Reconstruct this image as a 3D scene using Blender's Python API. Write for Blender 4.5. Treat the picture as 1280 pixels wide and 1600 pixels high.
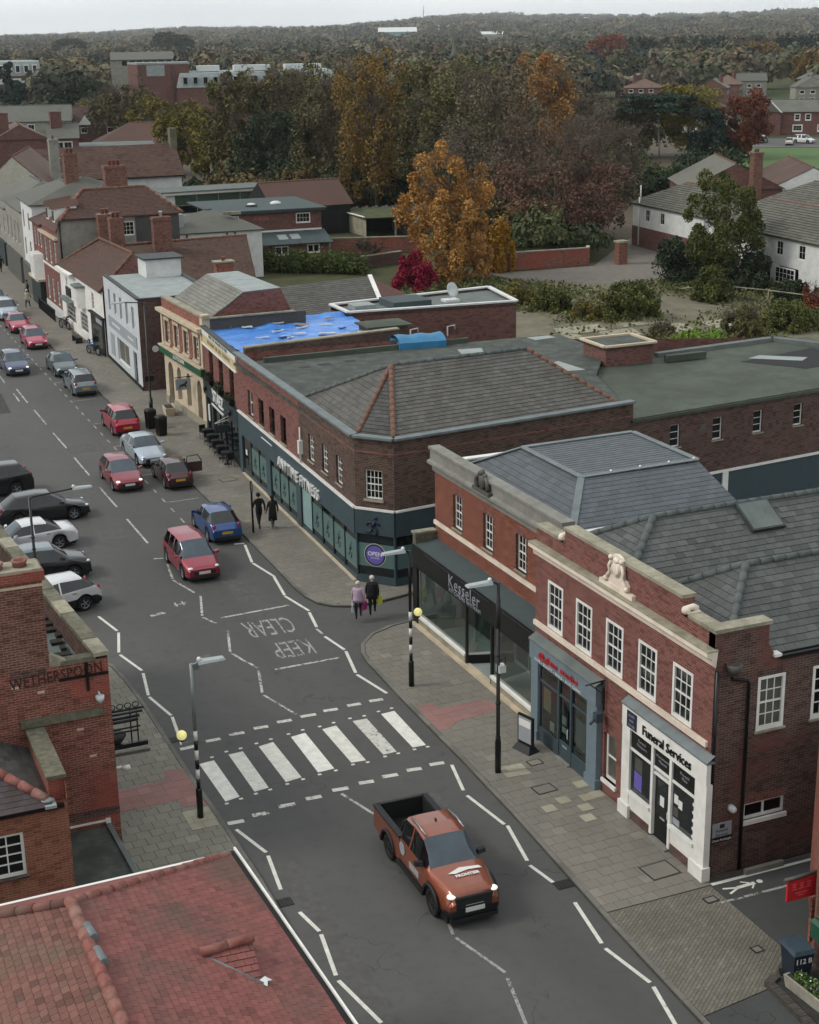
import bpy, bmesh, math, random
import numpy as np
from mathutils import Matrix, Vector
for _o in list(bpy.data.objects): bpy.data.objects.remove(_o)
SC = bpy.context.scene
COL = SC.collection
# ------------------------------------------------------------------ camera
CAM_H = 23.0
F_PX, PITCH, ROLL, YAW = 2380.8, math.radians(17.4986), math.radians(-.9345), math.radians(22.858)
_F = Vector((math.sin(YAW)*math.cos(PITCH), math.cos(YAW)*math.cos(PITCH), -math.sin(PITCH)))
_R = Vector((math.cos(YAW), -math.sin(YAW), 0)); _U = _R.cross(_F)
_A = math.cos(ROLL)*_R + math.sin(ROLL)*_U
_B = -math.sin(ROLL)*_R + math.cos(ROLL)*_U
cd = bpy.data.cameras.new('camera'); cam = bpy.data.objects.new('camera', cd); COL.objects.link(cam)
cd.sensor_fit = 'VERTICAL'; cd.sensor_height = 24.0; cd.lens = 24.0*F_PX/1600.0
cd.clip_start = 0.5; cd.clip_end = 30000
cam.matrix_world = Matrix(((_A.x, _B.x, -_F.x, 0), (_A.y, _B.y, -_F.y, 0), (_A.z, _B.z, -_F.z, CAM_H), (0, 0, 0, 1)))
SC.camera = cam
CAMP = np.array([0, 0, CAM_H]); CA = np.array(_A); CB = np.array(_B); CF = np.array(_F)
def infront(p, m=0.06):
    """is a world point inside the picture (with a margin)? used only to decide which pieces become separate objects"""
    v = np.array(p)-CAMP; zc = v@CF
    if zc < 1: return False
    x = F_PX*(v@CA)/zc/640; y = F_PX*(v@CB)/zc/800
    return abs(x) < 1+m and abs(y) < 1+m
# ------------------------------------------------------------------ sky and sun (overcast)
SUN_EL, SUN_AZ = math.radians(42), math.radians(285)
w = bpy.data.worlds.new('World'); SC.world = w; w.use_nodes = True
nt = w.node_tree; nt.nodes.clear()
out = nt.nodes.new('ShaderNodeOutputWorld'); bg = nt.nodes.new('ShaderNodeBackground')
sky = nt.nodes.new('ShaderNodeTexSky'); sky.sky_type = 'NISHITA'; sky.sun_disc = False
sky.sun_elevation = SUN_EL; sky.sun_rotation = SUN_AZ; sky.dust_density = 6; sky.air_density = 1.0
mx = nt.nodes.new('ShaderNodeMix'); mx.data_type = 'RGBA'; mx.inputs[0].default_value = 0.9
tc = nt.nodes.new('ShaderNodeTexCoord'); nz = nt.nodes.new('ShaderNodeTexNoise')
mp = nt.nodes.new('ShaderNodeMapping'); mp.inputs['Scale'].default_value = (1.2, 1.2, 5)
nz.inputs['Scale'].default_value = 2.2; nz.inputs['Detail'].default_value = 5; nz.inputs['Roughness'].default_value = .55
cr = nt.nodes.new('ShaderNodeValToRGB')
cr.color_ramp.elements[0].position = .3; cr.color_ramp.elements[0].color = (7.9, 8.4, 8.65, 1)
cr.color_ramp.elements[1].position = .7; cr.color_ramp.elements[1].color = (9.9, 10.2, 10.3, 1)
nt.links.new(tc.outputs['Generated'], mp.inputs[0]); nt.links.new(mp.outputs[0], nz.inputs['Vector'])
nt.links.new(nz.outputs[0], cr.inputs[0])
nt.links.new(sky.outputs[0], mx.inputs[6]); nt.links.new(cr.outputs[0], mx.inputs[7])
nt.links.new(mx.outputs[2], bg.inputs[0]); bg.inputs[1].default_value = 0.1
nt.links.new(bg.outputs[0], out.inputs[0])
sd = bpy.data.lights.new('sun', 'SUN'); sd.energy = 1.45; sd.angle = math.radians(14); sd.color = (1, .96, .9)
sun = bpy.data.objects.new('sun', sd); COL.objects.link(sun)
_sd = Vector((math.sin(SUN_AZ)*math.cos(SUN_EL), math.cos(SUN_AZ)*math.cos(SUN_EL), math.sin(SUN_EL)))
sun.rotation_euler = _sd.to_track_quat('Z', 'Y').to_euler(); sun.location = (0, -40, 120)
SC.view_settings.view_transform = 'Standard'; SC.view_settings.look = 'None'
SC.view_settings.exposure = 0.22; SC.view_settings.gamma = 1.0; SC.view_settings.use_curve_mapping = False
SC.render.engine = 'CYCLES'
SC.cycles.max_bounces = 4; SC.cycles.diffuse_bounces = 2; SC.cycles.glossy_bounces = 2
SC.cycles.transmission_bounces = 3; SC.cycles.transparent_max_bounces = 8; SC.cycles.volume_bounces = 0
SC.cycles.use_denoising = True; SC.cycles.use_adaptive_sampling = True; SC.cycles.adaptive_threshold = 0.02
random.seed(7); RNG = np.random.default_rng(7)
I4 = Matrix.Identity(4)
# ------------------------------------------------------------------ materials
def lin(c):
    if isinstance(c, str):
        c = tuple(int(c[i:i+2], 16) for i in (0, 2, 4))
    return tuple(((v/255)/12.92 if v/255 <= .04045 else ((v/255+.055)/1.055)**2.4) for v in c)
MATS = {}
class NG:
    def __init__(s, name):
        s.m = bpy.data.materials.new(name); s.m.use_nodes = True
        s.n = s.m.node_tree.nodes; s.l = s.m.node_tree.links
        s.b = s.n['Principled BSDF']
        MATS[name] = s.m
    def new(s, t, **k):
        x = s.n.new(t)
        for a, v in k.items(): setattr(x, a, v)
        return x
    def link(s, a, b): s.l.new(a, b)
    def coord(s, kind='Object'):
        if kind == 'World':
            return s.new('ShaderNodeNewGeometry').outputs['Position']
        return s.new('ShaderNodeTexCoord').outputs[kind]
    def noise(s, vec, scale, detail=3, rough=.55, stretch=None):
        if stretch:
            mp = s.new('ShaderNodeMapping'); mp.inputs['Scale'].default_value = stretch; s.link(vec, mp.inputs[0]); vec = mp.outputs[0]
        n = s.new('ShaderNodeTexNoise'); n.inputs['Scale'].default_value = scale; n.inputs['Detail'].default_value = detail
        n.inputs['Roughness'].default_value = rough; s.link(vec, n.inputs['Vector']); return n.outputs['Fac']
    def ramp(s, fac, stops):
        r = s.new('ShaderNodeValToRGB'); e = r.color_ramp.elements
        while len(e) < len(stops): e.new(.5)
        for q, (p, c) in zip(e, stops): q.position = p; q.color = (*c, 1) if len(c) == 3 else c
        s.link(fac, r.inputs[0]); return r.outputs[0]
    def mix(s, fac, a, b, mode='MIX'):
        x = s.new('ShaderNodeMix', data_type='RGBA', blend_type=mode)
        for i, v in ((0, fac), (6, a), (7, b)):
            if hasattr(v, 'links') or hasattr(v, 'is_linked'): s.link(v, x.inputs[i])
            elif i == 0: x.inputs[0].default_value = v
            else: x.inputs[i].default_value = (*v, 1)
        return x.outputs[2]
    def math(s, op, a, b=None, c=None):
        x = s.new('ShaderNodeMath', operation=op)
        for i, v in enumerate((a, b, c)):
            if v is None: continue
            if hasattr(v, 'is_linked'): s.link(v, x.inputs[i])
            else: x.inputs[i].default_value = v
        return x.outputs[0]
    def rnd(s):
        """a number that differs from piece to piece, joined or not"""
        g = s.new('ShaderNodeNewGeometry'); o = s.new('ShaderNodeObjectInfo')
        return s.math('FRACT', s.math('ADD', g.outputs['Random Per Island'], s.math('MULTIPLY', o.outputs['Random'], 7.31)))
    def color(s, c):
        if hasattr(c, 'is_linked'): s.link(c, s.b.inputs['Base Color'])
        else: s.b.inputs['Base Color'].default_value = (*c, 1)
    def bump(s, h, strength=.3, dist=.02):
        x = s.new('ShaderNodeBump'); x.inputs['Strength'].default_value = strength; x.inputs['Distance'].default_value = dist
        s.link(h, x.inputs['Height']); s.link(x.outputs[0], s.b.inputs['Normal'])
    def rough(s, v): s.b.inputs['Roughness'].default_value = v
    def spec(s, v): s.b.inputs['Specular IOR Level'].default_value = v
def hexmul(c, k): return tuple(min(1, v*k) for v in c)
def plain(name, c, rough=.6, metal=0, var=.18, scale=3., bump=0, rnd=0, spec=.4, coat=0, dirt=None):
    """a painted or cast surface: base colour with uneven tone, a little relief"""
    if name in MATS: return MATS[name]
    g = NG(name); c = lin(c) if isinstance(c, str) else c
    g.rough(rough); g.b.inputs['Metallic'].default_value = metal; g.spec(spec)
    if coat: g.b.inputs['Coat Weight'].default_value = coat; g.b.inputs['Coat Roughness'].default_value = .06
    v = g.coord(); col = c
    if var:
        n = g.noise(v, scale, 5, .6)
        col = g.ramp(n, [(.3, hexmul(c, 1-var)), (.7, hexmul(c, 1+var))])
        if bump: g.bump(g.noise(v, scale*6, 3), bump, .01)
    if dirt:
        n2 = g.noise(g.coord('World'), 1.3, 6, .65)
        col = g.mix(g.ramp(n2, [(.45, (0, 0, 0)), (.75, (dirt[1],)*3)]), col, lin(dirt[0]))
    if rnd:
        r = g.rnd(); f = g.math('ADD', g.math('MULTIPLY', r, 2*rnd), 1-rnd)
        cm = g.new('ShaderNodeCombineXYZ')
        for i in range(3): g.link(f, cm.inputs[i])
        col = g.mix(1.0, col, cm.outputs[0], 'MULTIPLY')
    g.color(col); return g.m
def brick(name, c1, c2, mortar, patch=None, soot=.35, bw=.225, bh=.075, mort=.016):
    if name in MATS: return MATS[name]
    g = NG(name); c1, c2, mortar = lin(c1), lin(c2), lin(mortar)
    v = g.coord(); sp = g.new('ShaderNodeSeparateXYZ'); g.link(v, sp.inputs[0])
    cb = g.new('ShaderNodeCombineXYZ'); g.link(g.math('ADD', sp.outputs[0], sp.outputs[1]), cb.inputs[0]); g.link(sp.outputs[2], cb.inputs[1])
    b = g.new('ShaderNodeTexBrick'); b.inputs['Scale'].default_value = 1
    b.inputs['Color1'].default_value = (*c1, 1); b.inputs['Color2'].default_value = (*c2, 1); b.inputs['Mortar'].default_value = (*mortar, 1)
    b.inputs['Mortar Size'].default_value = mort/2; b.inputs['Mortar Smooth'].default_value = .2; b.inputs['Bias'].default_value = 0
    b.inputs['Brick Width'].default_value = bw; b.inputs['Row Height'].default_value = bh
    g.link(cb.outputs[0], b.inputs['Vector'])
    # bricks of a darker batch, picked cell by cell
    wn = g.new('ShaderNodeTexWhiteNoise', noise_dimensions='2D')
    q = g.new('ShaderNodeVectorMath', operation='SNAP'); q.inputs[1].default_value = (bw, bh, 1); g.link(cb.outputs[0], q.inputs[0]); g.link(q.outputs[0], wn.inputs['Vector'])
    col = g.mix(g.ramp(wn.outputs['Value'], [(.55, (0, 0, 0)), (.95, (.65,)*3)]), b.outputs['Color'], hexmul(c2, .55))
    n = g.noise(v, .7, 5, .65)
    col = g.mix(g.ramp(n, [(.4, (0, 0, 0)), (.72, (soot,)*3)]), col, hexmul(c2, .42))
    if patch:
        n2 = g.noise(v, .33, 3, .5)
        col = g.mix(g.ramp(n2, [(.52, (0, 0, 0)), (.6, (.6,)*3)]), col, lin(patch))
    n3 = g.noise(v, 1.7, 6, .7, (1.6, 1.6, .35))
    col = g.mix(g.ramp(n3, [(.55, (0, 0, 0)), (.8, (.3,)*3)]), col, hexmul(mortar, .8))
    g.color(col); g.rough(.9); g.spec(.2); g.bump(b.outputs['Fac'], -.35, .01)
    return g.m
def tiles(name, c1, c2, moss=None, mossamt=.5, dark=.5, rough=.8, mscale=.35):
    """roof tile or slate: tone differs tile by tile, with weathering over the whole slope"""
    if name in MATS: return MATS[name]
    g = NG(name); c1, c2 = lin(c1), lin(c2)
    r = g.rnd(); wp = g.coord('World')
    col = g.mix(r, c1, c2)
    col = g.mix(g.ramp(g.math('FRACT', g.math('MULTIPLY', r, 13.7)), [(.8, (0, 0, 0)), (.95, (dark,)*3)]), col, hexmul(c1, .35))
    n = g.noise(wp, 5, 5, .7); col = g.mix(g.ramp(n, [(.35, (.4,)*3), (.65, (0, 0, 0))]), col, hexmul(c2, .5))
    if moss:
        n2 = g.noise(wp, mscale, 6, .62)
        col = g.mix(g.ramp(n2, [(.46, (0, 0, 0)), (.66, (mossamt,)*3)]), col, lin(moss))
    g.color(col); g.rough(rough); g.spec(.35); g.bump(g.noise(wp, 30, 3), .25, .01)
    return g.m
def glass(name, c='0b0f12', rough=.06, spec=.6):
    if name in MATS: return MATS[name]
    g = NG(name); g.rough(rough); g.spec(spec)
    n = g.noise(g.coord('World'), 1.1, 2); g.color(g.ramp(n, [(.3, hexmul(lin(c), .7)), (.7, hexmul(lin(c), 1.6))])); return g.m
def clear_glass(name, tint='c8d2d0', refl=.06):
    if name in MATS: return MATS[name]
    g = NG(name); o = g.n['Material Output']
    t = g.new('ShaderNodeBsdfTransparent'); t.inputs[0].default_value = (*lin(tint), 1)
    gl = g.new('ShaderNodeBsdfGlossy'); gl.inputs['Roughness'].default_value = .03; gl.inputs[0].default_value = (1, 1, 1, 1)
    fr = g.new('ShaderNodeFresnel'); fr.inputs[0].default_value = 1.5
    m = g.new('ShaderNodeMixShader'); gm = g.new('ShaderNodeNewGeometry'); g.link(g.math('MULTIPLY', g.math('ADD', fr.outputs[0], refl), g.math('SUBTRACT', 1.0, gm.outputs['Backfacing'])), m.inputs[0]); g.link(t.outputs[0], m.inputs[1]); g.link(gl.outputs[0], m.inputs[2])
    g.link(m.outputs[0], o.inputs['Surface']); return g.m
def carpaint(name, c, metal=.35):
    if name in MATS: return MATS[name]
    g = NG(name); c = lin(c); g.b.inputs['Metallic'].default_value = metal; g.rough(.32)
    g.b.inputs['Coat Weight'].default_value = .8; g.b.inputs['Coat Roughness'].default_value = .05
    n = g.noise(g.coord(), 2.3, 5, .6); g.color(g.ramp(n, [(.3, hexmul(c, .86)), (.75, hexmul(c, 1.1))])); return g.m
def emit(name, c, s):
    if name in MATS: return MATS[name]
    g = NG(name); g.color(lin(c)); g.b.inputs['Emission Color'].default_value = (*lin(c), 1); g.b.inputs['Emission Strength'].default_value = s; return g.m
# ------------------------------------------------------------------ objects
W = {}
def _reg(o, parent, M):
    o.parent = parent; W[o] = M
    o.matrix_basis = (W[parent].inverted() @ M) if parent else M
    COL.objects.link(o); return o
def thing(name, label, cat, loc=(0, 0, 0), rz=0, group=None, M=None):
    o = bpy.data.objects.new(name, None); o.empty_display_size = .2
    o['label'] = label; o['category'] = cat
    if group: o['group'] = group
    return _reg(o, None, M if M is not None else Matrix.Translation(loc) @ Matrix.Rotation(rz, 4, 'Z'))
def tag(o, label, cat, group=None):
    o['label'] = label; o['category'] = cat
    if group: o['group'] = group
    return o
def struct(o): o['kind'] = 'structure'; return o
def obj(name, mesh, parent=None, M=I4, kind=None, label=None):
    o = bpy.data.objects.new(name, mesh); _reg(o, parent, M)
    if kind: o['kind'] = kind
    if label: o['label'] = label
    return o
def T(x, y, z): return Matrix.Translation((x, y, z))
def RZ(a): return Matrix.Rotation(a, 4, 'Z')
def frame(a, b, z=0):
    """facade frame: origin at ground point a, local x towards b, local y into the building, z up"""
    d = Vector((b[0]-a[0], b[1]-a[1], 0)).normalized(); n = Vector((-d.y, d.x, 0))
    return Matrix(((d.x, n.x, 0, a[0]), (d.y, n.y, 0, a[1]), (0, 0, 1, z), (0, 0, 0, 1)))
def plen(a, b): return math.hypot(b[0]-a[0], b[1]-a[1])
class MB:
    def __init__(s): s.v = []; s.f = []; s.s = []
    def add(s, vs, fs, smooth=False):
        k = len(s.v); s.v += [tuple(p) for p in vs]; s.f += [tuple(i+k for i in f) for f in fs]; s.s += [smooth]*len(fs); return s
    def box(s, x0, x1, y0, y1, z0, z1):
        return s.add([(x0, y0, z0), (x1, y0, z0), (x1, y1, z0), (x0, y1, z0), (x0, y0, z1), (x1, y0, z1), (x1, y1, z1), (x0, y1, z1)],
                     [(0, 3, 2, 1), (4, 5, 6, 7), (0, 1, 5, 4), (1, 2, 6, 5), (2, 3, 7, 6), (3, 0, 4, 7)])
    def hexa(s, p):  # 8 points: bottom 4, top 4
        return s.add(p, [(0, 3, 2, 1), (4, 5, 6, 7), (0, 1, 5, 4), (1, 2, 6, 5), (2, 3, 7, 6), (3, 0, 4, 7)])
    def quad(s, *p): return s.add(p, [tuple(range(len(p)))])
    def prism(s, poly, z0, z1):
        n = len(poly); a = sum(poly[i][0]*poly[(i+1) % n][1]-poly[(i+1) % n][0]*poly[i][1] for i in range(n))
        if a < 0: poly = poly[::-1]
        zz0 = z0 if hasattr(z0, '__len__') else [z0]*n; zz1 = z1 if hasattr(z1, '__len__') else [z1]*n
        return s.add([(p[0], p[1], z) for p, z in zip(poly, zz0)]+[(p[0], p[1], z) for p, z in zip(poly, zz1)],
                     [tuple(range(n))[::-1], tuple(range(n, 2*n))]+[(i, (i+1) % n, n+(i+1) % n, n+i) for i in range(n)])
    def slab(s, pts, t, n=None):
        """polygon in space given thickness t along -normal"""
        P = [Vector(p) for p in pts]
        if n is None:
            n = Vector((0, 0, 0))
            for i in range(len(P)): n += P[i].cross(P[(i+1) % len(P)])
            n.normalize()
        k = len(P)
        return s.add(P+[p-n*t for p in P], [tuple(range(k)), tuple(range(2*k-1, k-1, -1))]+[(i, k+i, k+(i+1) % k, (i+1) % k) for i in range(k)])
    def tube(s, path, r, n=8, caps=True, smooth=True):
        P = [Vector(p) for p in path]; R = r if hasattr(r, '__len__') else [r]*len(P); k = len(s.v); up = Vector((0, 0, 1))
        last = None
        for i, p in enumerate(P):
            d = (P[min(i+1, len(P)-1)]-P[max(i-1, 0)]).normalized()
            a = d.cross(up) if abs(d.z) < .95 else d.cross(Vector((1, 0, 0)))
            if last is not None:
                a2 = last-d*last.dot(d)
                if a2.length > 1e-4: a = a2
            a.normalize(); last = a; b = d.cross(a)
            for j in range(n):
                t = 2*math.pi*j/n; s.v.append(tuple(p+(a*math.cos(t)+b*math.sin(t))*R[i]))
        for i in range(len(P)-1):
            for j in range(n):
                s.f.append((k+i*n+j, k+i*n+(j+1) % n, k+(i+1)*n+(j+1) % n, k+(i+1)*n+j)); s.s.append(smooth)
        if caps:
            s.f.append(tuple(k+j for j in range(n))[::-1]); s.s.append(False)
            s.f.append(tuple(k+(len(P)-1)*n+j for j in range(n))); s.s.append(False)
        return s
    def lathe(s, prof, n=12, c=(0, 0, 0), smooth=True):
        k = len(s.v)
        for r, z in prof:
            for j in range(n):
                t = 2*math.pi*j/n; s.v.append((c[0]+r*math.cos(t), c[1]+r*math.sin(t), c[2]+z))
        for i in range(len(prof)-1):
            for j in range(n):
                s.f.append((k+i*n+j, k+i*n+(j+1) % n, k+(i+1)*n+(j+1) % n, k+(i+1)*n+j)); s.s.append(smooth)
        s.f.append(tuple(k+j for j in range(n))[::-1]); s.s.append(False)
        s.f.append(tuple(k+(len(prof)-1)*n+j for j in range(n))); s.s.append(False)
        return s
    def ball(s, c, r, n=12, m=8, sc=(1, 1, 1)):
        k = len(s.v)
        for i in range(m+1):
            a = math.pi*i/m
            for j in range(n):
                t = 2*math.pi*j/n; s.v.append((c[0]+sc[0]*r*math.sin(a)*math.cos(t), c[1]+sc[1]*r*math.sin(a)*math.sin(t), c[2]-sc[2]*r*math.cos(a)))
        for i in range(m):
            for j in range(n): s.f.append((k+i*n+j, k+i*n+(j+1) % n, k+(i+1)*n+(j+1) % n, k+(i+1)*n+j)); s.s.append(True)
        return s
    def xf(s, M, start=0):
        s.v[start:] = [tuple(M @ Vector(p)) for p in s.v[start:]]; return s
    def mesh(s, name, mat):
        m = bpy.data.meshes.new(name); m.from_pydata(s.v, [], s.f)
        m.polygons.foreach_set('use_smooth', s.s)
        if mat: m.materials.append(MATS[mat] if isinstance(mat, str) else mat)
        return m
    def build(s, name, mat, parent=None, M=I4, kind=None, label=None):
        return obj(name, s.mesh(name, mat), parent, M, kind, label)
def local(parent, M=I4): return W[parent] @ M
TXT = {}
def text_mesh(txt, size, mat, depth=.012, spacing=1.0, shear=0, bold=0, align='CENTER'):
    key = (txt, size, str(mat), depth, spacing, shear, bold, align)
    if key in TXT: return TXT[key]
    c = bpy.data.curves.new('lettering', 'FONT'); c.body = txt; c.size = size; c.extrude = depth; c.space_character = spacing
    c.shear = shear; c.offset = bold; c.align_x = align; c.align_y = 'CENTER'; c.resolution_u = 2
    o = bpy.data.objects.new('lettering', c); COL.objects.link(o)
    dg = bpy.context.evaluated_depsgraph_get(); dg.update()
    m = bpy.data.meshes.new_from_object(o.evaluated_get(dg), depsgraph=dg)
    bpy.data.objects.remove(o); bpy.data.curves.remove(c)
    m.materials.clear(); m.materials.append(MATS[mat] if isinstance(mat, str) else mat); TXT[key] = m; return m
TEXTUP = Matrix(((1, 0, 0, 0), (0, 0, -1, 0), (0, 1, 0, 0), (0, 0, 0, 1)))   # lying text -> standing on a facade, facing local -y
def lettering(txt, size, mat, parent, M, **k):
    return obj('lettering', text_mesh(txt, size, mat, **k), parent, M @ TEXTUP)
def lfit(txt, w, h, mat, parent, M, **k):
    m = text_mesh(txt, 1.0, mat, **k); xs = [v.co.x for v in m.vertices]; ys = [v.co.y for v in m.vertices]; sx, sy = w/(max(xs)-min(xs)), h/(max(ys)-min(ys))
    return obj('lettering', m, parent, M @ TEXTUP @ Matrix.Diagonal((sx, sy, 1, 1)) @ T(-(max(xs)+min(xs))/2, -(max(ys)+min(ys))/2, 0))
def clip(poly, rect):
    """clip a convex/concave polygon 'rect' piece by convex polygon poly (2d, ccw)"""
    out = rect
    n = len(poly)
    for i in range(n):
        a, b = poly[i], poly[(i+1) % n]; res = []
        def side(p): return (b[0]-a[0])*(p[1]-a[1])-(b[1]-a[1])*(p[0]-a[0])
        for j in range(len(out)):
            p, q = out[j], out[(j+1) % len(out)]; sp, sq = side(p), side(q)
            if sp >= 0: res.append(p)
            if (sp > 0 > sq) or (sp < 0 < sq):
                t = sp/(sp-sq); res.append((p[0]+(q[0]-p[0])*t, p[1]+(q[1]-p[1])*t))
        out = res
        if len(out) < 3: return []
    return out
def parea(p): return .5*sum(p[i][0]*p[(i+1) % len(p)][1]-p[(i+1) % len(p)][0]*p[i][1] for i in range(len(p)))
def cover(parent, name, poly3, tw, th, thick, mat, gap=.006, tilt=0, bond=.5, jit=.0, single=280, holes=(), udir=None, ragged=0., backing=None, kind='stuff', maxd=1e9, rest=True):
    """lay a plane polygon with separate pieces (tiles, slates, slabs) of width tw and course th.
    udir = direction of a course; courses climb at right angles to it. Whole pieces nearest the camera become objects of
    their own (sharing one mesh), everything else is joined in one part."""
    P = [Vector(p) for p in poly3]
    n = Vector((0, 0, 0))
    for i in range(len(P)): n += (P[i]-P[0]).cross(P[(i+1) % len(P)]-P[0])
    n.normalize()
    if n.z < 0: n = -n; P = P[::-1]
    u = Vector(udir) if udir is not None else Vector((0, 0, 1)).cross(n)
    u = (u-n*u.dot(n)).normalized(); v = n.cross(u)
    if v.z < 0 or (abs(v.z) < 1e-6 and udir is None): pass
    O = P[0]
    q = [((p-O).dot(u), (p-O).dot(v)) for p in P]
    if parea(q) < 0: q = q[::-1]
    hs = [[((Vector(p)-O).dot(u), (Vector(p)-O).dot(v)) for p in h] for h in holes]
    u0, u1 = min(p[0] for p in q), max(p[0] for p in q); v0, v1 = min(p[1] for p in q), max(p[1] for p in q)
    Mp = Matrix(((u.x, v.x, n.x, O.x), (u.y, v.y, n.y, O.y), (u.z, v.z, n.z, O.z), (0, 0, 0, 1)))
    whole, cut = [], []
    rs = random.Random(len(name)*31+int(tw*1000)+int(abs(O.x*7+O.y*3)))
    full = (tw-gap)*(th-gap)
    r = 0; y = v0
    while y < v1:
        off = (r % 2)*bond*tw+ (rs.uniform(-jit, jit)*tw if jit else 0)
        x = u0-tw+off
        while x < u1:
            rect = [(x+gap/2, y+gap/2), (x+tw-gap/2, y+gap/2), (x+tw-gap/2, y+th-gap/2), (x+gap/2, y+th-gap/2)]
            c = clip(rect, q)
            if len(c) >= 3:
                a = parea(c)
                cx, cy = x+tw/2, y+th/2
                inhole = False
                for h in hs:
                    ch = clip(h, rect) if parea(h) > 0 else clip(h[::-1], rect)
                    if len(ch) >= 3 and parea(ch) > .4*full: inhole = True
                if not inhole:
                    if a > .995*full: whole.append((cx, cy))
                    elif a > .04*full: cut.append(c)
            x += tw
        y += th; r += 1
    def lift(yy, y0): return -tilt*(yy-y0)
    pts = [Mp @ Vector((cx, cy, 0)) for cx, cy in whole]
    dist = [((p-Vector((0, 0, CAM_H))).length if infront(p) else 1e9) for p in pts]
    order = sorted(range(len(whole)), key=lambda i: dist[i])
    near = [i for i in order[:single] if dist[i] < min(1e8, maxd)] if single else []
    ns = set(near)
    # course profile: bottom edge (low v) stands proud when tilt > 0, so that each course overlaps the one below
    b = MB(); hx, hy = (tw-gap)/2, (th-gap)/2
    b.hexa([(-hx, -hy, 0), (hx, -hy, 0), (hx, hy, -thick*.2), (-hx, hy, -thick*.2), (-hx, -hy, thick+tilt*th), (hx, -hy, thick+tilt*th), (hx, hy, thick), (-hx, hy, thick)])
    if near:
        m = b.mesh(name, mat)
        for i in near:
            cx, cy = whole[i]
            J = Matrix.Rotation(rs.gauss(0, ragged), 4, 'Z') @ Matrix.Rotation(rs.gauss(0, ragged), 4, 'X') if ragged else I4
            obj(name, m, parent, Mp @ T(cx, cy, rs.uniform(-.1, .1)*thick) @ J)
    g = MB()
    if rest:
        for i in range(len(whole)):
            if i in ns: continue
            cx, cy = whole[i]; k = len(g.v); g.v += b.v; g.f += [tuple(a+k for a in f) for f in b.f]; g.s += b.s
            dz = rs.uniform(-.1, .1)*thick; J = rs.gauss(0, ragged) if ragged else 0
            cs, sn = math.cos(J), math.sin(J)
            g.v[k:] = [(cs*p[0]-sn*p[1]+cx, sn*p[0]+cs*p[1]+cy, p[2]+dz) for p in g.v[k:]]
        for c in cut:
            ym = min(p[1] for p in c); yb = v0+th*math.floor((ym-v0)/th+1e-6)
            k = len(c)
            g.add([(p[0], p[1], 0) for p in c]+[(p[0], p[1], thick+tilt*th*max(0, 1-(p[1]-yb)/th)) for p in c],
                  [tuple(range(k))[::-1], tuple(range(k, 2*k))]+[(i, (i+1) % k, k+(i+1) % k, k+i) for i in range(k)])
        if g.v:
            o = g.build(name, mat, parent, Mp)
            if kind: o['kind'] = kind
    if backing:
        bb = MB().slab([Mp @ Vector((p[0], p[1], -.004)) for p in q], .04, n); bb.build('underlay', backing, parent)
    return Mp
# ------------------------------------------------------------------ shared materials
def asphalt(name, c, pale):
    g = NG(name); wp = g.coord('World'); c = lin(c); pale = lin(pale)
    n1 = g.noise(wp, .16, 4, .6, (1, .35, 1)); n2 = g.noise(wp, 2.2, 6, .7); n3 = g.noise(wp, 60, 2, .6)
    col = g.mix(g.ramp(n1, [(.35, (0, 0, 0)), (.7, (1, 1, 1))]), c, pale)
    col = g.mix(g.ramp(n2, [(.5, (0, 0, 0)), (.78, (.45,)*3)]), col, hexmul(c, .55))
    col = g.mix(g.ramp(n3, [(.3, (.35,)*3), (.55, (0, 0, 0))]), col, hexmul(c, .5))
    col = g.mix(g.ramp(n3, [(.6, (0, 0, 0)), (.8, (.3,)*3)]), col, hexmul(pale, 1.8))
    v = g.new('ShaderNodeTexVoronoi', feature='DISTANCE_TO_EDGE'); v.inputs['Scale'].default_value = .28
    wv = g.new('ShaderNodeVectorMath', operation='ADD'); g.link(wp, wv.inputs[0])
    sc = g.new('ShaderNodeVectorMath', operation='SCALE'); sc.inputs['Scale'].default_value = 1.6
    nn = g.new('ShaderNodeTexNoise'); nn.inputs['Scale'].default_value = 1.1; g.link(wp, nn.inputs['Vector']); g.link(nn.outputs['Color'], sc.inputs[0]); g.link(sc.outputs[0], wv.inputs[1])
    g.link(wv.outputs[0], v.inputs['Vector'])
    crack = g.math('MULTIPLY', g.ramp(v.outputs['Distance'], [(.0, (1, 1, 1)), (.007, (0, 0, 0))]), g.ramp(g.noise(wp, .22, 3), [(.52, (0, 0, 0)), (.6, (.7,)*3)]))
    col = g.mix(crack, col, hexmul(c, .3))
    g.color(col); g.rough(.82); g.spec(.35); g.bump(n3, .3, .006); return g.m
asphalt('asphalt', '4a4a48', '575654'); asphalt('asphalt_drive', '3c3f3e', '4a4c4a')
def paint_mark(name, c, wear):
    g = NG(name); o = g.n['Material Output']; wp = g.coord('World')
    n = g.noise(wp, 7, 6, .75); n1 = g.noise(wp, .8, 3)
    g.color(g.ramp(g.noise(wp, 3.5, 5, .7), [(.3, hexmul(lin(c), .72)), (.65, lin(c))])); g.rough(.7)
    t = g.new('ShaderNodeBsdfTransparent'); m = g.new('ShaderNodeMixShader')
    f = g.ramp(g.math('ADD', n, g.math('MULTIPLY', n1, .35)), [(wear, (0, 0, 0)), (wear+.05, (1, 1, 1))])
    g.link(f, m.inputs[0]); g.link(t.outputs[0], m.inputs[1]); g.link(g.b.outputs[0], m.inputs[2]); g.link(m.outputs[0], o.inputs['Surface'])
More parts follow.
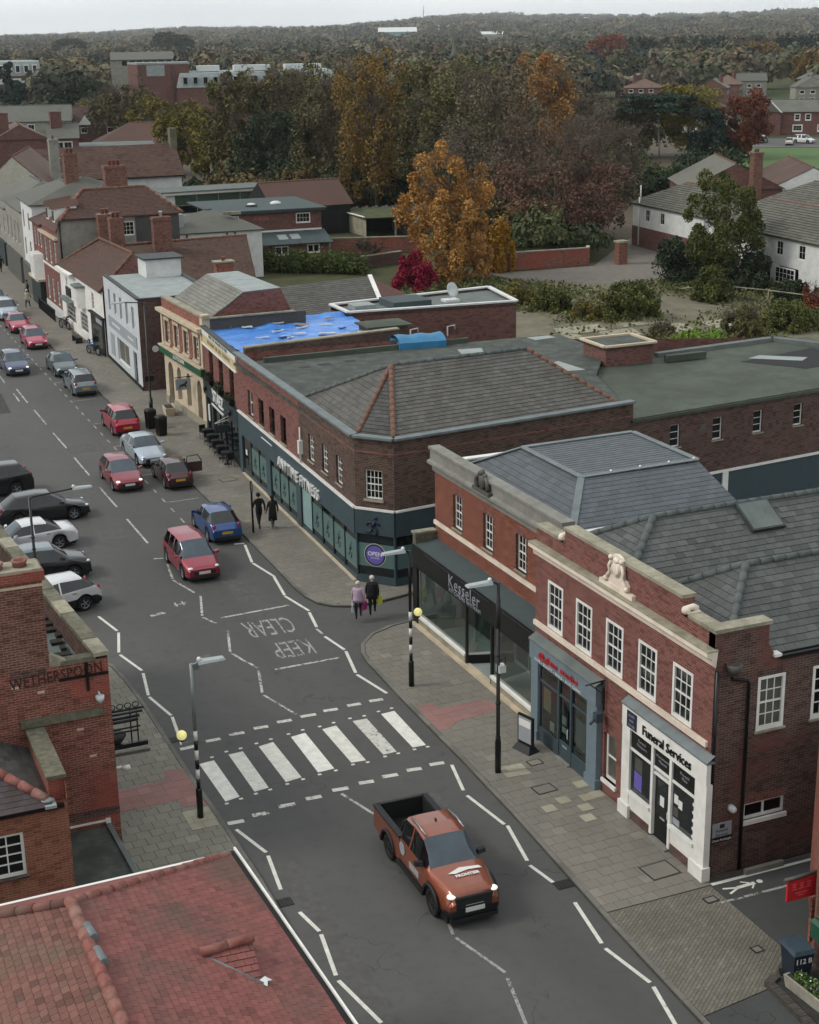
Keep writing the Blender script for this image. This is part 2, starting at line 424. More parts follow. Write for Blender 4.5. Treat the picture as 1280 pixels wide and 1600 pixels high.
paint_mark('road_paint', 'd3d2c8', .48); paint_mark('road_paint_worn', 'b5b4ac', .62); paint_mark('road_paint_fresh', 'dcdbd2', .40); paint_mark('road_paint_faded', '9a9992', .6); paint_mark('road_paint_mid', 'c4c3ba', .56)
def slabmat(name, c1, c2, dirt):
    g = NG(name); r = g.rnd(); wp = g.coord('World')
    col = g.mix(r, lin(c1), lin(c2))
    r2 = g.math('FRACT', g.math('MULTIPLY', r, 17.3))
    col = g.mix(g.ramp(r2, [(.93, (0, 0, 0)), (.98, (.4,)*3)]), col, hexmul(lin(c2), 1.45))
    n = g.noise(wp, .45, 5, .65); col = g.mix(g.ramp(n, [(.42, (0, 0, 0)), (.7, (.7,)*3)]), col, lin(dirt))
    n2 = g.noise(wp, 14, 5, .7); col = g.mix(g.ramp(n2, [(.5, (0, 0, 0)), (.8, (.45,)*3)]), col, hexmul(lin(dirt), .8))
    g.color(col); g.rough(.85); g.spec(.3); g.bump(n2, .2, .006); return g.m
slabmat('paving', '726e66', '79756c', '66625a'); slabmat('paving_grey', '76746a', '7f7d72', '6d6b60')
slabmat('paving_pale', '97937f', 'a39f8d', '7b776a'); slabmat('paving_red', '876560', '8f6b66', '745f5a'); slabmat('blocks', '66635a', '736f65', '57544b')
slabmat('kerbstone', '66645e', '75736c', '4a4944')
plain('joint', '4b4840', .95, var=.3, scale=5); plain('soot_paint', '3a231f', .9, var=.3, scale=6); plain('edging', '45413c', .9, var=.25, scale=6); plain('joint_red', '6a4a47', .95, var=.2)
plain('gutter_dirt', '2f2e2b', .95, var=.4, scale=8)
plain('iron', '2b2a29', .6, .3, var=.3, scale=9, bump=.3); plain('iron_grey', '55544f', .6, .3, var=.25, scale=9)
plain('black_paint', '0d0e0f', .35, var=.3, scale=4); plain('black_matt', '101010', .8, var=.3); plain('white_paint', 'd9d8d2', .45, var=.06, scale=2, dirt=('8f8c82', .35))
plain('white_render', 'c9cac8', .75, var=.08, scale=1.2, dirt=('8f8f8a', .4)); plain('cream_paint', 'd6c9b9', .55, var=.07, scale=2, dirt=('8c8070', .45))
plain('grey_render', '87857b', .85, var=.15, scale=.8, dirt=('5f5c50', .6)); plain('pale_blue_render', 'b6babc', .7, var=.06, scale=1, dirt=('7f868a', .4))
plain('stone', '8f8a78', .85, var=.2, scale=4, bump=.3, dirt=('4c4a3c', .7)); plain('stone_cream', 'b9aa92', .8, var=.12, scale=2, dirt=('7d735f', .5))
plain('stone_moss', '636152', .9, var=.35, scale=5, bump=.4, dirt=('3f3f2e', .8)); plain('concrete', '7b7a73', .85, var=.15, scale=3, bump=.2, dirt=('54534b', .6))
plain('lead', '6b7374', .6, .2, var=.15, scale=2, dirt=('454a48', .6)); plain('lead_dark', '3a3f40', .65, .2, var=.2, scale=2)
plain('felt_roof', '393d39', .85, var=.35, scale=.35, dirt=('5a6058', .8)); plain('felt_green', '434b40', .85, var=.3, scale=.3, dirt=('35372c', .8)); plain('felt_grey', '59605e', .85, var=.2, scale=.7, dirt=('70766f', .6))
plain('felt_pale', '8b9391', .8, var=.12, scale=.8, dirt=('6a706c', .5)); plain('felt_bluegrey', '3f4a4b', .85, var=.12, scale=1)
plain('teal_paint', '36454a', .5, var=.12, scale=2.5, dirt=('3f5158', .5)); plain('bluegrey_paint', '66757d', .5, var=.1, scale=3); plain('bluegrey_dark', '38464c', .5, var=.12, scale=3)
plain('green_sign', '0e4a2c', .45, var=.12); plain('dark_green_paint', '1c2a2b', .5, var=.2); plain('navy', '20203a', .5, var=.1)
plain('sign_white', 'd0d0cc', .5, var=.04); plain('sign_red', 'b3222a', .45, var=.08); plain('sign_purple', '5f55a0', .45, var=.05); plain('sign_cream', 'b6a77f', .6, var=.15, scale=4)
plain('sign_grey', '8b9094', .6, var=.05); plain('vent_white', 'bfc3c2', .5, var=.06); plain('frosted', '4f6966', .35, var=.1, scale=1.3, spec=.5); plain('frosted_pale', '7f9a97', .35, var=.12, scale=1.4, spec=.5)
plain('flint', '4a4844', .9, var=.5, scale=14, bump=.6)
glass('window_glass'); glass('window_glass_curtain', '4a4a42', .12); glass('shop_glass_dark', '10181a'); glass('car_glass', '0b1012', .04, .7); clear_glass('shop_glass'); glass('window_glass_sky', '2a3740', .05, .8)  # sky variant: reflected sky is put into its paler base colour
brick('brick_red', '7c4a42', '6c403a', '80716a', soot=.22); brick('brick_orange', 'a06650', '7f4b3a', '332d2b', soot=.08, mort=.032, bw=.25, bh=.086); brick('brick_dark', '5d413b', '4e3834', '70675f', soot=.4, mort=.02)
brick('brick_side', '5f433d', '4e3936', '73695f', patch='6e453e', soot=.45, mort=.02); brick('brick_brown', '574139', '493731', '72675d', soot=.35, mort=.02); brick('brick_pub', '84473a', '6f4036', '8e7b6e', patch='8c473d', soot=.3, mort=.02)
brick('brick_pub_low', '8d5440', '7d4a38', '877566', soot=.2, mort=.018); brick('brick_far', '724a44', '62413c', '76675f', soot=.3)
brick('brick_chimney', '74463a', '633d34', '86766a', soot=.25, mort=.022); brick('brick_lloyds', '8e5346', '7b463c', '8d7a6c', soot=.15)
tiles('slate', '444746', '585b59', '373a36', .55, .4, .6); tiles('slate_blue', '484d51', '545a5f', None, 0, .2, .55); tiles('slate_dark', '3b3b3a', '50504d', '2e2e2b', .6, .5, .7); tiles('slate_green', '4b4944', '5e5c57', '3d3c37', .5, .3, .7)
tiles('slate_pale', '6e6d66', '807f77', '5c5b53', .5, .3, .7); tiles('tile_red', '774844', '85514b', '4f463d', .62, .5, .85, .55); tiles('tile_mossy', '6b4841', '7b564d', '5b5445', .7, .6, .9, .7); tiles('tile_brown', '4b352f', '5a4139', '443a31', .6, .5, .85); tiles('tile_brown2', '49362f', '5a433a', '5f5040', .45, .6, .85)
tiles('tile_orange', '7a5142', '8a5f4d', '6b6250', .5, .4); tiles('tile_far', '5d4940', '6d554a', '4c463a', .5, .4); tiles('slate_far', '55564f', '676760', '494a42', .5, .3); tiles('tile_grey', '57564e', '68675d', '4a4a40', .5, .4)
plain('ridge_red', '7a4a42', .85, var=.3, scale=6, bump=.3, dirt=('a09484', .5)); plain('ridge_grey', '4a5150', .8, var=.25, scale=5, dirt=('6b7068', .5)); plain('ridge_orange', '66493d', .85, var=.35, scale=6, dirt=('7d5a42', .5))
# ------------------------------------------------------------------ ground
def groundmat():
    g = NG('ground_grass'); wp = g.coord('World')
    a = g.noise(wp, .012, 5, .6); b = g.noise(wp, .3, 6, .7)
    col = g.ramp(a, [(.3, lin('3f4630')), (.45, lin('4a4a34')), (.6, lin('3b4a2c')), (.75, lin('5b5440'))])
    col = g.mix(g.ramp(b, [(.4, (0, 0, 0)), (.75, (.6,)*3)]), col, lin('2f3524')); g.color(col); g.rough(.95); g.spec(.1)
groundmat()
def TERR(X, Y):
    D = X*math.sin(YAW)+Y*math.cos(YAW); L = X*math.cos(YAW)-Y*math.sin(YAW)
    sm = lambda a, b, x: (lambda t: t*t*(3-2*t))(np.clip((x-a)/(b-a), 0, 1))
    ang = np.arctan2(L, np.maximum(D, 1)); ridge = 41+ang*84+5*np.sin(ang*17+1)+3*np.sin(ang*41+.4)
    h = sm(1500, 3600, D)*(ridge*.55)+sm(3400, 6200, D)*(ridge*.75+6*np.sin(ang*29))
    return h*(.9+.1*np.sin(X*.004)*np.cos(Y*.003))-0.03
def terrain():
    # one sheet to the horizon, rising to wooded hills far away
    ys = np.concatenate([np.linspace(-200, 600, 17), np.linspace(700, 2400, 25), np.linspace(2600, 9000, 36)])
    xs = np.concatenate([np.linspace(-6000, -1400, 24), np.linspace(-1200, 2600, 48), np.linspace(2800, 9000, 32)])
    X, Y = np.meshgrid(xs, ys); v = np.stack([X, Y, TERR(X, Y)], -1).reshape(-1, 3); nx = len(xs)
    f = [(j*nx+i, j*nx+i+1, (j+1)*nx+i+1, (j+1)*nx+i) for j in range(len(ys)-1) for i in range(nx-1)]
    m = bpy.data.meshes.new('ground'); m.from_pydata(v.tolist(), [], f); m.materials.append(MATS['ground_grass'])
    m.polygons.foreach_set('use_smooth', [True]*len(f)); return struct(obj('ground', m))
terrain()
def sheet(name, poly, z, mat, t=.004):
    return struct(MB().prism(poly, z-t, z).build(name, mat))
RK = [(18.45, 12), (18.5, 26.2), (18.6, 29), (18.66, 30.8), (18.84, 34.1), (19.0, 37.3), (19.12, 41.3), (19.18, 46), (19.28, 49.4)]          # right kerb, near
RC1 = [(19.3, 50.2), (19.42, 51.1), (19.74, 51.95), (20.5, 52.8), (21.5, 53.3), (22.45, 53.5)]                                              # round into the side street
RC2 = [(23.6, 56.3), (22.2, 56.0), (21.03, 55.95), (20.2, 56.4), (19.75, 57.0), (19.52, 58.0), (19.47, 59.2)]
RF = [(19.55, 62), (19.66, 68.5), (19.72, 76.2), (19.9, 90), (19.96, 101.5), (19.98, 119), (20.1, 130), (20.3, 146), (21.5, 165), (24, 190), (30, 225)]
LK = [(10.6, 12), (10.64, 29.8), (10.75, 33.8), (10.82, 37), (10.79, 41), (10.7, 44), (10.69, 47.2), (10.66, 50.3), (10.56, 52.6), (10.42, 54.0), (10.1, 54.75)]
road = sheet('road', [(-45, 6), (60, 6), (60, 60), (32, 60), (32, 240), (-45, 240)], 0.0, 'asphalt', .02)
# ------------------------------------------------------------------ pavements: sub-base, slabs, kerbs
def kerb_run(parent, line, z=.105, w=.14, L=.9, inner=1, mat='kerbstone', single=True):
    """separate kerbstones along a polyline; inner=+1: stone lies on the right-hand side of travel"""
    P = [Vector((*p, 0)) for p in line]; seg = []
    for i in range(len(P)-1):
        d = P[i+1]-P[i]; n = max(1, round(d.length/L))
        for k in range(n): seg.append((P[i]+d*(k/n), P[i]+d*((k+1)/n)))
    far = MB()
    for a, b in seg:
        d = (b-a); ln = d.length; d.normalize(); nrm = Vector((d.y, -d.x, 0))*inner
        a2, b2 = a+d*.006, b-d*.006
        pts = [a2, b2, b2+nrm*w, a2+nrm*w]
        if inner > 0: pts = pts[::-1]
        tgt = MB() if single and infront((a+b)/2) and (a+b).length/2 < 95 else far
        lo = [(p.x, p.y, -.01) for p in pts]; hi = [(p.x, p.y, z+random.uniform(-.004, .004)) for p in pts]
        tgt.hexa(lo+hi)
        if tgt is not far: tgt.build('kerb_stone', mat, parent)
    if far.v: far.build('kerb_stones', mat, parent, kind='stuff')
PZ = .095
pav_r = struct(MB().prism(RK+RC1+[(23.6, 53.5), (23.6, 12)], -.005, PZ-.035).build('pavement_right_near', 'joint'))
pav_f = struct(MB().prism(RC2+RF[:8]+[(24.6, 146), (24.6, 56.4)], -.005, PZ-.035).build('pavement_right_far', 'joint'))
pav_x = struct(MB().prism([(20.3, 146), (21.5, 165), (24, 190), (30, 225), (36, 225), (28, 185), (24.6, 146)], -.005, PZ).build('pavement_distant', 'paving'))
pav_l = struct(MB().prism(LK+[(7.0, 54.9), (4, 54.9), (4, 12)], -.005, PZ-.035).build('pavement_left', 'joint'))
kerb_run(pav_r, RK+RC1, inner=1); kerb_run(pav_f, RC2+RF[:8], inner=1); kerb_run(pav_l, LK[::-1], inner=1)
def inset(line, w):
    out = []
    for i, p in enumerate(line):
        a = Vector(line[max(i-1, 0)]); b = Vector(line[min(i+1, len(line)-1)]); d = (b-a).normalized()
        out.append((p[0]+d.y*w, p[1]-d.x*w))
    return out
Z3 = lambda pts, z=PZ-.035: [(p[0], p[1], z) for p in pts]
ZT = lambda pts: [(p[0], p[1], PZ-.028) for p in pts]
SL = .43
# near right: herringbone crossover (Y 26.4-31.3), then slabs up to the side street, a red tactile patch at the crossing
CROSS_R = [(19.35, 42.6), (19.4, 46.3), (21.0, 46.2), (22.3, 45.2), (22.3, 43.7), (20.6, 43.6)]
k1 = inset(RK, .15)
cover(pav_r, 'paving_slab', Z3([(18.85, 31.35), (19.0, 34.1), (19.16, 37.3), (19.28, 41.3), (19.34, 46), (19.45, 50.2), (19.6, 51.1), (19.9, 51.9), (20.6, 52.65), (21.6, 53.12), (22.5, 53.3), (22.5, 42.3), (22.2, 42.2), (22.2, 31.35)]), SL, SL, .033, 'paving', gap=.012, udir=(1, .03, 0), jit=.12, single=300)
cover(pav_r, 'tactile_slab', ZT([(19.33, 43.5), (19.36, 45.6), (20.0, 45.75), (20.11, 45.2), (21.85, 45.2), (22.05, 44.55), (21.7, 44.1), (20.33, 44.0), (19.6, 43.5)]), .4, .4, .033, 'paving_red', gap=.008, udir=(1, .03, 0), bond=0, single=90)
cover(pav_r, 'pale_slab', [(p[0], p[1], PZ+.002) for p in [(19.9, 39.45), (19.9, 40.25), (20.75, 40.2), (20.75, 39.4)]], .42, .4, .008, 'paving_pale', gap=.012, udir=(1, .03, 0), single=20)
for k, (px, py) in enumerate([(20.6, 37.2), (21.0, 36.5), (20.75, 35.9), (21.35, 37.05), (21.75, 37.1), (21.6, 37.9), (19.95, 36.9)]):
    cover(pav_r, 'pale_slab', [(px, py, PZ+.003), (px+.42, py, PZ+.003), (px+.42, py+.42, PZ+.003), (px, py+.42, PZ+.003)], .42, .42, .005, 'paving_pale', gap=.012, udir=(1, .0, 0), bond=0, single=2)
cover(pav_r, 'paving_blocks', Z3([(18.85, 31.3), (22.15, 31.3), (22.15, 27.9), (20.9, 26.7), (18.68, 26.4), (18.7, 29)]), .2, .1, .031, 'blocks', gap=.009, udir=(1, .8, 0), single=0)
MB().prism([(22.17, 31.55), (60, 31.6), (60, 6), (20.75, 6), (20.75, 26.6), (22.17, 27.9)], PZ-.034, PZ-.004).build('side_drive', 'asphalt_drive', pav_r)
MB().prism([(18.68, 26.36), (20.72, 26.62), (20.72, 12), (18.62, 12)], PZ-.034, PZ-.003).build('tarmac_strip', 'asphalt_drive', pav_r)
# far right pavement (beyond the side street)
cover(pav_f, 'paving_slab', Z3([(23.6, 56.45), (22.2, 56.15), (21.1, 56.1), (20.3, 56.55), (19.88, 57.1), (19.68, 58), (19.62, 59.2), (19.7, 62), (19.81, 68.5), (19.87, 76.2), (20.05, 90), (20.11, 101.5), (20.13, 119), (20.2, 130), (24.6, 130), (24.6, 56.45)]), SL, SL, .033, 'paving', gap=.012, udir=(1, .03, 0), jit=.12, single=220, maxd=82)
MB().prism([(20.25, 130), (20.45, 146), (24.5, 146), (24.5, 130)], PZ-.034, PZ).build('paving_far', 'paving', pav_f)
# left pavement
cover(pav_l, 'paving_slab', Z3([(10.5, 29), (10.6, 33.8), (10.67, 37), (10.64, 41), (10.55, 44), (10.54, 47.2), (10.5, 50.3), (10.4, 52.6), (10.25, 53.9), (9.9, 54.6), (7.65, 54.6), (7.65, 40.5), (5.6, 40.5), (5.6, 30.7), (8.0, 29)]), SL, SL, .033, 'paving_grey', gap=.014, udir=(1, .03, 0), jit=.1, single=300)
cover(pav_l, 'tactile_slab', ZT([(7.66, 42.4), (7.66, 43.8), (9.79, 43.95), (9.95, 44.6), (10.58, 44.5), (10.6, 41.75), (9.8, 42.0), (9.9, 42.45)]), .4, .4, .033, 'paving_red', gap=.008, udir=(1, .03, 0), bond=0, single=90)
cover(pav_l, 'pale_slab', [(p[0], p[1], PZ+.002) for p in [(9.75, 40.4), (9.75, 41.65), (10.6, 41.65), (10.6, 40.4)]], .42, .42, .008, 'paving_pale', gap=.012, udir=(1, .03, 0), single=20)
# gutters: a strip of dirt along each kerb
def strip(line, w, z, mat, name, parent, side=-1):
    q = inset(line, -w); MB().prism(line+q[::-1], z-.003, z).build(name, mat, parent)
# inspection covers and gullies
def cover_plate(x, y, w, d, a, parent, z=PZ):
    M = T(x, y, z) @ RZ(a); b = MB(); b.box(-w/2, w/2, -d/2, d/2, -.02, .004)
    o = b.build('inspection_cover', 'iron', parent, M); MB().box(-w/2+.05, w/2-.05, -d/2+.05, d/2-.05, .0, .008).build('cover_infill', 'paving', o, M)
cover_plate(20.62, 38.3, .72, .55, .05, pav_r); cover_plate(21.2, 40.05, .5, .4, .05, pav_r); cover_plate(21.75, 30.7, .4, .3, .05, pav_r, PZ+.001); cover_plate(21.7, 76.6, .9, .7, .1, pav_f); cover_plate(21.5, 28.2, .3, .3, .05, pav_r); cover_plate(21.3, 32.6, .95, .8, .05, pav_r)
def gully(x, y, a):
    M = T(x, y, .004) @ RZ(a); o = MB().box(-.3, .3, -.22, .22, -.03, .002).build('gully', 'gutter_dirt', road, M)
    for i in range(6): MB().box(-.27+.095*i, -.215+.095*i, -.2, .2, .001, .016).build('gully_bar', 'iron', o, M)
gully(10.98, 35.6, 0); gully(18.55, 33.2, 0); gully(10.93, 46.9, .05)
# ------------------------------------------------------------------ painted markings (each stroke a piece of the road)
def stroke(a, b, w, mat='road_paint', name='zigzag_line', z=.004):
    a, b = Vector((*a, 0)), Vector((*b, 0)); d = (b-a).normalized(); n = Vector((-d.y, d.x, 0))*w/2
    MB().prism([(a-n)[:2], (b-n)[:2], (b+n)[:2], (a+n)[:2]], z-.003, z).build(name, mat, road)
def poly_mark(pts, mat, name, z=.004): MB().prism(pts, z-.003, z).build(name, mat, road)
MARKS = [
    ((19.15, 61.02), (18.84, 58.63), 0.12, 'road_paint', 'zigzag_line'),
    ((18.82, 58.52), (19.17, 56.45), 0.12, 'road_paint', 'zigzag_line'),
    ((19.12, 56.28), (18.84, 54.59), 0.12, 'road_paint', 'zigzag_line'),
    ((18.79, 53.5), (19.02, 51.88), 0.12, 'road_paint', 'zigzag_line'),
    ((19.01, 51.71), (18.6, 49.59), 0.12, 'road_paint', 'zigzag_line'),
    ((18.58, 49.42), (18.96, 47.37), 0.12, 'road_paint', 'zigzag_line'),
    ((18.77, 54.41), (18.81, 53.74), 0.1, 'road_paint_worn', 'zigzag_line'),
    ((18.88, 66.21), (19.35, 66.12), 0.12, 'road_paint', 'zigzag_line'),
    ((19.31, 65.89), (18.86, 63.35), 0.12, 'road_paint', 'zigzag_line'),
    ((18.86, 63.22), (19.19, 61.05), 0.12, 'road_paint', 'zigzag_line'),
    ((15.54, 60.14), (14.96, 57.84), 0.1, 'road_paint_worn', 'zigzag_line'),
    ((14.93, 57.63), (15.24, 56.75), 0.1, 'road_paint_worn', 'zigzag_line'),
    ((15.44, 55.73), (14.89, 53.58), 0.1, 'road_paint_worn', 'zigzag_line'),
    ((14.9, 53.45), (15.17, 52.3), 0.1, 'road_paint_worn', 'zigzag_line'),
    ((15.22, 52.27), (15.39, 51.61), 0.1, 'road_paint_worn', 'zigzag_line'),
    ((15.34, 51.35), (14.84, 49.36), 0.1, 'road_paint_worn', 'zigzag_line'),
    ((14.82, 49.12), (15.36, 47.08), 0.1, 'road_paint_worn', 'zigzag_line'),
    ((14.73, 40.86), (15.17, 39.22), 0.1, 'road_paint_worn', 'zigzag_line'),
    ((14.9, 65.79), (15.32, 65.68), 0.1, 'road_paint_worn', 'zigzag_line'),
    ((15.27, 64.75), (15.0, 62.79), 0.1, 'road_paint_worn', 'zigzag_line'),
    ((14.97, 62.6), (15.4, 60.65), 0.1, 'road_paint_worn', 'zigzag_line'),
    ((14.78, 32.85), (14.65, 32.24), 0.09, 'road_paint_faded', 'zigzag_line'),
    ((14.65, 32.07), (15.15, 30.1), 0.09, 'road_paint_faded', 'zigzag_line'),
    ((15.09, 29.88), (14.65, 28.01), 0.09, 'road_paint_faded', 'zigzag_line'),
    ((18.73, 41.21), (18.33, 39.45), 0.11, 'road_paint', 'zigzag_line'),
    ((18.29, 39.09), (18.54, 36.96), 0.11, 'road_paint', 'zigzag_line'),
    ((18.59, 36.85), (18.19, 34.78), 0.11, 'road_paint', 'zigzag_line'),
    ((18.14, 34.52), (18.32, 33.38), 0.11, 'road_paint', 'zigzag_line'),
    ((18.36, 32.26), (18.04, 30.23), 0.11, 'road_paint', 'zigzag_line'),
    ((18.01, 29.99), (18.28, 28.22), 0.11, 'road_paint', 'zigzag_line'),
    ((18.26, 28.03), (17.87, 26.23), 0.11, 'road_paint', 'zigzag_line'),
    ((11.02, 40.08), (11.43, 38.4), 0.11, 'road_paint', 'zigzag_line'),
    ((11.42, 38.2), (11.17, 36.28), 0.11, 'road_paint', 'zigzag_line'),
    ((11.27, 34.97), (11.45, 33.86), 0.11, 'road_paint', 'zigzag_line'),
    ((11.44, 33.7), (11.15, 31.79), 0.11, 'road_paint', 'zigzag_line'),
    ((11.13, 31.56), (11.47, 29.5), 0.11, 'road_paint', 'zigzag_line'),
    ((11.01, 59.61), (11.36, 57.68), 0.11, 'road_paint', 'zigzag_line'),
    ((11.37, 57.46), (10.91, 55.4), 0.11, 'road_paint', 'zigzag_line'),
    ((10.9, 55.15), (11.31, 53.26), 0.11, 'road_paint', 'zigzag_line'),
    ((11.29, 52.98), (10.98, 50.91), 0.11, 'road_paint', 'zigzag_line'),
    ((10.97, 50.76), (11.3, 48.86), 0.11, 'road_paint', 'zigzag_line'),
    ((11.3, 48.73), (11.04, 46.42), 0.11, 'road_paint', 'zigzag_line'),
    ((11.85, 46.32), (12.36, 46.31), 0.2, 'road_paint_mid', 'give_way_dash'),
    ((12.72, 46.48), (13.25, 46.44), 0.2, 'road_paint_mid', 'give_way_dash'),
    ((13.64, 46.59), (14.15, 46.56), 0.2, 'road_paint_mid', 'give_way_dash'),
    ((14.54, 46.73), (15.06, 46.7), 0.2, 'road_paint_mid', 'give_way_dash'),
    ((15.43, 46.81), (16.0, 46.78), 0.2, 'road_paint_mid', 'give_way_dash'),
    ((16.33, 46.91), (16.86, 46.87), 0.2, 'road_paint_mid', 'give_way_dash'),
    ((17.26, 46.97), (17.77, 46.94), 0.2, 'road_paint_mid', 'give_way_dash'),
    ((18.12, 47.0), (18.63, 46.95), 0.2, 'road_paint_mid', 'give_way_dash'),
    ((10.89, 46.1), (11.46, 46.13), 0.2, 'road_paint_mid', 'give_way_dash'),
    ((10.89, 40.53), (11.4, 40.5), 0.21, 'road_paint_mid', 'give_way_dash'),
    ((11.73, 40.7), (12.25, 40.66), 0.21, 'road_paint_mid', 'give_way_dash'),
    ((12.64, 40.89), (13.18, 40.86), 0.21, 'road_paint_mid', 'give_way_dash'),
    ((13.58, 41.01), (14.1, 40.98), 0.21, 'road_paint_mid', 'give_way_dash'),
    ((14.54, 41.19), (15.07, 41.14), 0.21, 'road_paint_mid', 'give_way_dash'),
    ((15.49, 41.29), (15.98, 41.23), 0.21, 'road_paint_mid', 'give_way_dash'),
    ((16.34, 41.38), (16.86, 41.33), 0.21, 'road_paint_mid', 'give_way_dash'),
    ((17.23, 41.46), (17.73, 41.4), 0.21, 'road_paint_mid', 'give_way_dash'),
    ((18.07, 41.52), (18.57, 41.46), 0.21, 'road_paint_mid', 'give_way_dash'),
    ((15.6, 57.26), (18.6, 57.43), 0.13, 'road_paint_worn', 'keep_clear_line'),
    ((15.94, 51.19), (18.55, 51.23), 0.13, 'road_paint_worn', 'keep_clear_line'),
    ((15.07, 104.86), (15.05, 100.39), 0.1, 'road_paint_worn', 'centre_line'),
    ((15.09, 98.1), (15.09, 93.82), 0.1, 'road_paint_worn', 'centre_line'),
    ((15.08, 91.46), (15.12, 87.49), 0.1, 'road_paint_worn', 'centre_line'),
    ((15.11, 85.2), (15.12, 81.08), 0.1, 'road_paint_worn', 'centre_line'),
    ((15.13, 78.49), (15.17, 74.53), 0.1, 'road_paint_worn', 'centre_line'),
    ((15.17, 72.32), (15.2, 68.16), 0.1, 'road_paint_worn', 'centre_line'),
]
ZEBRA = [[(11.18, 44.77), (11.7, 44.83), (11.73, 42.04), (11.23, 41.92)], [(12.26, 45.03), (12.77, 45.06), (12.76, 42.23), (12.26, 42.16)], [(13.37, 45.19), (13.92, 45.3), (13.95, 42.46), (13.38, 42.36)], [(14.6, 45.42), (15.15, 45.52), (15.13, 42.59), (14.55, 42.55)], [(15.78, 45.53), (16.32, 45.61), (16.29, 42.7), (15.79, 42.75)], [(16.97, 45.7), (17.5, 45.68), (17.46, 42.87), (16.97, 42.84)], [(18.09, 45.81), (18.62, 45.86), (18.55, 42.91), (18.07, 42.91)]]
# clear (16.04, 56.38) (18.14, 54.98) (16.09, 54.59) (18.05, 56.29)
# keep (16.45, 53.46) (17.88, 52.17) (16.54, 52.08) (18.03, 53.78)
for a, b, wd, mt, nm in MARKS: stroke(a, b, wd, mt, nm)
for i, q in enumerate(ZEBRA):
    poly_mark(q, ['road_paint_fresh', 'road_paint', 'road_paint', 'road_paint_fresh', 'road_paint', 'road_paint_mid', 'road_paint_fresh'][i], 'zebra_stripe')
    for c, s in ((q[0], 1), (q[1], 1), (q[2], -1), (q[3], -1)): poly_mark([(c[0]-.06, c[1]+s*.2), (c[0]+.06, c[1]+s*.2), (c[0]+.06, c[1]+s*.2+.1), (c[0]-.06, c[1]+s*.2+.1)], 'road_paint', 'crossing_stud')
_RT = Matrix.Rotation(math.pi, 4, 'Z')
for txt, x, y, sx, sy in (('CLEAR', 17.1, 55.5, 2.0, 1.75), ('KEEP', 17.25, 52.95, 1.55, 1.6)):
    m = text_mesh(txt, 1.0, 'road_paint_faded', depth=.001, bold=-.002); ws = [v.co.x for v in m.vertices]; hs = [v.co.y for v in m.vertices]
    kx, ky = sx/(max(ws)-min(ws)), sy/(max(hs)-min(hs))
    obj('road_lettering', m, road, T(x, y, .004) @ _RT @ RZ(-.06) @ Matrix.Diagonal((kx, ky, 1, 1)))
for i in range(34):      # dashes of the parking lane on the right, and of the bays on the left
    y = 70.5+i*1.9
    if y < 140: stroke((17.62+.004*(y-70), y), (17.63+.004*(y-70), y+.75), .09, 'road_paint_faded', 'bay_dash')
for y in (61.5, 64.2, 67.4, 70.9, 75.6, 80.2, 84.8, 89.4): stroke((5, y-1.2), (9.6, y), .09, 'road_paint_faded', 'bay_line')
for i in range(9): stroke((14.62+.02*i, 101+i*6.2), (14.66+.02*i, 103.6+i*6.2), .1, 'road_paint_worn', 'centre_line')
for y in (74.2, 79.8, 86.6, 92.6, 99.4, 105.6, 111.8): stroke((17.7, y), (19.4, y+.1), .08, 'road_paint_faded', 'bay_end_line')
poly_mark([(13.0, 58.6), (13.65, 58.75), (13.65, 58.98), (13.0, 58.83)], 'road_paint_worn', 'survey_mark')
for a, b in (((14.2, 59.5), (14.75, 59.6)), ((14.3, 59.3), (14.3, 59.8)), ((14.62, 59.35), (14.62, 59.85))): stroke(a, b, .07, 'road_paint_worn', 'survey_mark')
plain('road_patch', '33332f', .9, var=.3, scale=5, dirt=('4c4b47', .5))
poly_mark([(13.6, 53.2), (14.1, 53.3), (14.1, 53.75), (13.6, 53.65)], 'iron_grey', 'manhole_cover', .004)
poly_mark([(13.1, 52.4), (13.35, 52.45), (13.45, 53.0), (13.2, 52.95)], 'road_patch', 'road_patch', .003)
plain('road_repair', '504f4d', .9, var=.2, scale=4, dirt=('3f3e3c', .6))
for q in ([(11.3, 29), (12.0, 29), (12.05, 37.6), (11.35, 37.6)], [(16.9, 58.5), (17.7, 58.6), (17.8, 66), (17.0, 66)], [(13.2, 69.5), (14.6, 69.4), (14.7, 71.2), (13.3, 71.3)], [(16.2, 38.6), (17.6, 38.7), (17.55, 39.9), (16.15, 39.8)], [(11.9, 62), (12.5, 62), (12.7, 69), (12.1, 69)], [(15.0, 86), (17.2, 86), (17.2, 88), (15, 88)]): poly_mark(q, 'road_repair', 'road_patch', .0025)
for q in ([(12.2, 98), (13.6, 98), (13.9, 104), (12.3, 104)],): poly_mark(q, 'road_patch', 'road_patch', .0025)
strip(LK[1:], .28, .0035, 'gutter_dirt', 'gutter', road); strip(RK[1:][::-1], .16, .0035, 'gutter_dirt', 'gutter', road)
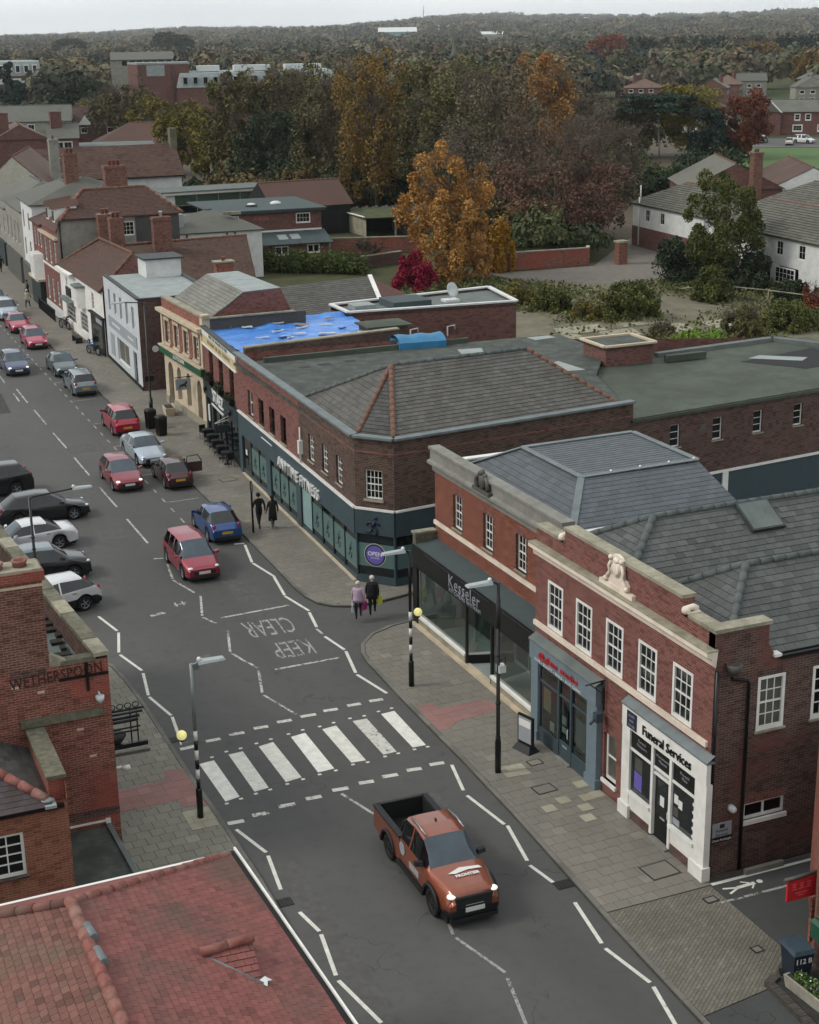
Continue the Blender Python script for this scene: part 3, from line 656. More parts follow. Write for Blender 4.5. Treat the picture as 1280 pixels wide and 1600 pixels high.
# ------------------------------------------------------------------ building kit
def wall(parent, M, w, z0, z1, mat, ops=(), depth=.14, name='wall', x0=0., label=None):
    xs = sorted({x0, x0+w, *[o[0] for o in ops], *[o[1] for o in ops]}); zs = sorted({z0, z1, *[o[2] for o in ops], *[o[3] for o in ops]})
    b = MB()
    def idx(i, j): return i*len(zs)+j
    vs = [(x, 0, z) for x in xs for z in zs]; fs = []
    for i in range(len(xs)-1):
        for j in range(len(zs)-1):
            cx, cz = (xs[i]+xs[i+1])/2, (zs[j]+zs[j+1])/2
            if any(o[0] < cx < o[1] and o[2] < cz < o[3] for o in ops): continue
            fs.append((idx(i, j), idx(i+1, j), idx(i+1, j+1), idx(i, j+1)))
    b.add(vs, fs)
    for o in ops:
        a, c, e, f = o[:4]; d = o[4] if len(o) > 4 else depth
        b.quad((a, 0, e), (a, 0, f), (a, d, f), (a, d, e)); b.quad((c, 0, f), (c, 0, e), (c, d, e), (c, d, f))
        b.quad((a, 0, f), (c, 0, f), (c, d, f), (a, d, f)); b.quad((a, 0, e), (a, d, e), (c, d, e), (c, 0, e))
    return b.build(name, mat, parent, M, label=label)
WC = {}
def window(parent, M, x0, x1, z0, z1, cols=3, rows=4, mat='white_paint', gl='window_glass', depth=.1, fw=.07, bar=.024, meet=True, sill=None, top=0, proud=0, name='window', sillw=.06):
    w, h = round(x1-x0, 3), round(z1-z0, 3); key = (w, h, cols, rows, mat, gl, fw, bar, meet, proud, top)
    if key not in WC:
        b = MB(); d = .07
        b.box(0, fw, -proud, d, 0, h); b.box(w-fw, w, -proud, d, 0, h); b.box(fw, w-fw, -proud, d, 0, fw*1.3); b.box(fw, w-fw, -proud, d, h-fw, h)
        iw, ih = w-2*fw, h-2.3*fw
        if meet: b.box(fw, w-fw, .005, d-.005, fw*1.3+ih/2-.025, fw*1.3+ih/2+.025)
        for c in range(1, cols): b.box(fw+iw*c/cols-bar/2, fw+iw*c/cols+bar/2, .012, .05, fw*1.3, h-fw)
        for r in range(1, rows):
            if meet and r*2 == rows: continue
            z = fw*1.3+ih*r/rows; b.box(fw, w-fw, .014, .048, z-bar/2, z+bar/2)
        p = [MB(), MB()] if meet else [MB()]
        hs = [(fw*1.3-.01, fw*1.3+ih/2), (fw*1.3+ih/2, h-fw+.01)] if meet else [(fw*1.3-.01, h-fw+.01)]
        for q, (a, c) in zip(p, hs): q.quad((fw-.01, .035, a), (w-fw+.01, .035, a), (w-fw+.01, .035, c), (fw-.01, .035, c))
        WC[key] = (b.mesh(name, mat), [q.mesh('pane', gl) for q in p])
    fm, pm = WC[key]; MM = M @ T(x0, depth, z0)
    o = obj(name, fm, parent, MM)
    for m in pm: obj('pane', m, o, MM)
    if sill:
        k = ('sill', w, sill, sillw, depth)
        if k not in WC: WC[k] = MB().box(-.06, w+.06, -depth-.07, .02, -sillw, .0).mesh('sill', sill)
        obj('sill', WC[k], o, MM)
    return o
def facade(parent, M, w, z0, z1, mat, wins, depth=.12, extra=(), **k):
    """wall with window openings; wins = list of dict(x0,x1,z0,z1,...)"""
    ops = [(q['x0'], q['x1'], q['z0'], q['z1']) for q in wins]+list(extra)
    o = wall(parent, M, w, z0, z1, mat, ops, depth, **k)
    for q in wins: window(parent, M, **q)
    return o
def boxpart(parent, M, name, mat, *b, label=None): return MB().box(*b).build(name, mat, parent, M, label=label)
def flat_roof(parent, poly, z, mat, name='flat_roof'): return MB().prism(poly, z-.12, z).build(name, mat, parent)
def coping(parent, line, z, w, h, mat, closed=False, name='coping', L=None):
    P = [Vector((*p, 0)) for p in line]; n = len(P); rng = range(n if closed else n-1)
    for i in rng:
        a, b = P[i], P[(i+1) % n]; d = (b-a).normalized(); nn = Vector((-d.y, d.x, 0))*w/2
        segs = max(1, round((b-a).length/L)) if L else 1
        for k in range(segs):
            p, q = a+(b-a)*(k/segs)+d*.004, a+(b-a)*((k+1)/segs)-d*.004
            e = .0015*(i % 2)
            MB().prism([(p-nn)[:2], (q-nn)[:2], (q+nn)[:2], (p+nn)[:2]], z, z+h+e).build(name, mat, parent)
def ridge_run(parent, a, b, r, mat, L=.45, name='ridge_tile', single=True):
    a, b = Vector(a), Vector(b); n = max(1, round((b-a).length/L)); j = MB()
    for i in range(n):
        p, q = a+(b-a)*(i/n), a+(b-a)*((i+1)/n); d = (q-p).normalized()
        m = MB() if single else j
        m.tube([p, q-d*.01], [r*1.06, r*.94], 8)
        if single: m.build(name, mat, parent)
    if not single: j.build(name+'s', mat, parent)
def pipe(parent, pts, r, mat, name='downpipe'): return MB().tube(pts, r, 8).build(name, mat, parent)
def chimney(parent, x, y, z0, z1, sx, sy, mat='brick_chimney', pots=2, rz=0, potmat='ridge_red', poth=.45, along='x', toplevel=None):
    M = T(x, y, 0) @ RZ(rz); b = MB(); b.box(-sx/2, sx/2, -sy/2, sy/2, z0, z1-.25); o = b.build('chimney', mat, parent, M)
    MB().box(-sx/2-.06, sx/2+.06, -sy/2-.06, sy/2+.06, z1-.25, z1-.1).box(-sx/2-.02, sx/2+.02, -sy/2-.02, sy/2+.02, z1-.1, z1).build('chimney_cap', mat, o, M)
    for i in range(pots):
        t = (i-(pots-1)/2)*(.36); px, py = (t, 0) if along == 'x' else (0, t)
        MB().lathe([(.13, 0), (.12, poth*.8), (.15, poth*.82), (.15, poth), (.1, poth), (.09, poth-.2)], 10, (px, py, z1)).build('chimney_pot', potmat, o, M)
    return o
# ------------------------------------------------------------------ red brick corner building: funeral services and studio
B = thing('brick_shop_building', 'two storey red brick building with five white sash windows, stone crest and slate roof', 'building', (22.25, 31.75, 0))
FM = frame((22.25, 42.1), (22.25, 31.75)); Wf = 10.35
wins = [dict(x0=x, x1=x+1.02, z0=4.27, z1=5.92, cols=3, rows=4, depth=.02, fw=.09, proud=.03, gl='window_glass') for x in (.86, 2.73, 4.6, 6.48, 8.34)]
facade(B, FM, Wf, 3.6, 6.62, 'brick_red', wins, depth=.08)
facade(B, FM, 1.6, .05, 3.6, 'brick_red', [dict(x0=4.65, x1=5.4, z0=.55, z1=2.15, cols=1, rows=2, depth=.1, fw=.08, sill='white_paint', gl='window_glass_curtain', sillw=.12)], x0=4.48, name='lower_wall')
wall(B, FM, .35, .05, 3.6, 'brick_red', x0=10.0, name='lower_wall'); wall(B, FM, .25, .05, 3.6, 'brick_red', x0=0, name='lower_wall')
boxpart(B, FM, 'sill_band', 'cream_paint', 0, 10.2, -.09, .02, 4.08, 4.24)
b = MB(); b.add([(0, 0, 6.5), (0, -.1, 6.58), (0, -.14, 6.78), (0, -.3, 6.86), (0, -.3, 6.98), (0, .05, 7.0)]+[(10.4, 0, 6.5), (10.4, -.1, 6.58), (10.4, -.14, 6.78), (10.4, -.3, 6.86), (10.4, -.3, 6.98), (10.4, .05, 7.0)], [(i, i+6, i+7, i+1) for i in range(5)]+[(0, 1, 2, 3, 4, 5), (11, 10, 9, 8, 7, 6)])
b.build('cornice', 'cream_paint', B, FM)
boxpart(B, FM, 'cornice_lead', 'stone', -.02, 10.42, -.31, .06, 6.995, 7.03)
# parapet: low ends, raised middle, weathered copings
for x0, x1, z1 in ((0.03, 1.95, 7.5), (1.95, 8.75, 7.95), (8.75, 10.32, 7.5)):
    boxpart(B, FM, 'parapet', 'brick_red', x0, x1, .0, .34, 6.6, z1)
    n = max(1, round((x1-x0)/.85))
    for i in range(n): boxpart(B, FM, 'coping_stone', 'stone', x0+(x1-x0)*i/n+.004, x0+(x1-x0)*(i+1)/n-.004, -.06, .4, z1, z1+.1+.006*(i % 2))
# carved crest in the middle of the parapet, and two scrolled consoles at the steps
b = MB(); b.box(4.35, 6.25, -.14, .0, 7.03, 7.17)
prof = [(-.62, 7.17), (-.62, 7.33), (-.5, 7.47), (-.36, 7.5), (-.33, 7.75), (-.36, 8.0), (-.22, 8.12), (0, 8.17), (.22, 8.12), (.36, 8.0), (.33, 7.75), (.36, 7.5), (.5, 7.47), (.62, 7.33), (.62, 7.17)]
b.add([(5.3+p[0], -.1, p[1]) for p in prof]+[(5.3+p[0], -.002, p[1]) for p in prof], [tuple(range(len(prof)))[::-1]]+[(i, i+1, i+1+len(prof), i+len(prof)) for i in range(len(prof)-1)])
b.ball((5.3, -.1, 7.72), .24, 12, 8, (1, .4, 1.15)); b.ball((5.3, -.13, 7.98), .12, 10, 6, (1.3, .6, .8))
for s in (-1, 1):
    b.tube([(5.3+s*.3, -.12, 7.9), (5.3+s*.42, -.13, 7.72), (5.3+s*.36, -.13, 7.55), (5.3+s*.48, -.13, 7.4), (5.3+s*.58, -.12, 7.3), (5.3+s*.5, -.12, 7.24)], .055, 6); b.ball((5.3+s*.3, -.14, 8.02), .08, 8, 6); b.ball((5.3+s*.6, -.12, 7.26), .09, 8, 6)
    b.tube([(5.3+s*.1, -.16, 7.55), (5.3+s*.2, -.17, 7.68), (5.3+s*.1, -.17, 7.85)], .035, 6)
b.build('carved_crest', 'cream_paint', B, FM)
for x in (1.8, 8.9):
    b = MB(); b.tube([(x, -.06, 7.62), (x, .03, 7.72), (x, .2, 7.74), (x, .33, 7.66)], .09, 8); b.ball((x, -.03, 7.66), .13, 10, 7); b.ball((x, .3, 7.62), .1, 8, 6); b.box(x-.14, x+.14, -.06, .38, 7.5, 7.62); b.build('scroll_console', 'cream_paint', B, FM)
# side elevation facing the camera
SM = frame((22.25, 31.75), (46, 31.75)); 
sw = [dict(x0=1.44, x1=2.35, z0=4.33, z1=5.95, cols=3, rows=4, depth=.02, fw=.09, proud=.03, sill='stone', gl='window_glass_curtain'), dict(x0=3.28, x1=4.2, z0=4.33, z1=5.95, cols=3, rows=4, depth=.02, fw=.09, proud=.03, sill='stone')]
sw += [dict(x0=1.2, x1=2.58, z0=1.6, z1=2.12, cols=2, rows=1, depth=.05, fw=.07, meet=False, sill='white_paint', sillw=.13, bar=.07)]
facade(B, SM, 14, .05, 6.5, 'brick_side', sw, depth=.1)
for s in sw[:2]:  # soldier courses
    for i in range(11): boxpart(B, SM, 'arch_brick', 'brick_dark', s['x0']-.03+i*.09, s['x0']+.05+i*.09, -.006, .02, 5.95, 6.17)
for i in range(17): boxpart(B, SM, 'arch_brick', 'brick_red', 1.15+i*.088, 1.23+i*.088, -.006, .02, 2.12, 2.36)
boxpart(B, SM, 'string_course', 'brick_dark', 1.1, 14, -.035, .01, 3.5, 3.62); boxpart(B, SM, 'plinth', 'brick_dark', 0, 14, -.02, .01, .05, .4)
boxpart(B, SM, 'parapet', 'brick_side', .0, 1.72, .0, .34, 6.5, 7.5); boxpart(B, SM, 'coping_stone', 'stone', -.07, .85, -.07, .4, 7.5, 7.61); boxpart(B, SM, 'coping_stone', 'stone', .858, 1.78, -.07, .4, 7.5, 7.605)
b = MB(); b.add([(1.72, y, z) for y in (0., .34) for z in (6.5, 6.9)]+[(1.98, y, 6.5) for y in (0, .34)], [(0, 4, 1), (2, 3, 5), (1, 4, 5, 3)]); b.build('kneeler', 'brick_side', B, SM)
boxpart(B, SM, 'kneeler_stone', 'white_paint', 1.88, 2.12, -.1, .2, 6.5, 6.58)
boxpart(B, SM, 'gutter', 'black_paint', 2.1, 14, -.12, .0, 6.42, 6.52)
b = MB(); b.lathe([(.1, -.16), (.2, .0), (.24, .16), (.2, .16), (.1, .0)], 10, (.52, -.15, 6.42)); b.build('rain_hopper', 'iron_grey', B, SM)
pipe(B, [SM @ Vector(p) for p in ((.52, -.1, 6.3), (.52, -.1, 6.1), (1.02, -.1, 5.98), (1.07, -.1, 5.9), (1.07, -.1, .15))], .05, 'black_paint')
pipe(B, [SM @ Vector(p) for p in ((.04, -.07, 6.4), (.04, -.07, 3.95), (.03, -.08, .15))], .045, 'black_paint')
b = MB(); b.tube([(.74, -.14, 2.13), (.74, .0, 2.13)], .11, 12); b.ball((.74, -.15, 2.13), .1, 10, 7); b.build('bulkhead_light', 'vent_white', B, SM)
boxpart(B, SM, 'ramp_kerb', 'concrete', 1.1, 2.4, -.42, -.28, .09, .25)
pl = boxpart(B, SM, 'plaque', 'sign_grey', .16, .8, -.03, .0, 1.3, 1.72)
obj('plaque_lettering', text_mesh('Funeral\nServices', .13, 'iron', .002), pl, SM @ T(.48, -.034, 1.42) @ TEXTUP)
boxpart(pl, SM, 'plaque_emblem', 'iron', .4, .56, -.036, -.03, 1.56, 1.68)
pl2 = boxpart(B, SM, 'direction_sign', 'black_paint', .14, .82, -.03, .0, 1.12, 1.26); obj('plaque_lettering', text_mesh('Client Parking', .1, 'sign_white', .002), pl2, SM @ T(.44, -.034, 1.19) @ TEXTUP)
b = MB().lathe([(.028, 0), (.028, .004)], 10); b.build('arrow_spot', 'sign_white', pl2, SM @ T(.76, -.032, 1.19) @ Matrix.Rotation(math.pi/2, 4, 'X'))
# rear walls (unseen) and the double hipped roof in slate
wall(B, frame((36.25, 31.75), (36.25, 42.1)), 10.35, .05, 6.5, 'brick_side', name='rear_wall'); wall(B, frame((36.25, 42.1), (22.25, 42.1)), 14, .05, 6.9, 'brick_side', name='party_wall')
E0, E1 = 22.62, 40.0
def hip2(ya, yb, z0, z1, xa, hy):
    ym = (ya+yb)/2
    near = [(xa, ya, z0), (E1, ya, z0), (E1, ym, z1), (xa+hy, ym, z1)]; far = [(E1, yb, z0), (xa, yb, z0), (xa+hy, ym, z1), (E1, ym, z1)]
    hip = [(xa, yb, z0), (xa, ya, z0), (xa+hy, ym, z1)]; return near, far, hip, ym
rr = MB()
for k, (ya, yb, z0) in enumerate(((31.85, 37.15, 6.52), (37.15, 41.9, 6.75))):
    near, far, hip, ym = hip2(ya, yb, z0, 8.15, E0, 2.45)
    cover(B, 'roof_slate', near, .34, .235, .01, 'slate', gap=.008, tilt=.06, single=300 if k == 0 else 150, ragged=.006, udir=(1, 0, 0), backing='slate_dark', holes=[[(28.1, 38.4, 7.45), (29.55, 38.5, 7.5), (29.3, 39.45, 8), (28, 39.4, 8)]] if k else ())
    cover(B, 'hip_slate', hip, .34, .235, .01, 'slate', gap=.008, tilt=.06, single=60, ragged=.006, udir=(0, -1, 0), backing='slate_dark')
    cover(B, 'back_slate', far, .34, .235, .01, 'slate', gap=.008, tilt=.06, single=0, ragged=.006, udir=(-1, 0, 0), backing='slate_dark')
    ridge_run(B, (E0+2.45, ym, 8.17), (E1, ym, 8.17), .11, 'ridge_grey')
    ridge_run(B, (E0+2.45, ym, 8.17), (E0, ya, z0+.03), .12, 'ridge_grey'); ridge_run(B, (E0+2.45, ym, 8.17), (E0, yb, z0+.03), .12, 'ridge_grey')
M = Matrix(((1, 0, 0, 28.72), (0, .86, -.5, 38.95), (0, .5, .86, 7.8), (0, 0, 0, 1)))
sk = MB().box(-.62, .62, -.62, .62, .0, .14).build('skylight', 'lead_dark', B, M); MB().box(-.56, .56, -.56, .56, .14, .15).build('pane', 'felt_grey', sk, M)
# funeral shopfront
SF = frame((22.05, 36.05), (22.05, 31.6)); w = 4.45
S = obj('shopfront', MB().box(-.02, w+.02, -.02, .12, 3.06, 3.72).box(-.02, .42, 0, .2, .5, 3.06).box(w-.55, w+.02, 0, .2, .5, 3.06).box(-.08, .5, -.07, .2, .1, .52).box(w-.62, w+.08, -.07, .2, .1, .52)
        .box(.42, 1.62, .02, .14, .42, .95).box(2.7, w-.55, .02, .14, .42, .95).box(.36, 1.64, -.06, .14, .93, 1.02).box(2.68, w-.5, -.06, .14, .93, 1.02)
        .box(1.62, 1.74, .0, .16, .2, 3.06).box(2.6, 2.72, .0, .16, .2, 3.06).box(.42, w-.55, .03, .14, 2.38, 2.46).box(1.74, 2.6, .03, .14, 2.2, 2.26).mesh('shopfront', 'white_paint'), B, SF)
MB().box(-.05, w+.05, -.05, .22, 3.72, 3.77).add([(-.05, -.05, 3.77), (w+.05, -.05, 3.77), (w+.05, .22, 3.95), (-.05, .22, 3.95)], [(0, 1, 2, 3)]).build('fascia_cap', 'lead', S, SF)
boxpart(S, SF, 'stall_riser', 'brick_side', .42, 1.62, .03, .15, .1, .42); boxpart(S, SF, 'stall_riser', 'brick_side', 2.7, w-.55, .03, .15, .1, .42)
for x0, x1 in ((.42, 1.62), (1.74, 2.6), (2.72, w-.55)):
    p = boxpart(S, SF, 'fanlight', 'black_paint', x0, x1, .06, .08, 2.46, 3.06); t = 'Funeral\nDirectors' if x0 < 1 else ('Monumental\nMasons' if x0 < 2 else 'Pre-paid\nPlans')
    obj('fanlight_lettering', text_mesh(t, .14, 'sign_grey', .001), p, SF @ T((x0+x1)/2, .055, 2.75) @ TEXTUP)
for x0, x1 in ((.42, 1.62), (2.72, w-.55)): boxpart(S, SF, 'shop_pane', 'shop_glass_dark', x0, x1, .08, .09, 1.02, 2.38)
boxpart(S, SF, 'transom_pane', 'sign_grey', 1.76, 2.58, .08, .09, 2.26, 2.38)
d = boxpart(S, SF, 'door', 'black_paint', 1.76, 2.58, .1, .15, .14, 2.2); boxpart(d, SF, 'door_pane', 'shop_glass_dark', 1.9, 2.44, .085, .1, 1.0, 2.1); boxpart(d, SF, 'letter_box', 'sign_grey', 2.05, 2.3, .088, .1, .86, .92); MB().tube([(2.5, .08, 1.0), (2.5, .05, 1.05), (2.5, .05, 1.25), (2.5, .08, 1.3)], .015, 6).build('door_handle', 'sign_white', d, SF); boxpart(d, SF, 'notice', 'sign_white', 2.05, 2.27, .08, .086, 1.3, 1.62)
boxpart(S, SF, 'door_step', 'concrete', 1.7, 2.66, -.1, .12, .09, .15)
for x, z, ww, hh, m in ((.62, 1.2, .42, .55, 'sign_purple'), (.65, 1.78, .4, .45, 'iron_grey'), (2.8, 1.75, .2, .28, 'sign_white'), (3.02, 1.68, .2, .26, 'sign_white'), (2.78, 1.35, .24, .28, 'iron_grey'), (2.75, 1.08, .35, .2, 'sign_grey')): boxpart(S, SF, 'notice', m, x, x+ww, .072, .08, z, z+hh)
for z in (1.15, 1.4, 1.65, 1.9, 2.15): MB().ball((3.78, .07, z), .05, 8, 5, (1, .2, 1.2)).build('window_decal', 'sign_white', S, SF)
lg = boxpart(S, SF, 'logo_plate', 'navy', .3, .82, -.05, -.02, 3.12, 3.64); obj('logo_lettering', text_mesh('south\neast\nco-op', .15, 'sign_grey', .001), lg, SF @ T(.56, -.052, 3.38) @ TEXTUP)
lfit('Funeral Services', 2.55, .3, 'black_paint', S, SF @ T(2.45, -.04, 3.36), depth=.015, bold=.008)
# studio shopfront, blue grey
SG = frame((22.05, 42.0), (22.05, 37.6)); w = 4.4
S = obj('shopfront', MB().box(-.02, w+.02, -.06, .14, 2.96, 3.6).box(.0, .48, .0, .2, .1, 2.98).box(w-.62, w, .0, .2, .1, 2.98).box(-.05, .52, -.05, .2, .1, .42).box(w-.66, w+.05, -.05, .2, .1, .42).mesh('shopfront', 'bluegrey_paint'), B, SG, label='blue grey studio shopfront with red lettering')
MB().box(.48, 1.85, .04, .14, .1, .62).box(2.72, w-.62, .04, .14, .1, .62).box(1.82, 1.92, .02, .14, .1, 2.98).box(2.66, 2.76, .02, .14, .1, 2.98).box(.48, w-.62, .04, .12, 2.3, 2.37).box(.48, .56, .04, .12, .62, 2.98).box(w-.7, w-.62, .04, .12, .62, 2.98).box(1.92, 2.66, .05, .13, .14, .75).build('mullions', 'bluegrey_dark', S, SG)
MB().box(-.04, w+.04, -.1, .24, 3.6, 3.65).add([(-.04, -.1, 3.65), (w+.04, -.1, 3.65), (w+.04, .24, 3.84), (-.04, .24, 3.84)], [(0, 1, 2, 3)]).build('fascia_cap', 'felt_grey', S, SG)
for x0, x1, z0, z1 in ((.56, 1.82, .62, 2.3), (.56, 1.82, 2.37, 2.98), (1.92, 2.66, .75, 2.3), (1.92, 2.66, 2.37, 2.98), (2.76, w-.7, .62, 2.3), (2.76, w-.7, 2.37, 2.98)): boxpart(S, SG, 'shop_pane', 'shop_glass', x0, x1, .08, .085, z0, z1)
for x, z, ww, hh, m in ((.75, 1.35, .5, .8, 'sign_cream'), (2.05, 1.35, .28, .3, 'sign_white'), (2.05, 1.05, .28, .22, 'sign_white'), (2.95, .95, .62, 1.0, 'sign_grey'), (1.2, .75, .3, .35, 'sign_white')): boxpart(S, SG, 'poster', m, x, x+ww, .09, .095, z, z+hh)
MB().tube([(2.55, .02, 1.0), (2.55, .0, 1.05), (2.55, .0, 1.3), (2.55, .02, 1.35)], .016, 6).build('door_handle', 'sign_white', S, SG); boxpart(S, SG, 'letter_plate', 'sign_grey', 2.15, 2.45, .04, .05, .58, .64); boxpart(S, SG, 'door_step', 'concrete', 1.85, 2.72, -.08, .1, .09, .14)
lfit('@glam studio', 2.6, .3, 'sign_red', S, SG @ T(2.0, -.09, 3.29), depth=.015, bold=-.004, spacing=1.12)
lfit('HAIR • BEAUTY • NAILS • SKIN CLINIC', 3.1, .1, 'sign_white', S, SG @ T(1.95, -.075, 3.05), depth=.006, spacing=1.15)
MB().box(.3, 4.0, 1.6, 1.65, .1, 3.0).build('interior_wall', 'sign_cream', S, SG); MB().box(.2, 4.2, .2, 1.6, .09, .14).build('interior_floor', 'concrete', S, SG); MB().box(2.9, 3.9, .6, 1.3, .14, 1.1).build('counter', 'bluegrey_dark', S, SG)
MB().box(-.1, w, 1.0, 1.7, 2.98, 3.02).build('interior_ceiling', 'white_render', S, SG)
b = MB(); b.tube([(4.62, .15, 3.9), (4.62, -.55, 3.85)], .025, 6); b.tube([(4.62, .15, 3.4), (4.62, -.4, 3.85)], .018, 6); b.tube([(4.62, .12, 4.0), (4.62, .12, 2.9)], .03, 6); b.build('bracket', 'black_paint', B, SG)
b = MB(); b.box(4.5, 4.72, -.2, .05, 2.55, 2.85); b.tube([(4.6, -.2, 2.65), (4.6, -.36, 2.5)], .05, 8); b.build('security_light', 'bluegrey_dark', B, SG)
# ------------------------------------------------------------------ kitchen shop: orange brick over a long black shopfront
B = thing('kitchen_shop_building', 'orange brick building with grey cornice and long black shopfront reading Kesseler', 'building', (23.5, 42.2, 0))
KM = frame((23.5, 53.1), (23.5, 42.15)); wk = 10.95
kw = [dict(x0=x, x1=x+.8, z0=4.56, z1=5.92, cols=3, rows=4, depth=.1, fw=.055, sill='stone') for x in (1.75, 4.42, 7.1)]
facade(B, KM, wk, 3.3, 6.5, 'brick_orange', kw, depth=.16)
for q in kw:
    for i in range(10): boxpart(B, KM, 'arch_brick', 'brick_red', q['x0']-.06+i*.093, q['x0']+.025+i*.093, -.006, .02, 5.92, 6.2)
    for i in range(9):   # toothed brick jambs
        for s in (-1, 1):
            xx = q['x0'] if s < 0 else q['x1']; boxpart(B, KM, 'quoin_brick', 'brick_dark', min(xx, xx+s*.11), max(xx, xx+s*.11), -.012, .02, 4.6+i*.15, 4.67+i*.15)
boxpart(B, KM, 'sill_band', 'cream_paint', 0, wk, -.08, .02, 4.22, 4.38)
b = MB(); pr = [(0, 6.38), (-.06, 6.4), (-.08, 6.62), (-.3, 6.74), (-.3, 6.84), (-.16, 6.9), (-.16, 7.28), (-.24, 7.32), (-.24, 7.42), (.25, 7.42), (.25, 7.2)]
b.add([(-.1, y, z) for y, z in pr]+[(wk-.06, y, z) for y, z in pr], [(i, i+len(pr), i+1+len(pr), i+1) for i in range(len(pr)-1)]+[tuple(range(len(pr))), tuple(range(2*len(pr)-1, len(pr)-1, -1))])
b.build('cornice', 'concrete', B, KM)
b = MB(); b.box(4.15, 5.55, -.34, -.1, 6.84, 6.97); b.ball((4.85, -.24, 7.28), .26, 10, 8, (1, .5, 1.2))
for s in (-1, 1): b.tube([(4.85+s*.2, -.25, 7.5), (4.85+s*.42, -.26, 7.35), (4.85+s*.5, -.26, 7.12), (4.85+s*.35, -.25, 6.99)], [.07, .09, .1, .06], 7); b.ball((4.85+s*.22, -.24, 7.52), .1, 8, 6)
b.ball((4.85, -.26, 7.6), .13, 8, 6); b.build('carved_crest', 'iron_grey', B, KM)
wall(B, frame((31.2, 53.1), (23.5, 53.1)), 7.7, .05, 6.45, 'brick_dark', name='side_wall'); wall(B, frame((31.2, 42.15), (31.2, 53.1)), 10.95, .05, 6.4, 'brick_dark', name='rear_wall')
flat_roof(B, [(23.55, 42.2), (31.15, 42.2), (31.15, 53.05), (23.55, 53.05)], 6.4, 'lead_dark', 'gutter_deck')
boxpart(B, I4, 'side_parapet', 'concrete', 23.6, 31.2, 52.86, 53.12, 6.3, 6.72); boxpart(B, I4, 'side_coping', 'white_paint', 23.6, 31.3, 52.83, 53.15, 6.72, 6.79)
z0, z1 = 6.42, 7.62
A1, A2, V1, V2 = (26.1, 50.6, z1), (26.1, 46.0, z1), (31.0, 50.6, z1+.05), (31.0, 46.0, z1+.05)
F1, F2, N2, R1 = (23.8, 52.7, z0), (23.8, 42.6, z0), (31.1, 42.6, z0), (31.1, 52.7, z0)
cover(B, 'roof_slate', [F2, F1, A1, A2][::-1], .38, .26, .008, 'slate_blue', gap=.006, tilt=.04, single=120, udir=(0, -1, 0), backing='slate_dark')
cover(B, 'roof_slate', [F2, N2, V2, A2], .38, .26, .008, 'slate_blue', gap=.006, tilt=.04, single=100, udir=(1, 0, 0), backing='slate_dark')
cover(B, 'roof_slate', [A2, V2, V1, A1], .38, .26, .008, 'slate_blue', gap=.006, tilt=.04, single=80, udir=(1, 0, 0), backing='slate_dark')
cover(B, 'back_slate', [R1, F1, A1, V1], .38, .26, .008, 'slate_blue', gap=.006, tilt=.04, single=0, udir=(-1, 0, 0), backing='slate_dark')
for p, q in ((A1, A2), (A2, F2), (A1, F1), (A2, V2), (V2, V1), (A1, V1)):
    p, q = Vector(p)+Vector((0, 0, .03)), Vector(q)+Vector((0, 0, .03)); d = (q-p).normalized(); n = d.cross(Vector((0, 0, 1))).normalized()
    MB().slab([p-n*.13, q-n*.13, q+n*.13, p+n*.13], .03).build('lead_ridge', 'lead', B)
for t in (.25, .5, .75, .97): MB().ball(tuple(Vector(A2).lerp(Vector(V2), t)+Vector((0, 0, .1))), .05, 6, 5).build('ridge_clip', 'white_paint', B)
MB().box(23.9, 31.3, 42.22, 42.5, 6.4, 6.85).build('party_parapet', 'lead', B); MB().box(23.8, 32.3, 42.18, 42.56, 6.85, 6.93).build('party_coping', 'vent_white', B)
# black shopfront with real shop behind the glass
KS = frame((22.5, 53.15), (22.5, 42.12)); w = 11.03
S = obj('shopfront', MB().box(0, w, 0, .16, 2.62, 3.5).box(0, .42, 0, .3, .1, 2.62).box(w-.55, w, 0, .3, .1, 2.62).box(0, w, .0, .06, 2.58, 2.63).mesh('shopfront', 'black_paint'), B, KS)
MB().add([(0, 0, 3.5), (w, 0, 3.5), (w, 1.0, 3.62), (0, 1.0, 3.62)], [(0, 1, 2, 3)]).box(0, w, .0, .05, 3.5, 3.54).build('canopy_roof', 'felt_bluegrey', S, KS)
boxpart(B, KS, 'end_pier', 'stone_moss', -.12, .16, .08, 1.0, 3.3, 3.9); boxpart(B, KS, 'end_pier_cap', 'stone', -.18, .2, .03, 1.0, 3.9, 3.98); boxpart(B, KS, 'end_wall', 'black_matt', -.05, .0, .02, 1.0, .1, 3.5)
boxpart(S, KS, 'step', 'stone_cream', .1, w-.3, -.12, .2, .09, .2)
for x0, x1 in ((.42, 4.9), (7.1, w-.55)):
    boxpart(S, KS, 'stall_riser', 'stone', x0, x1, .04, .16, .2, .48); boxpart(S, KS, 'window_sill', 'white_paint', x0, x1, -.02, .2, .48, .58)
    boxpart(S, KS, 'shop_pane', 'shop_glass', x0, x1, .1, .11, .58, 2.6)
MB().box(4.86, 4.96, .04, .14, .2, 2.62).build('mullion', 'iron', S, KS); MB().box(7.02, 7.1, .04, .14, .2, 2.62).build('mullion', 'iron', S, KS)
MB().box(.42, .5, .1, 1.2, .5, 2.6).build('white_return', 'white_render', S, KS)
MB().prism([(4.92, .14), (5.45, 1.8), (5.4, 1.82), (4.87, .16)], .58, 2.6).build('return_pane', 'shop_glass', S, KS); MB().prism([(7.08, .14), (6.7, 1.8), (6.75, 1.82), (7.13, .16)], .3, 2.6).build('return_pane', 'shop_glass', S, KS)
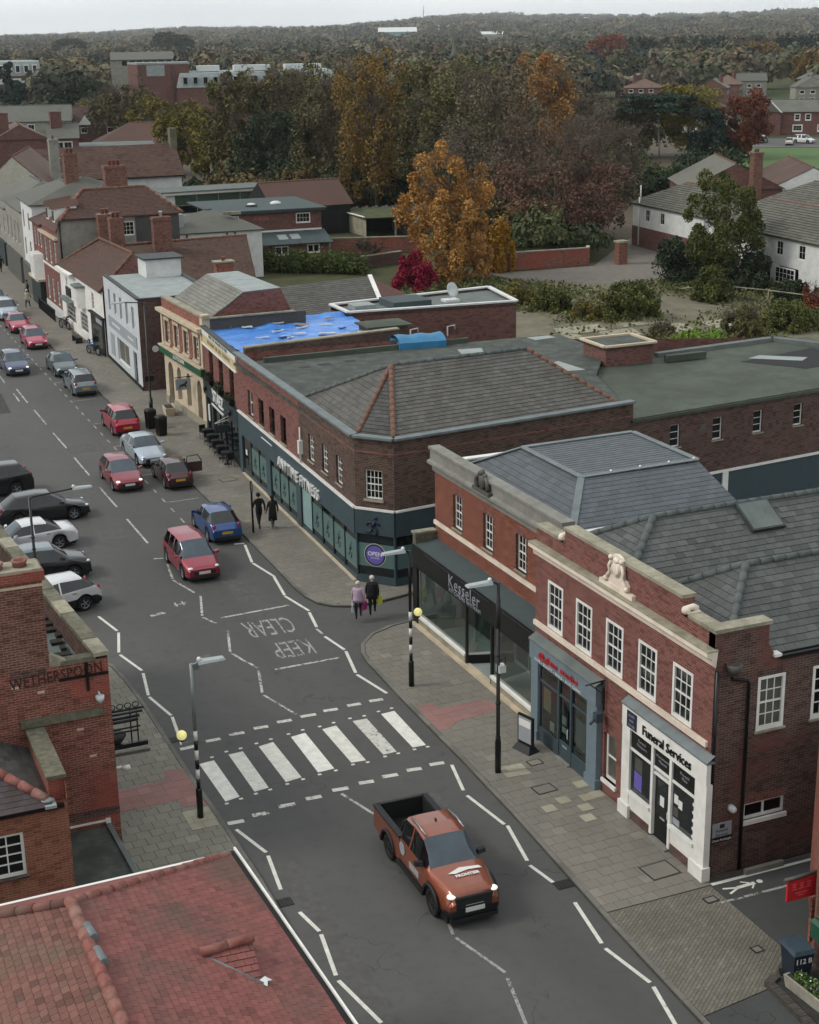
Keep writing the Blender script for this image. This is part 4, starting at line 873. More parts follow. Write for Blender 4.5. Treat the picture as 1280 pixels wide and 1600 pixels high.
MB().prism([(4.92, .14), (5.5, 1.8), (5.38, 1.82), (4.85, .16)], .1, .52).build('return_riser', 'black_matt', S, KS); MB().prism([(4.92, .14), (5.5, 1.8), (5.38, 1.82), (4.85, .16)], .52, .6).build('return_sill', 'white_paint', S, KS); MB().prism([(5.4, 1.78), (5.5, 1.78), (5.5, 1.86), (5.4, 1.86)], .58, 2.6).build('post', 'white_paint', S, KS)
dr = MB().box(5.5, 6.7, 1.8, 1.86, .12, .3).box(5.5, 5.6, 1.8, 1.86, .3, 2.6).box(6.6, 6.7, 1.8, 1.86, .3, 2.6).box(5.6, 6.6, 1.8, 1.86, 2.2, 2.3).build('door', 'white_paint', S, KS); boxpart(dr, KS, 'door_pane', 'shop_glass', 5.6, 6.6, 1.82, 1.83, .3, 2.2)
emit('fill_glow', 'fff4e6', 14)  # added glow to brighten the shop inside, no known lamp
for x in (2.2, 4.4, 8.2, 9.8): boxpart(S, KS, 'fill_panel', 'fill_glow', x-.3, x+.3, 1.6, 2.2, 2.63, 2.655)
boxpart(S, KS, 'interior_floor', 'felt_pale', .1, w-.2, .16, 5.0, .1, .16); boxpart(S, KS, 'interior_wall', 'vent_white', .1, w-.2, 5.0, 5.05, .1, 2.7); boxpart(S, KS, 'interior_ceiling', 'white_render', .1, w-.2, .2, 5.0, 2.66, 2.7)
boxpart(S, KS, 'interior_partition', 'white_render', .42, .5, 1.2, 5, .1, 2.66); boxpart(S, KS, 'tall_cabinet', 'bluegrey_dark', .8, 3.6, 1.9, 2.5, .16, 2.4); boxpart(S, KS, 'island_worktop', 'sign_white', 8.6, 10.3, 1.2, 2.0, 1.0, 1.06); boxpart(S, KS, 'island_unit', 'iron', 8.7, 10.2, 1.25, 1.95, .16, 1.0)
boxpart(S, KS, 'display_panel', 'sign_cream', 3.2, 4.7, 3.6, 3.7, .16, 2.4); boxpart(S, KS, 'column', 'white_render', 7.9, 8.1, 1.4, 1.6, .1, 2.66)
b = MB(); b.lathe([(.16, 0), (.2, .3), (.12, .42)], 10, (8.8, 1.6, 1.06)); b.build('vase', 'iron', S, KS); b = MB()
for i in range(26): b.ball((8.8+random.gauss(0, .1), 1.6+random.gauss(0, .1), 1.65+random.gauss(0, .1)), .05, 5, 4)
b.build('dried_flowers', 'sign_cream', S, KS, kind='stuff')
b = MB(); b.box(.75, 1.35, .7, 1.25, .16, .65).box(.75, 1.35, 1.15, 1.3, .65, 1.1); b.build('armchair', 'frosted', S, KS)
lfit('Kesseler', 2.7, .5, 'sign_grey', S, KS @ T(4.9, -.02, 3.1), depth=.012, bold=-.012, spacing=1.06); lfit('KITCHENS WITHAM', 2.75, .15, 'sign_grey', S, KS @ T(4.95, -.02, 2.74), depth=.01, bold=-.006, spacing=1.15)
for x in (2.6, 5.9, 9.3): MB().tube([(x-1.2, -.04, 3.42), (x+1.2, -.04, 3.42)], .016, 6).build('trough_light', 'iron', S, KS)
b = MB(); b.tube([(10.98, .0, 3.55), (10.98, .05, 4.3), (10.98, .9, 6.3)], .045, 6); b.build('downpipe', 'black_paint', B, KS); boxpart(B, KS, 'alarm_box', 'iron_grey', 10.6, 10.9, .1, .35, 3.62, 4.0)
# ------------------------------------------------------------------ gym: two tone brick over a teal shopfront, chamfered corner, slate hip
B = thing('gym_building', 'long brick gym with teal ground floor, chamfered corner and hipped slate roof', 'building', (23.4, 57.4, 0))
a, bq, c, d = (22.95, 78.1), (22.25, 58.74), (23.5, 57.35), (36.0, 58.75)
GM = frame(a, bq); wg = plen(a, bq); CMx = frame(bq, c); wc = plen(bq, c); DM = frame(c, d); wd = plen(c, d); d2 = (53.5, 60.72); EM = frame(d, d2); we = plen(d, d2)
HT = 6.62
gx = lambda Y: (78.1-Y)*wg/19.36
lw = [dict(x0=gx(y)-.02, x1=gx(y-.95), z0=3.68, z1=5.05, cols=1, rows=2, depth=.14, fw=.05, mat='white_paint' if i == 0 else 'black_paint', meet=True, sill='stone') for i, y in enumerate((76.1, 74.0, 72.0, 70.0))]
rw = [dict(x0=gx(y), x1=gx(y-.84), z0=3.92, z1=5.2, cols=3, rows=4, depth=.1, fw=.05, sill='stone') for y in (65.4, 63.35, 61.3)]
sp = gx(66.9)
facade(B, GM, sp, 3.5, HT, 'brick_red', lw, depth=.18); facade(B, GM, wg-sp, 3.5, HT, 'brick_brown', rw, depth=.12, x0=sp)
facade(B, CMx, wc, 3.5, HT, 'brick_brown', [dict(x0=.48, x1=1.3, z0=3.92, z1=5.22, cols=4, rows=4, depth=.08, fw=.055, sill='stone', sillw=.1)], depth=.1)
wall(B, DM, wd, 3.5, HT, 'brick_brown'); wall(B, DM, wd, .05, 3.5, 'teal_paint', name='lower_wall')
for M_, w_ in ((GM, wg), (CMx, wc), (DM, wd)): boxpart(B, M_, 'string_course', 'brick_red', 0 if M_ is not GM else sp, w_, -.02, .01, 5.95, 6.02); boxpart(B, M_, 'white_flashing', 'white_paint', .01, w_, -.14, .02, 3.44, 3.52)
for p, q in ((a, bq), (bq, c), (c, d)): coping(B, [p, q], HT, .42, .1, 'lead', L=1.6)
wall(B, frame((36.0, 77.3), (22.95, 78.1)), plen((36, 77.3), (22.95, 78.1)), .05, 6.6, 'brick_red', name='party_wall')
# ground floor on the street: pilasters, fascia, frosted panes with runner figures
S = obj('shopfront', MB().box(0, wg, -.1, .1, 2.28, 3.44).box(0, wg, -.04, .12, .1, .34).mesh('shopfront', 'teal_paint'), B, GM)
grp = [(gx(77.5), gx(72.75), 3), (gx(72.0), gx(67.45), 3), (gx(66.75), gx(58.75), 5)]
prev = 0
for k, (x0, x1, n) in enumerate(grp):
    boxpart(S, GM, 'pilaster', 'teal_paint', prev, x0, -.08, .12, .1, 2.28); prev = x1
    wdt = (x1-x0)/n
    for i in range(n):
        q0, q1 = x0+wdt*i, x0+wdt*(i+1)
        boxpart(S, GM, 'mullion', 'iron', q0-.03, q0+.04, -.03, .08, .34, 2.28)
        if k == 0 and i == 0:
            dd = boxpart(S, GM, 'door', 'shop_glass_dark', q0+.04, q1-.03, .0, .03, .14, 2.2); boxpart(dd, GM, 'door_rail', 'teal_paint', q0+.04, q1-.03, -.01, .0, .14, .4); boxpart(dd, GM, 'notice', 'sign_white', q0+.45, q0+.75, -.012, -.002, 1.25, 1.55); continue
        boxpart(S, GM, 'shop_pane', 'shop_glass_dark', q0+.04, q1-.03, .02, .03, .34, 2.28)
        if k == 2 and i == 0: boxpart(S, GM, 'frosted_film', 'frosted_pale', q0+.05, q1-.04, .008, .016, .4, 2.2)
        else:
            ff = boxpart(S, GM, 'frosted_film', 'frosted', q0+.05, q1-.04, .008, .016, .62, 1.92)
            xm = (q0+q1)/2-.1; fb = MB()     # runner silhouette printed on the film
            fb.ball((xm+.12, .006, 1.62), .07, 8, 5, (1, .1, 1)); fb.tube([(xm+.08, .006, 1.53), (xm, .006, 1.25)], .06, 5); fb.tube([(xm, .006, 1.25), (xm+.2, .006, 1.12), (xm+.1, .006, .9)], .035, 5); fb.tube([(xm, .006, 1.25), (xm-.12, .006, 1.02), (xm-.3, .006, .98)], .035, 5); fb.tube([(xm+.07, .006, 1.5), (xm+.25, .006, 1.38)], .025, 5); fb.tube([(xm+.05, .006, 1.5), (xm-.15, .006, 1.4)], .025, 5)
            fb.build('runner_print', 'teal_paint', ff, GM)
boxpart(S, GM, 'step', 'stone_cream', gx(77.4), wg, -.16, -.04, .08, .16)
lfit('ANYTIME FITNESS', 6.7, .52, 'sign_white', S, GM @ T(gx(66.9), -.16, 2.66), depth=.05, bold=.0, spacing=1.12, shear=.05)
MB().tube([(gx(72.6), -.3, 3.3), (gx(70.7), -.3, 3.3)], .03, 6).build('sign_light', 'vent_white', S, GM)
b = MB(); b.box(gx(66.55), gx(66.3), -.2, .0, 3.95, 4.6); b.tube([(gx(66.42), -.1, 3.5), (gx(66.42), -.1, 5.25)], .04, 6); b.build('alarm_box', 'sign_white', B, GM)
S = obj('corner_front', MB().box(0, wc, -.1, .1, 2.35, 3.44).box(0, wc, -.04, .1, .1, .45).box(0, .06, -.06, .1, .45, 2.35).box(wc-.06, wc, -.06, .1, .45, 2.35).mesh('corner_front', 'teal_paint'), B, CMx)
boxpart(S, CMx, 'shop_pane', 'shop_glass_dark', .06, wc-.06, .02, .03, .45, 2.35); boxpart(S, CMx, 'frosted_film', 'frosted', .07, wc-.07, .006, .015, .85, 1.9)
def disc(r, n=28): return MB().lathe([(r, 0), (r, .012)], n)
RX = Matrix.Rotation(math.pi/2, 4, 'X')
dk = disc(.52).build('roundel_ring', 'sign_white', S, CMx @ T(.88, .002, 1.4) @ RX); disc(.5).build('roundel_border', 'iron', dk, CMx @ T(.88, -.002, 1.4) @ RX); disc(.42).build('roundel', 'sign_purple', dk, CMx @ T(.88, -.006, 1.4) @ RX)
obj('lettering', text_mesh('OPEN', .27, 'sign_white', .002, bold=.004), dk, CMx @ T(.88, -.02, 1.44) @ TEXTUP); obj('lettering', text_mesh('24 HOURS', .09, 'sign_white', .002), dk, CMx @ T(.88, -.02, 1.26) @ TEXTUP)
fb = MB(); xm, zo = .86, 1.52     # purple runner emblem on the fascia
fb.ball((xm+.14, -.13, 1.72+zo-.12), .09, 10, 6, (1, .3, 1)); fb.tube([(xm+.1, -.13, 1.58+zo-.12), (xm-.02, -.13, 1.28+zo-.12)], .085, 6); fb.tube([(xm-.02, -.13, 1.28+zo-.12), (xm+.2, -.13, 1.14+zo-.12), (xm+.14, -.13, .92+zo-.12)], .05, 6); fb.tube([(xm-.02, -.13, 1.28+zo-.12), (xm-.14, -.13, 1.06+zo-.12), (xm-.36, -.13, 1.08+zo-.12)], .05, 6); fb.tube([(xm+.1, -.13, 1.55+zo-.12), (xm+.34, -.13, 1.42+zo-.12)], .04, 6); fb.tube([(xm+.05, -.13, 1.55+zo-.12), (xm-.22, -.13, 1.5+zo-.12), (xm-.3, -.13, 1.36+zo-.12)], .04, 6)
fb.build('runner_emblem', 'navy', S, CMx)
S = obj('return_front', MB().box(0, 2.6, -.1, .1, 2.35, 3.44).box(2.5, 2.6, -.05, .1, .44, 2.36).box(0, 2.6, -.04, .1, .1, .45).mesh('return_front', 'teal_paint'), B, DM)
boxpart(S, DM, 'shop_pane', 'shop_glass_dark', .05, 2.5, -.03, -.02, .45, 2.35); boxpart(S, DM, 'frosted_film', 'frosted', .06, 2.5, -.045, -.035, .85, 1.9)
# roofs
GR = flat_roof(B, [(22.7, 77.9), (22.35, 60), (23.7, 57.6), (36, 59), (38.5, 66.5), (41.9, 71.5), (42, 77.0)], 6.15, 'felt_roof')
for q in ([(40.0, 76.0), (41.4, 76.2), (41.3, 76.9), (39.9, 76.9)], [(34.6, 74.4), (35.9, 74.3), (36.3, 75.4), (34.9, 75.6)], [(37.3, 68.0), (38.6, 67.8), (38.4, 70.3), (37.2, 70)]): MB().prism(q, 6.15, 6.156).build('repair_patch', 'felt_pale', GR)
for q in ([(25.5, 74.9), (26.1, 74.9), (26.1, 75.3), (25.5, 75.3)], [(26.6, 75.1), (27.3, 75.1), (27.3, 75.5), (26.6, 75.5)], [(28.2, 75.2), (28.8, 75.2), (28.8, 75.7), (28.2, 75.7)]): MB().prism(q, 6.15, 6.155).build('felt_patch', 'gutter_dirt', GR)
boxpart(B, I4, 'felt_upstand', 'felt_green', 24.2, 36.3, 77.1, 77.35, 6.1, 6.42)
P0, P1, P2, P3, P4, P5 = (23.0, 67.3, 6.42), (22.72, 59.6, 6.42), (23.85, 58.2, 6.42), (35.6, 59.45, 6.42), (35.0, 67.9, 6.42), (25.75, 63.0, 8.5)
P6 = (33.0, 63.6, 8.5)
cover(B, 'roof_slate', [P2, P3, P6, P5], .36, .26, .012, 'slate_green', gap=.012, tilt=.07, single=300, ragged=.012, udir=(P3[0]-P2[0], P3[1]-P2[1], 0), backing='slate_dark')
cover(B, 'hip_slate', [P1, P2, P5], .36, .26, .012, 'slate_dark', gap=.01, tilt=.06, single=20, ragged=.01, udir=(P2[0]-P1[0], P2[1]-P1[1], 0), backing='slate_dark')
cover(B, 'hip_slate', [P0, P1, P5], .36, .26, .012, 'slate_green', gap=.01, tilt=.06, single=60, ragged=.01, udir=(P1[0]-P0[0], P1[1]-P0[1], 0), backing='slate_dark')
cover(B, 'hip_slate', [P3, P4, P6], .36, .26, .012, 'slate_dark', gap=.01, tilt=.06, single=20, ragged=.01, udir=(P4[0]-P3[0], P4[1]-P3[1], 0), backing='slate_dark')
cover(B, 'back_slate', [P4, P0, P5, P6], .36, .26, .012, 'slate_dark', gap=.01, tilt=.06, single=0, ragged=.01, udir=(P0[0]-P4[0], P0[1]-P4[1], 0), backing='slate_dark')
up = lambda p: (p[0], p[1], p[2]+.05)
ridge_run(B, up(P5), up(P6), .1, 'ridge_grey'); ridge_run(B, up(P5), up(P0), .1, 'ridge_grey', single=False); ridge_run(B, up(P5), up(P1), .1, 'ridge_orange'); ridge_run(B, up(P5), up(P2), .12, 'ridge_orange'); ridge_run(B, up(P6), up(P3), .1, 'ridge_orange', single=False); ridge_run(B, up(P6), up(P4), .1, 'ridge_grey', single=False)
# rear wing
ww = []
for X in (38.2, 40.76, 43.27, 45.85): x = (X-36.0)*we/17.5; ww.append(dict(x0=x, x1=x+.6, z0=4.12, z1=5.22, cols=1, rows=3, depth=.1, fw=.05, meet=False, sill='stone'))
facade(B, EM, we, 2.55, 5.66, 'brick_dark', ww, depth=.16); wall(B, EM, we, .05, 2.45, 'teal_paint', name='lower_wall'); boxpart(B, EM, 'white_flashing', 'white_paint', 0, we, -.1, .02, 2.45, 2.56)
boxpart(B, EM, 'white_post', 'white_paint', 5.5, 5.85, -.08, .02, .05, 2.45); boxpart(B, EM, 'roof_edge', 'felt_green', -.1, we, -.12, .3, 5.66, 5.8); boxpart(B, EM, 'vent_grille', 'iron_grey', 4.0, 4.35, -.02, .01, 4.7, 5.0)
WR = flat_roof(B, [(35.8, 58.7), (53.6, 60.7), (55, 71), (43, 71), (41.9, 71.6), (38.4, 66.4)], 5.86, 'felt_green', 'wing_roof')
MB().prism([(47.6, 66.9), (49.6, 63.9), (53.4, 64.4), (53.2, 68.2)], 5.86, 5.875).build('roof_well', 'black_matt', WR); MB().prism([(48.4, 67.4), (50.6, 65.6), (51.4, 66.2), (49.4, 67.8)], 5.876, 5.885).build('pale_patch', 'felt_pale', WR)
for p, q in (((44.3, 70.1), (52.5, 70.9)), ((52.5, 70.9), (54.6, 67))): coping(B, [p, q], 5.86, .45, .22, 'felt_grey')
th = MB().box(40.5, 43.4, 69.0, 71.4, 5.8, 6.85).build('tank_house', 'brick_far', B); MB().box(40.35, 43.55, 68.85, 71.55, 6.85, 6.92).build('tank_house_roof', 'felt_roof', th)
coping(th, [(40.4, 68.9), (43.5, 68.9), (43.5, 71.5), (40.4, 71.5)], 6.92, .22, .1, 'stone_cream', closed=True)
MB().box(43.95, 46.4, 68.4, 68.75, 5.9, 6.25).build('upstand', 'felt_green', B)
wall(B, frame((53.5, 60.72), (55, 71)), 10.3, .05, 5.8, 'brick_dark', name='rear_wall'); wall(B, frame((55, 71), (42, 77.3)), 14.4, .05, 5.8, 'brick_far', name='rear_wall')
plain('cream_wall', 'a9a698', .85, var=.1, dirt=('85816f', .5))
# ------------------------------------------------------------------ restaurant with tarpaulined roof
def arch_fill(parent, M, x0, x1, zs, zt, mat, depth, y0=0.):
    """fills the corners above a round arch (springing zs, crown zt) of an opening x0..x1"""
    n = 8; xm, r = (x0+x1)/2, (x1-x0)/2; k = (zt-zs)/r
    for s in (-1, 1):
        arc = [(xm+s*r*math.cos(t), zs+k*r*math.sin(t)) for t in [math.pi/2*i/n for i in range(n+1)]]
        pts = arc+[(xm+s*r, zt+.001)]
        if s < 0: pts = pts[::-1]
        b = MB(); m = len(pts); b.add([(p[0], y0, p[1]) for p in pts]+[(p[0], y0+depth, p[1]) for p in pts], [tuple(range(m)), tuple(range(2*m-1, m-1, -1))]+[(i, m+i, m+(i+1) % m, (i+1) % m) for i in range(m)])
        b.build('arch_spandrel', mat, parent, M)
B = thing('restaurant_building', 'narrow brick restaurant with dark green shopfront, window boxes and cream fascia sign', 'building', (23.4, 78.2, 0))
a, bq = (23.67, 87.32), (23.0, 78.15); RM = frame(a, bq); w = plen(a, bq)
tw = [dict(x0=x, x1=x+1.1, z0=3.75, z1=5.45, cols=2, rows=2, depth=.16, fw=.06, mat='black_paint', meet=True) for x in (1.4, 4.1, 6.9)]
facade(B, RM, w, 3.4, 5.6, 'brick_red', tw, depth=.2)
wall(B, RM, w, 5.6, 6.5, 'brick_dark', name='upper_wall'); boxpart(B, RM, 'cornice', 'white_paint', 0, w, -.14, .02, 5.5, 5.6)
sg = boxpart(B, RM, 'sign_board', 'sign_cream', .1, w-.1, -.08, .0, 5.62, 6.12); MB().box(.1, w-.1, -.1, .0, 6.14, 6.42).build('banner', 'sign_white', B, RM)
lettering('RESTAURANT  BAR  GRILL  STEAKHOUSE', .3, 'brick_dark', sg, RM @ T(w/2, -.085, 5.87), depth=.004, spacing=1.1); lettering('EVERY DAY AVAILABLE FOR HIRE', .27, 'iron', B, RM @ T(w/2, -.105, 6.28), depth=.004, spacing=1.25, bold=.006)
coping(B, [a, bq], 6.5, .35, .08, 'lead_dark')
def leafball(c, r, n, seed, size=.08, squash=(1, 1, 1)):
    rg = np.random.default_rng(seed); b = MB()
    d = rg.normal(size=(n, 3)); d /= np.linalg.norm(d, axis=1)[:, None]; p = d*r*(.6+.4*rg.random((n, 1)))*np.array(squash)+np.array(c)
    for q in p:
        t = rg.normal(size=3); t /= np.linalg.norm(t); u = np.cross(t, rg.normal(size=3)); u /= np.linalg.norm(u)
        b.v += [tuple(q-t*size), tuple(q+u*size*.7), tuple(q+t*size), tuple(q-u*size*.7)]; k = len(b.v)-4; b.f.append((k, k+1, k+2, k+3)); b.s.append(False)
    return b
def leafmat(name, c1, c2, dark=.5, trans=.25):
    if name in MATS: return MATS[name]
    g = NG(name); r = g.rnd(); wp = g.coord('World'); n = g.noise(wp, .45, 4, .6)
    col = g.mix(r, lin(c1), lin(c2)); col = g.mix(g.ramp(n, [(.38, (dark,)*3), (.62, (0, 0, 0))]), col, hexmul(lin(c1), .5))
    oi = g.new('ShaderNodeObjectInfo'); f = g.math('ADD', g.math('MULTIPLY', oi.outputs['Random'], .3), .85)
    cm = g.new('ShaderNodeCombineXYZ'); [g.link(f, cm.inputs[i]) for i in range(3)]; col = g.mix(1.0, col, cm.outputs[0], 'MULTIPLY')
    g.color(col); g.rough(.7); g.spec(.2)
    if trans:
        o = g.n['Material Output']; t = g.new('ShaderNodeBsdfTranslucent'); g.link(col, t.inputs[0]); m = g.new('ShaderNodeMixShader'); m.inputs[0].default_value = trans
        g.link(g.b.outputs[0], m.inputs[1]); g.link(t.outputs[0], m.inputs[2]); g.link(m.outputs[0], o.inputs['Surface'])
    return g.m
leafmat('leaf_box', '2c3a25', '3d4a2e'); leafmat('leaf_hedge', '3c4a26', '56632f'); leafmat('leaf_flower', '8f3a3a', 'b9a0a0')
for i, q in enumerate(tw):
    pb = boxpart(B, RM, 'window_box', 'black_paint', q['x0']-.1, q['x1']+.1, -.34, -.02, 3.5, 3.72); leafball(((q['x0']+q['x1'])/2, -.2, 3.85), .42, 260, i, .06, (1.3, .6, .7)).build('box_plants', 'leaf_box', pb, RM, kind='stuff')
S = obj('shopfront', MB().box(0, w, -.16, .12, 2.5, 3.34).box(0, .45, -.06, .12, .1, 2.5).box(w-.35, w, -.06, .12, .1, 2.5).box(1.9, 2.1, -.06, .12, .1, 2.5).box(0, w, -.2, .1, 3.34, 3.42).mesh('shopfront', 'dark_green_paint'), B, RM)
boxpart(S, RM, 'shop_pane', 'shop_glass_dark', 2.1, w-.35, .05, .06, .5, 2.5); boxpart(S, RM, 'stall_riser', 'dark_green_paint', 2.1, w-.35, -.02, .1, .1, .5); dd = boxpart(S, RM, 'door', 'shop_glass_dark', .95, 1.9, .06, .1, .12, 2.4); boxpart(S, RM, 'menu_board', 'sign_white', .5, .85, -.03, .02, .9, 1.9); boxpart(dd, RM, 'door_frame', 'black_paint', .45, .95, .05, .1, .1, 2.5)
for x in (3.6, 5.1, 6.6): boxpart(S, RM, 'mullion', 'black_paint', x, x+.07, .0, .05, .5, 2.5)
lettering("'STAEZ", .95, 'sign_white', S, RM @ T(4.3, -.2, 2.95), depth=.03, bold=.02, spacing=1.0); boxpart(S, RM, 'light_bar', 'vent_white', 2.9, 6.0, -.3, -.22, 2.42, 2.5)
for x in (.9, 7.6): MB().ball((x, -.26, 2.95), .16, 8, 6, (1, .6, 1.2)).build('wall_lantern', 'black_paint', S, RM)
hs = MB(); hs.tube([(7.1, -.05, 2.5), (7.1, -1.0, 2.3)], .025, 6); hs.tube([(7.1, -.05, 2.75), (7.1, -1.0, 2.32)], .02, 6); hs.build('sign_bracket', 'vent_white', S, RM); hp = boxpart(S, RM, 'hanging_panel', 'dark_green_paint', 7.07, 7.13, -1.0, -.15, 1.75, 2.2); boxpart(hp, RM, 'panel_lettering', 'sign_grey', 7.05, 7.067, -.85, -.35, 1.92, 2.05)
wall(B, frame((34, 78.3), (34, 88)), 9.7, .05, 6.0, 'brick_far', name='rear_wall')
flat_roof(B, [(23.4, 78.3), (23.8, 87.6), (34, 89.2), (34, 79)], 5.9, 'felt_roof')
MB().prism([(23.6, 78.6), (33.2, 79.9), (33.2, 80.2), (23.6, 78.95)], 5.9, 6.72).build('party_parapet', 'brick_brown', B); coping(B, [(23.6, 78.78), (33.2, 80.05)], 6.72, .42, .08, 'stone', L=1.2)
MB().box(32.1, 34.5, 81.6, 83.4, 5.9, 6.55).build('roof_plant_box', 'brick_brown', B); MB().box(31.9, 34.7, 81.4, 83.6, 6.55, 6.66).build('roof_plant_lid', 'felt_green', B)
# tarpaulin
def tarpmat():
    g = NG('tarpaulin'); v = g.coord(); n = g.noise(v, 1.1, 5, .6); n2 = g.noise(v, 7, 3, .6, (1, 3, 1))
    g.color(g.mix(g.ramp(n2, [(.5, (0, 0, 0)), (.75, (.5,)*3)]), g.ramp(n, [(.3, lin('2f64b0')), (.55, lin('437fca')), (.8, lin('669cda'))]), lin('80b2e4'))); g.rough(.4); g.spec(.5); g.bump(n2, .3, .03)
tarpmat()
def tarp():
    nx, ny = 44, 40; v = []; rg = np.random.default_rng(3)
    A, Bp, Cp, D = np.array([24.0, 88.0]), np.array([23.9, 80.0]), np.array([33.0, 81.2]), np.array([33.3, 88.8])
    for j in range(ny+1):
        for i in range(nx+1):
            s, t = i/nx, j/ny; p = (A*(1-t)+Bp*t)*(1-s)+(D*(1-t)+Cp*t)*s
            z = 6.2+.05*math.sin(s*9+t*4)*math.sin(t*7-s*3)+.025*math.sin(s*31+t*13)+.02*math.sin(t*37-s*11)+.25*math.exp(-((s-.42)/.03)**2)*.5+rg.normal()*.008
            z -= .25*max(0, abs(t-.5)*2-.94)/.06*.5; z += .35*max(0, .06-t)/.06
            v.append((p[0], p[1], z))
    f = [(j*(nx+1)+i, (j+1)*(nx+1)+i, (j+1)*(nx+1)+i+1, j*(nx+1)+i+1) for j in range(ny) for i in range(nx)]
    m = bpy.data.meshes.new('tarpaulin'); m.from_pydata(v, [], f); m.polygons.foreach_set('use_smooth', [True]*len(f)); m.materials.append(MATS['tarpaulin'])
    return tag(obj('tarpaulin', m), 'crumpled bright blue tarpaulin covering the flat restaurant roof', 'tarpaulin')
tarp()
plain('glint_white', 'b9bcc0', .6, var=.15); plain('strip_dark', '2c4a86', .6, var=.2); plain('strip_tan', '8c7a6a', .8, var=.2)
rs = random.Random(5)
for i in range(22):  # added strips standing for bright reflections and tears of the sheet
    x, y = rs.uniform(25, 32.2), rs.uniform(81.6, 87.8); L, Wd = rs.uniform(.4, 1.0), rs.uniform(.12, .3); m = rs.choice(['glint_white', 'strip_dark', 'glint_white', 'glint_white', 'strip_tan'])
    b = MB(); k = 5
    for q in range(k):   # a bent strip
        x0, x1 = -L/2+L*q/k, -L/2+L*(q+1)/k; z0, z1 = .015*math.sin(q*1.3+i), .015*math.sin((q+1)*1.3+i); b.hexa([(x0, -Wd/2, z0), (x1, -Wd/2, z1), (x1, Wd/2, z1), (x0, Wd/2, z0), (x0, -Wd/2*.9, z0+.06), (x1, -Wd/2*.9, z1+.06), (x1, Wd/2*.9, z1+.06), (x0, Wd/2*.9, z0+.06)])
    nm = {'glint_white': 'white', 'strip_dark': 'dark blue', 'strip_tan': 'tan'}[m]
    tag(b.build('glint_strip', m, None, T(x, y, 6.27) @ RZ(rs.uniform(-.5, .5))), nm+' strip standing for glints and tears in the blue tarpaulin', 'glint', nm+' strips standing for glints and tears')
# ------------------------------------------------------------------ bank
B = thing('bank_building', 'bank with stone arches, green fascia and slate mansard roof', 'building', (23.6, 87.4, 0))
a, bq = (23.42, 96.2), (23.68, 87.36); LM = frame(a, bq); w = plen(a, bq)
bw = [dict(x0=x, x1=x+.95, z0=4.2, z1=5.65, cols=2, rows=4, depth=.12, fw=.07) for x in (.7, 2.75, 4.85, 6.95)]
facade(B, LM, w, 3.9, 6.15, 'brick_lloyds', bw, depth=.16)
for q in bw:
    boxpart(B, LM, 'window_surround', 'stone_cream', q['x0']-.16, q['x0'], -.06, .02, 4.05, 5.8); boxpart(B, LM, 'window_surround', 'stone_cream', q['x1'], q['x1']+.16, -.06, .02, 4.05, 5.8); boxpart(B, LM, 'window_head', 'stone_cream', q['x0']-.16, q['x1']+.16, -.09, .02, 5.65, 5.85); boxpart(B, LM, 'window_ledge', 'stone_cream', q['x0']-.2, q['x1']+.2, -.12, .02, 4.05, 4.2)
for x in (.0, w-.35): boxpart(B, LM, 'corner_pilaster', 'stone_cream', x, x+.35, -.1, .02, 3.9, 6.1)
boxpart(B, LM, 'cornice', 'stone_cream', -.1, w+.1, -.4, .02, 6.15, 6.35); boxpart(B, LM, 'cornice_bed', 'stone_cream', -.05, w+.05, -.2, .02, 6.0, 6.15); boxpart(B, LM, 'parapet', 'brick_lloyds', 0, w, .02, .4, 6.35, 6.95); boxpart(B, LM, 'parapet_coping', 'stone', -.04, w+.04, -.04, .46, 6.95, 7.06); boxpart(B, LM, 'parapet_pier', 'stone_cream', w-.5, w+.03, -.03, .45, 6.36, 7.14)
ao = [(.75, 1.85, .12, 2.95), (2.7, 3.7, .8, 2.95), (4.75, 5.75, .8, 2.95), (7.0, 7.9, .3, 2.95)]
wall(B, LM, w, .05, 3.45, 'stone_cream', ao, .3, name='arcade_wall')
for i, o in enumerate(ao):
    arch_fill(B, LM, o[0], o[1], 2.4, 2.95, 'stone_cream', .3, -.002)
    window(B, LM, o[0], o[1], o[2], 2.95, cols=2, rows=3, depth=.26, fw=.08, mat='black_paint' if i in (0, 3) else 'white_paint', meet=False, name='door' if i == 0 else 'window')
boxpart(B, LM, 'plinth', 'stone', .0, .75, -.05, .02, .05, .6); boxpart(B, LM, 'plinth', 'stone', 1.85, w, -.05, .02, .05, .6)
fs = boxpart(B, LM, 'fascia', 'green_sign', -.1, w+.1, -.3, .02, 3.45, 3.9); lettering('LLOYDS BANK', .36, 'sign_white', fs, LM @ T(4.4, -.32, 3.68), depth=.01, spacing=1.05); boxpart(B, LM, 'fascia_cap', 'stone_cream', -.14, w+.14, -.36, .02, 3.9, 3.98)
hs = MB().tube([(6.1, .0, 2.95), (6.1, -1.15, 2.95)], .03, 6).build('sign_bracket', 'black_paint', B, LM); hp = boxpart(B, LM, 'hanging_sign', 'sign_grey', 6.07, 6.13, -1.1, -.2, 2.15, 2.85); fb = MB()
fb.tube([(6.15, -.85, 2.42), (6.15, -.5, 2.5)], .07, 6); fb.tube([(6.15, -.52, 2.5), (6.15, -.38, 2.68)], .05, 6); fb.tube([(6.15, -.8, 2.42), (6.15, -.92, 2.26)], .03, 5); fb.tube([(6.15, -.55, 2.48), (6.15, -.42, 2.3)], .03, 5); fb.build('horse_emblem', 'black_paint', hp, LM)
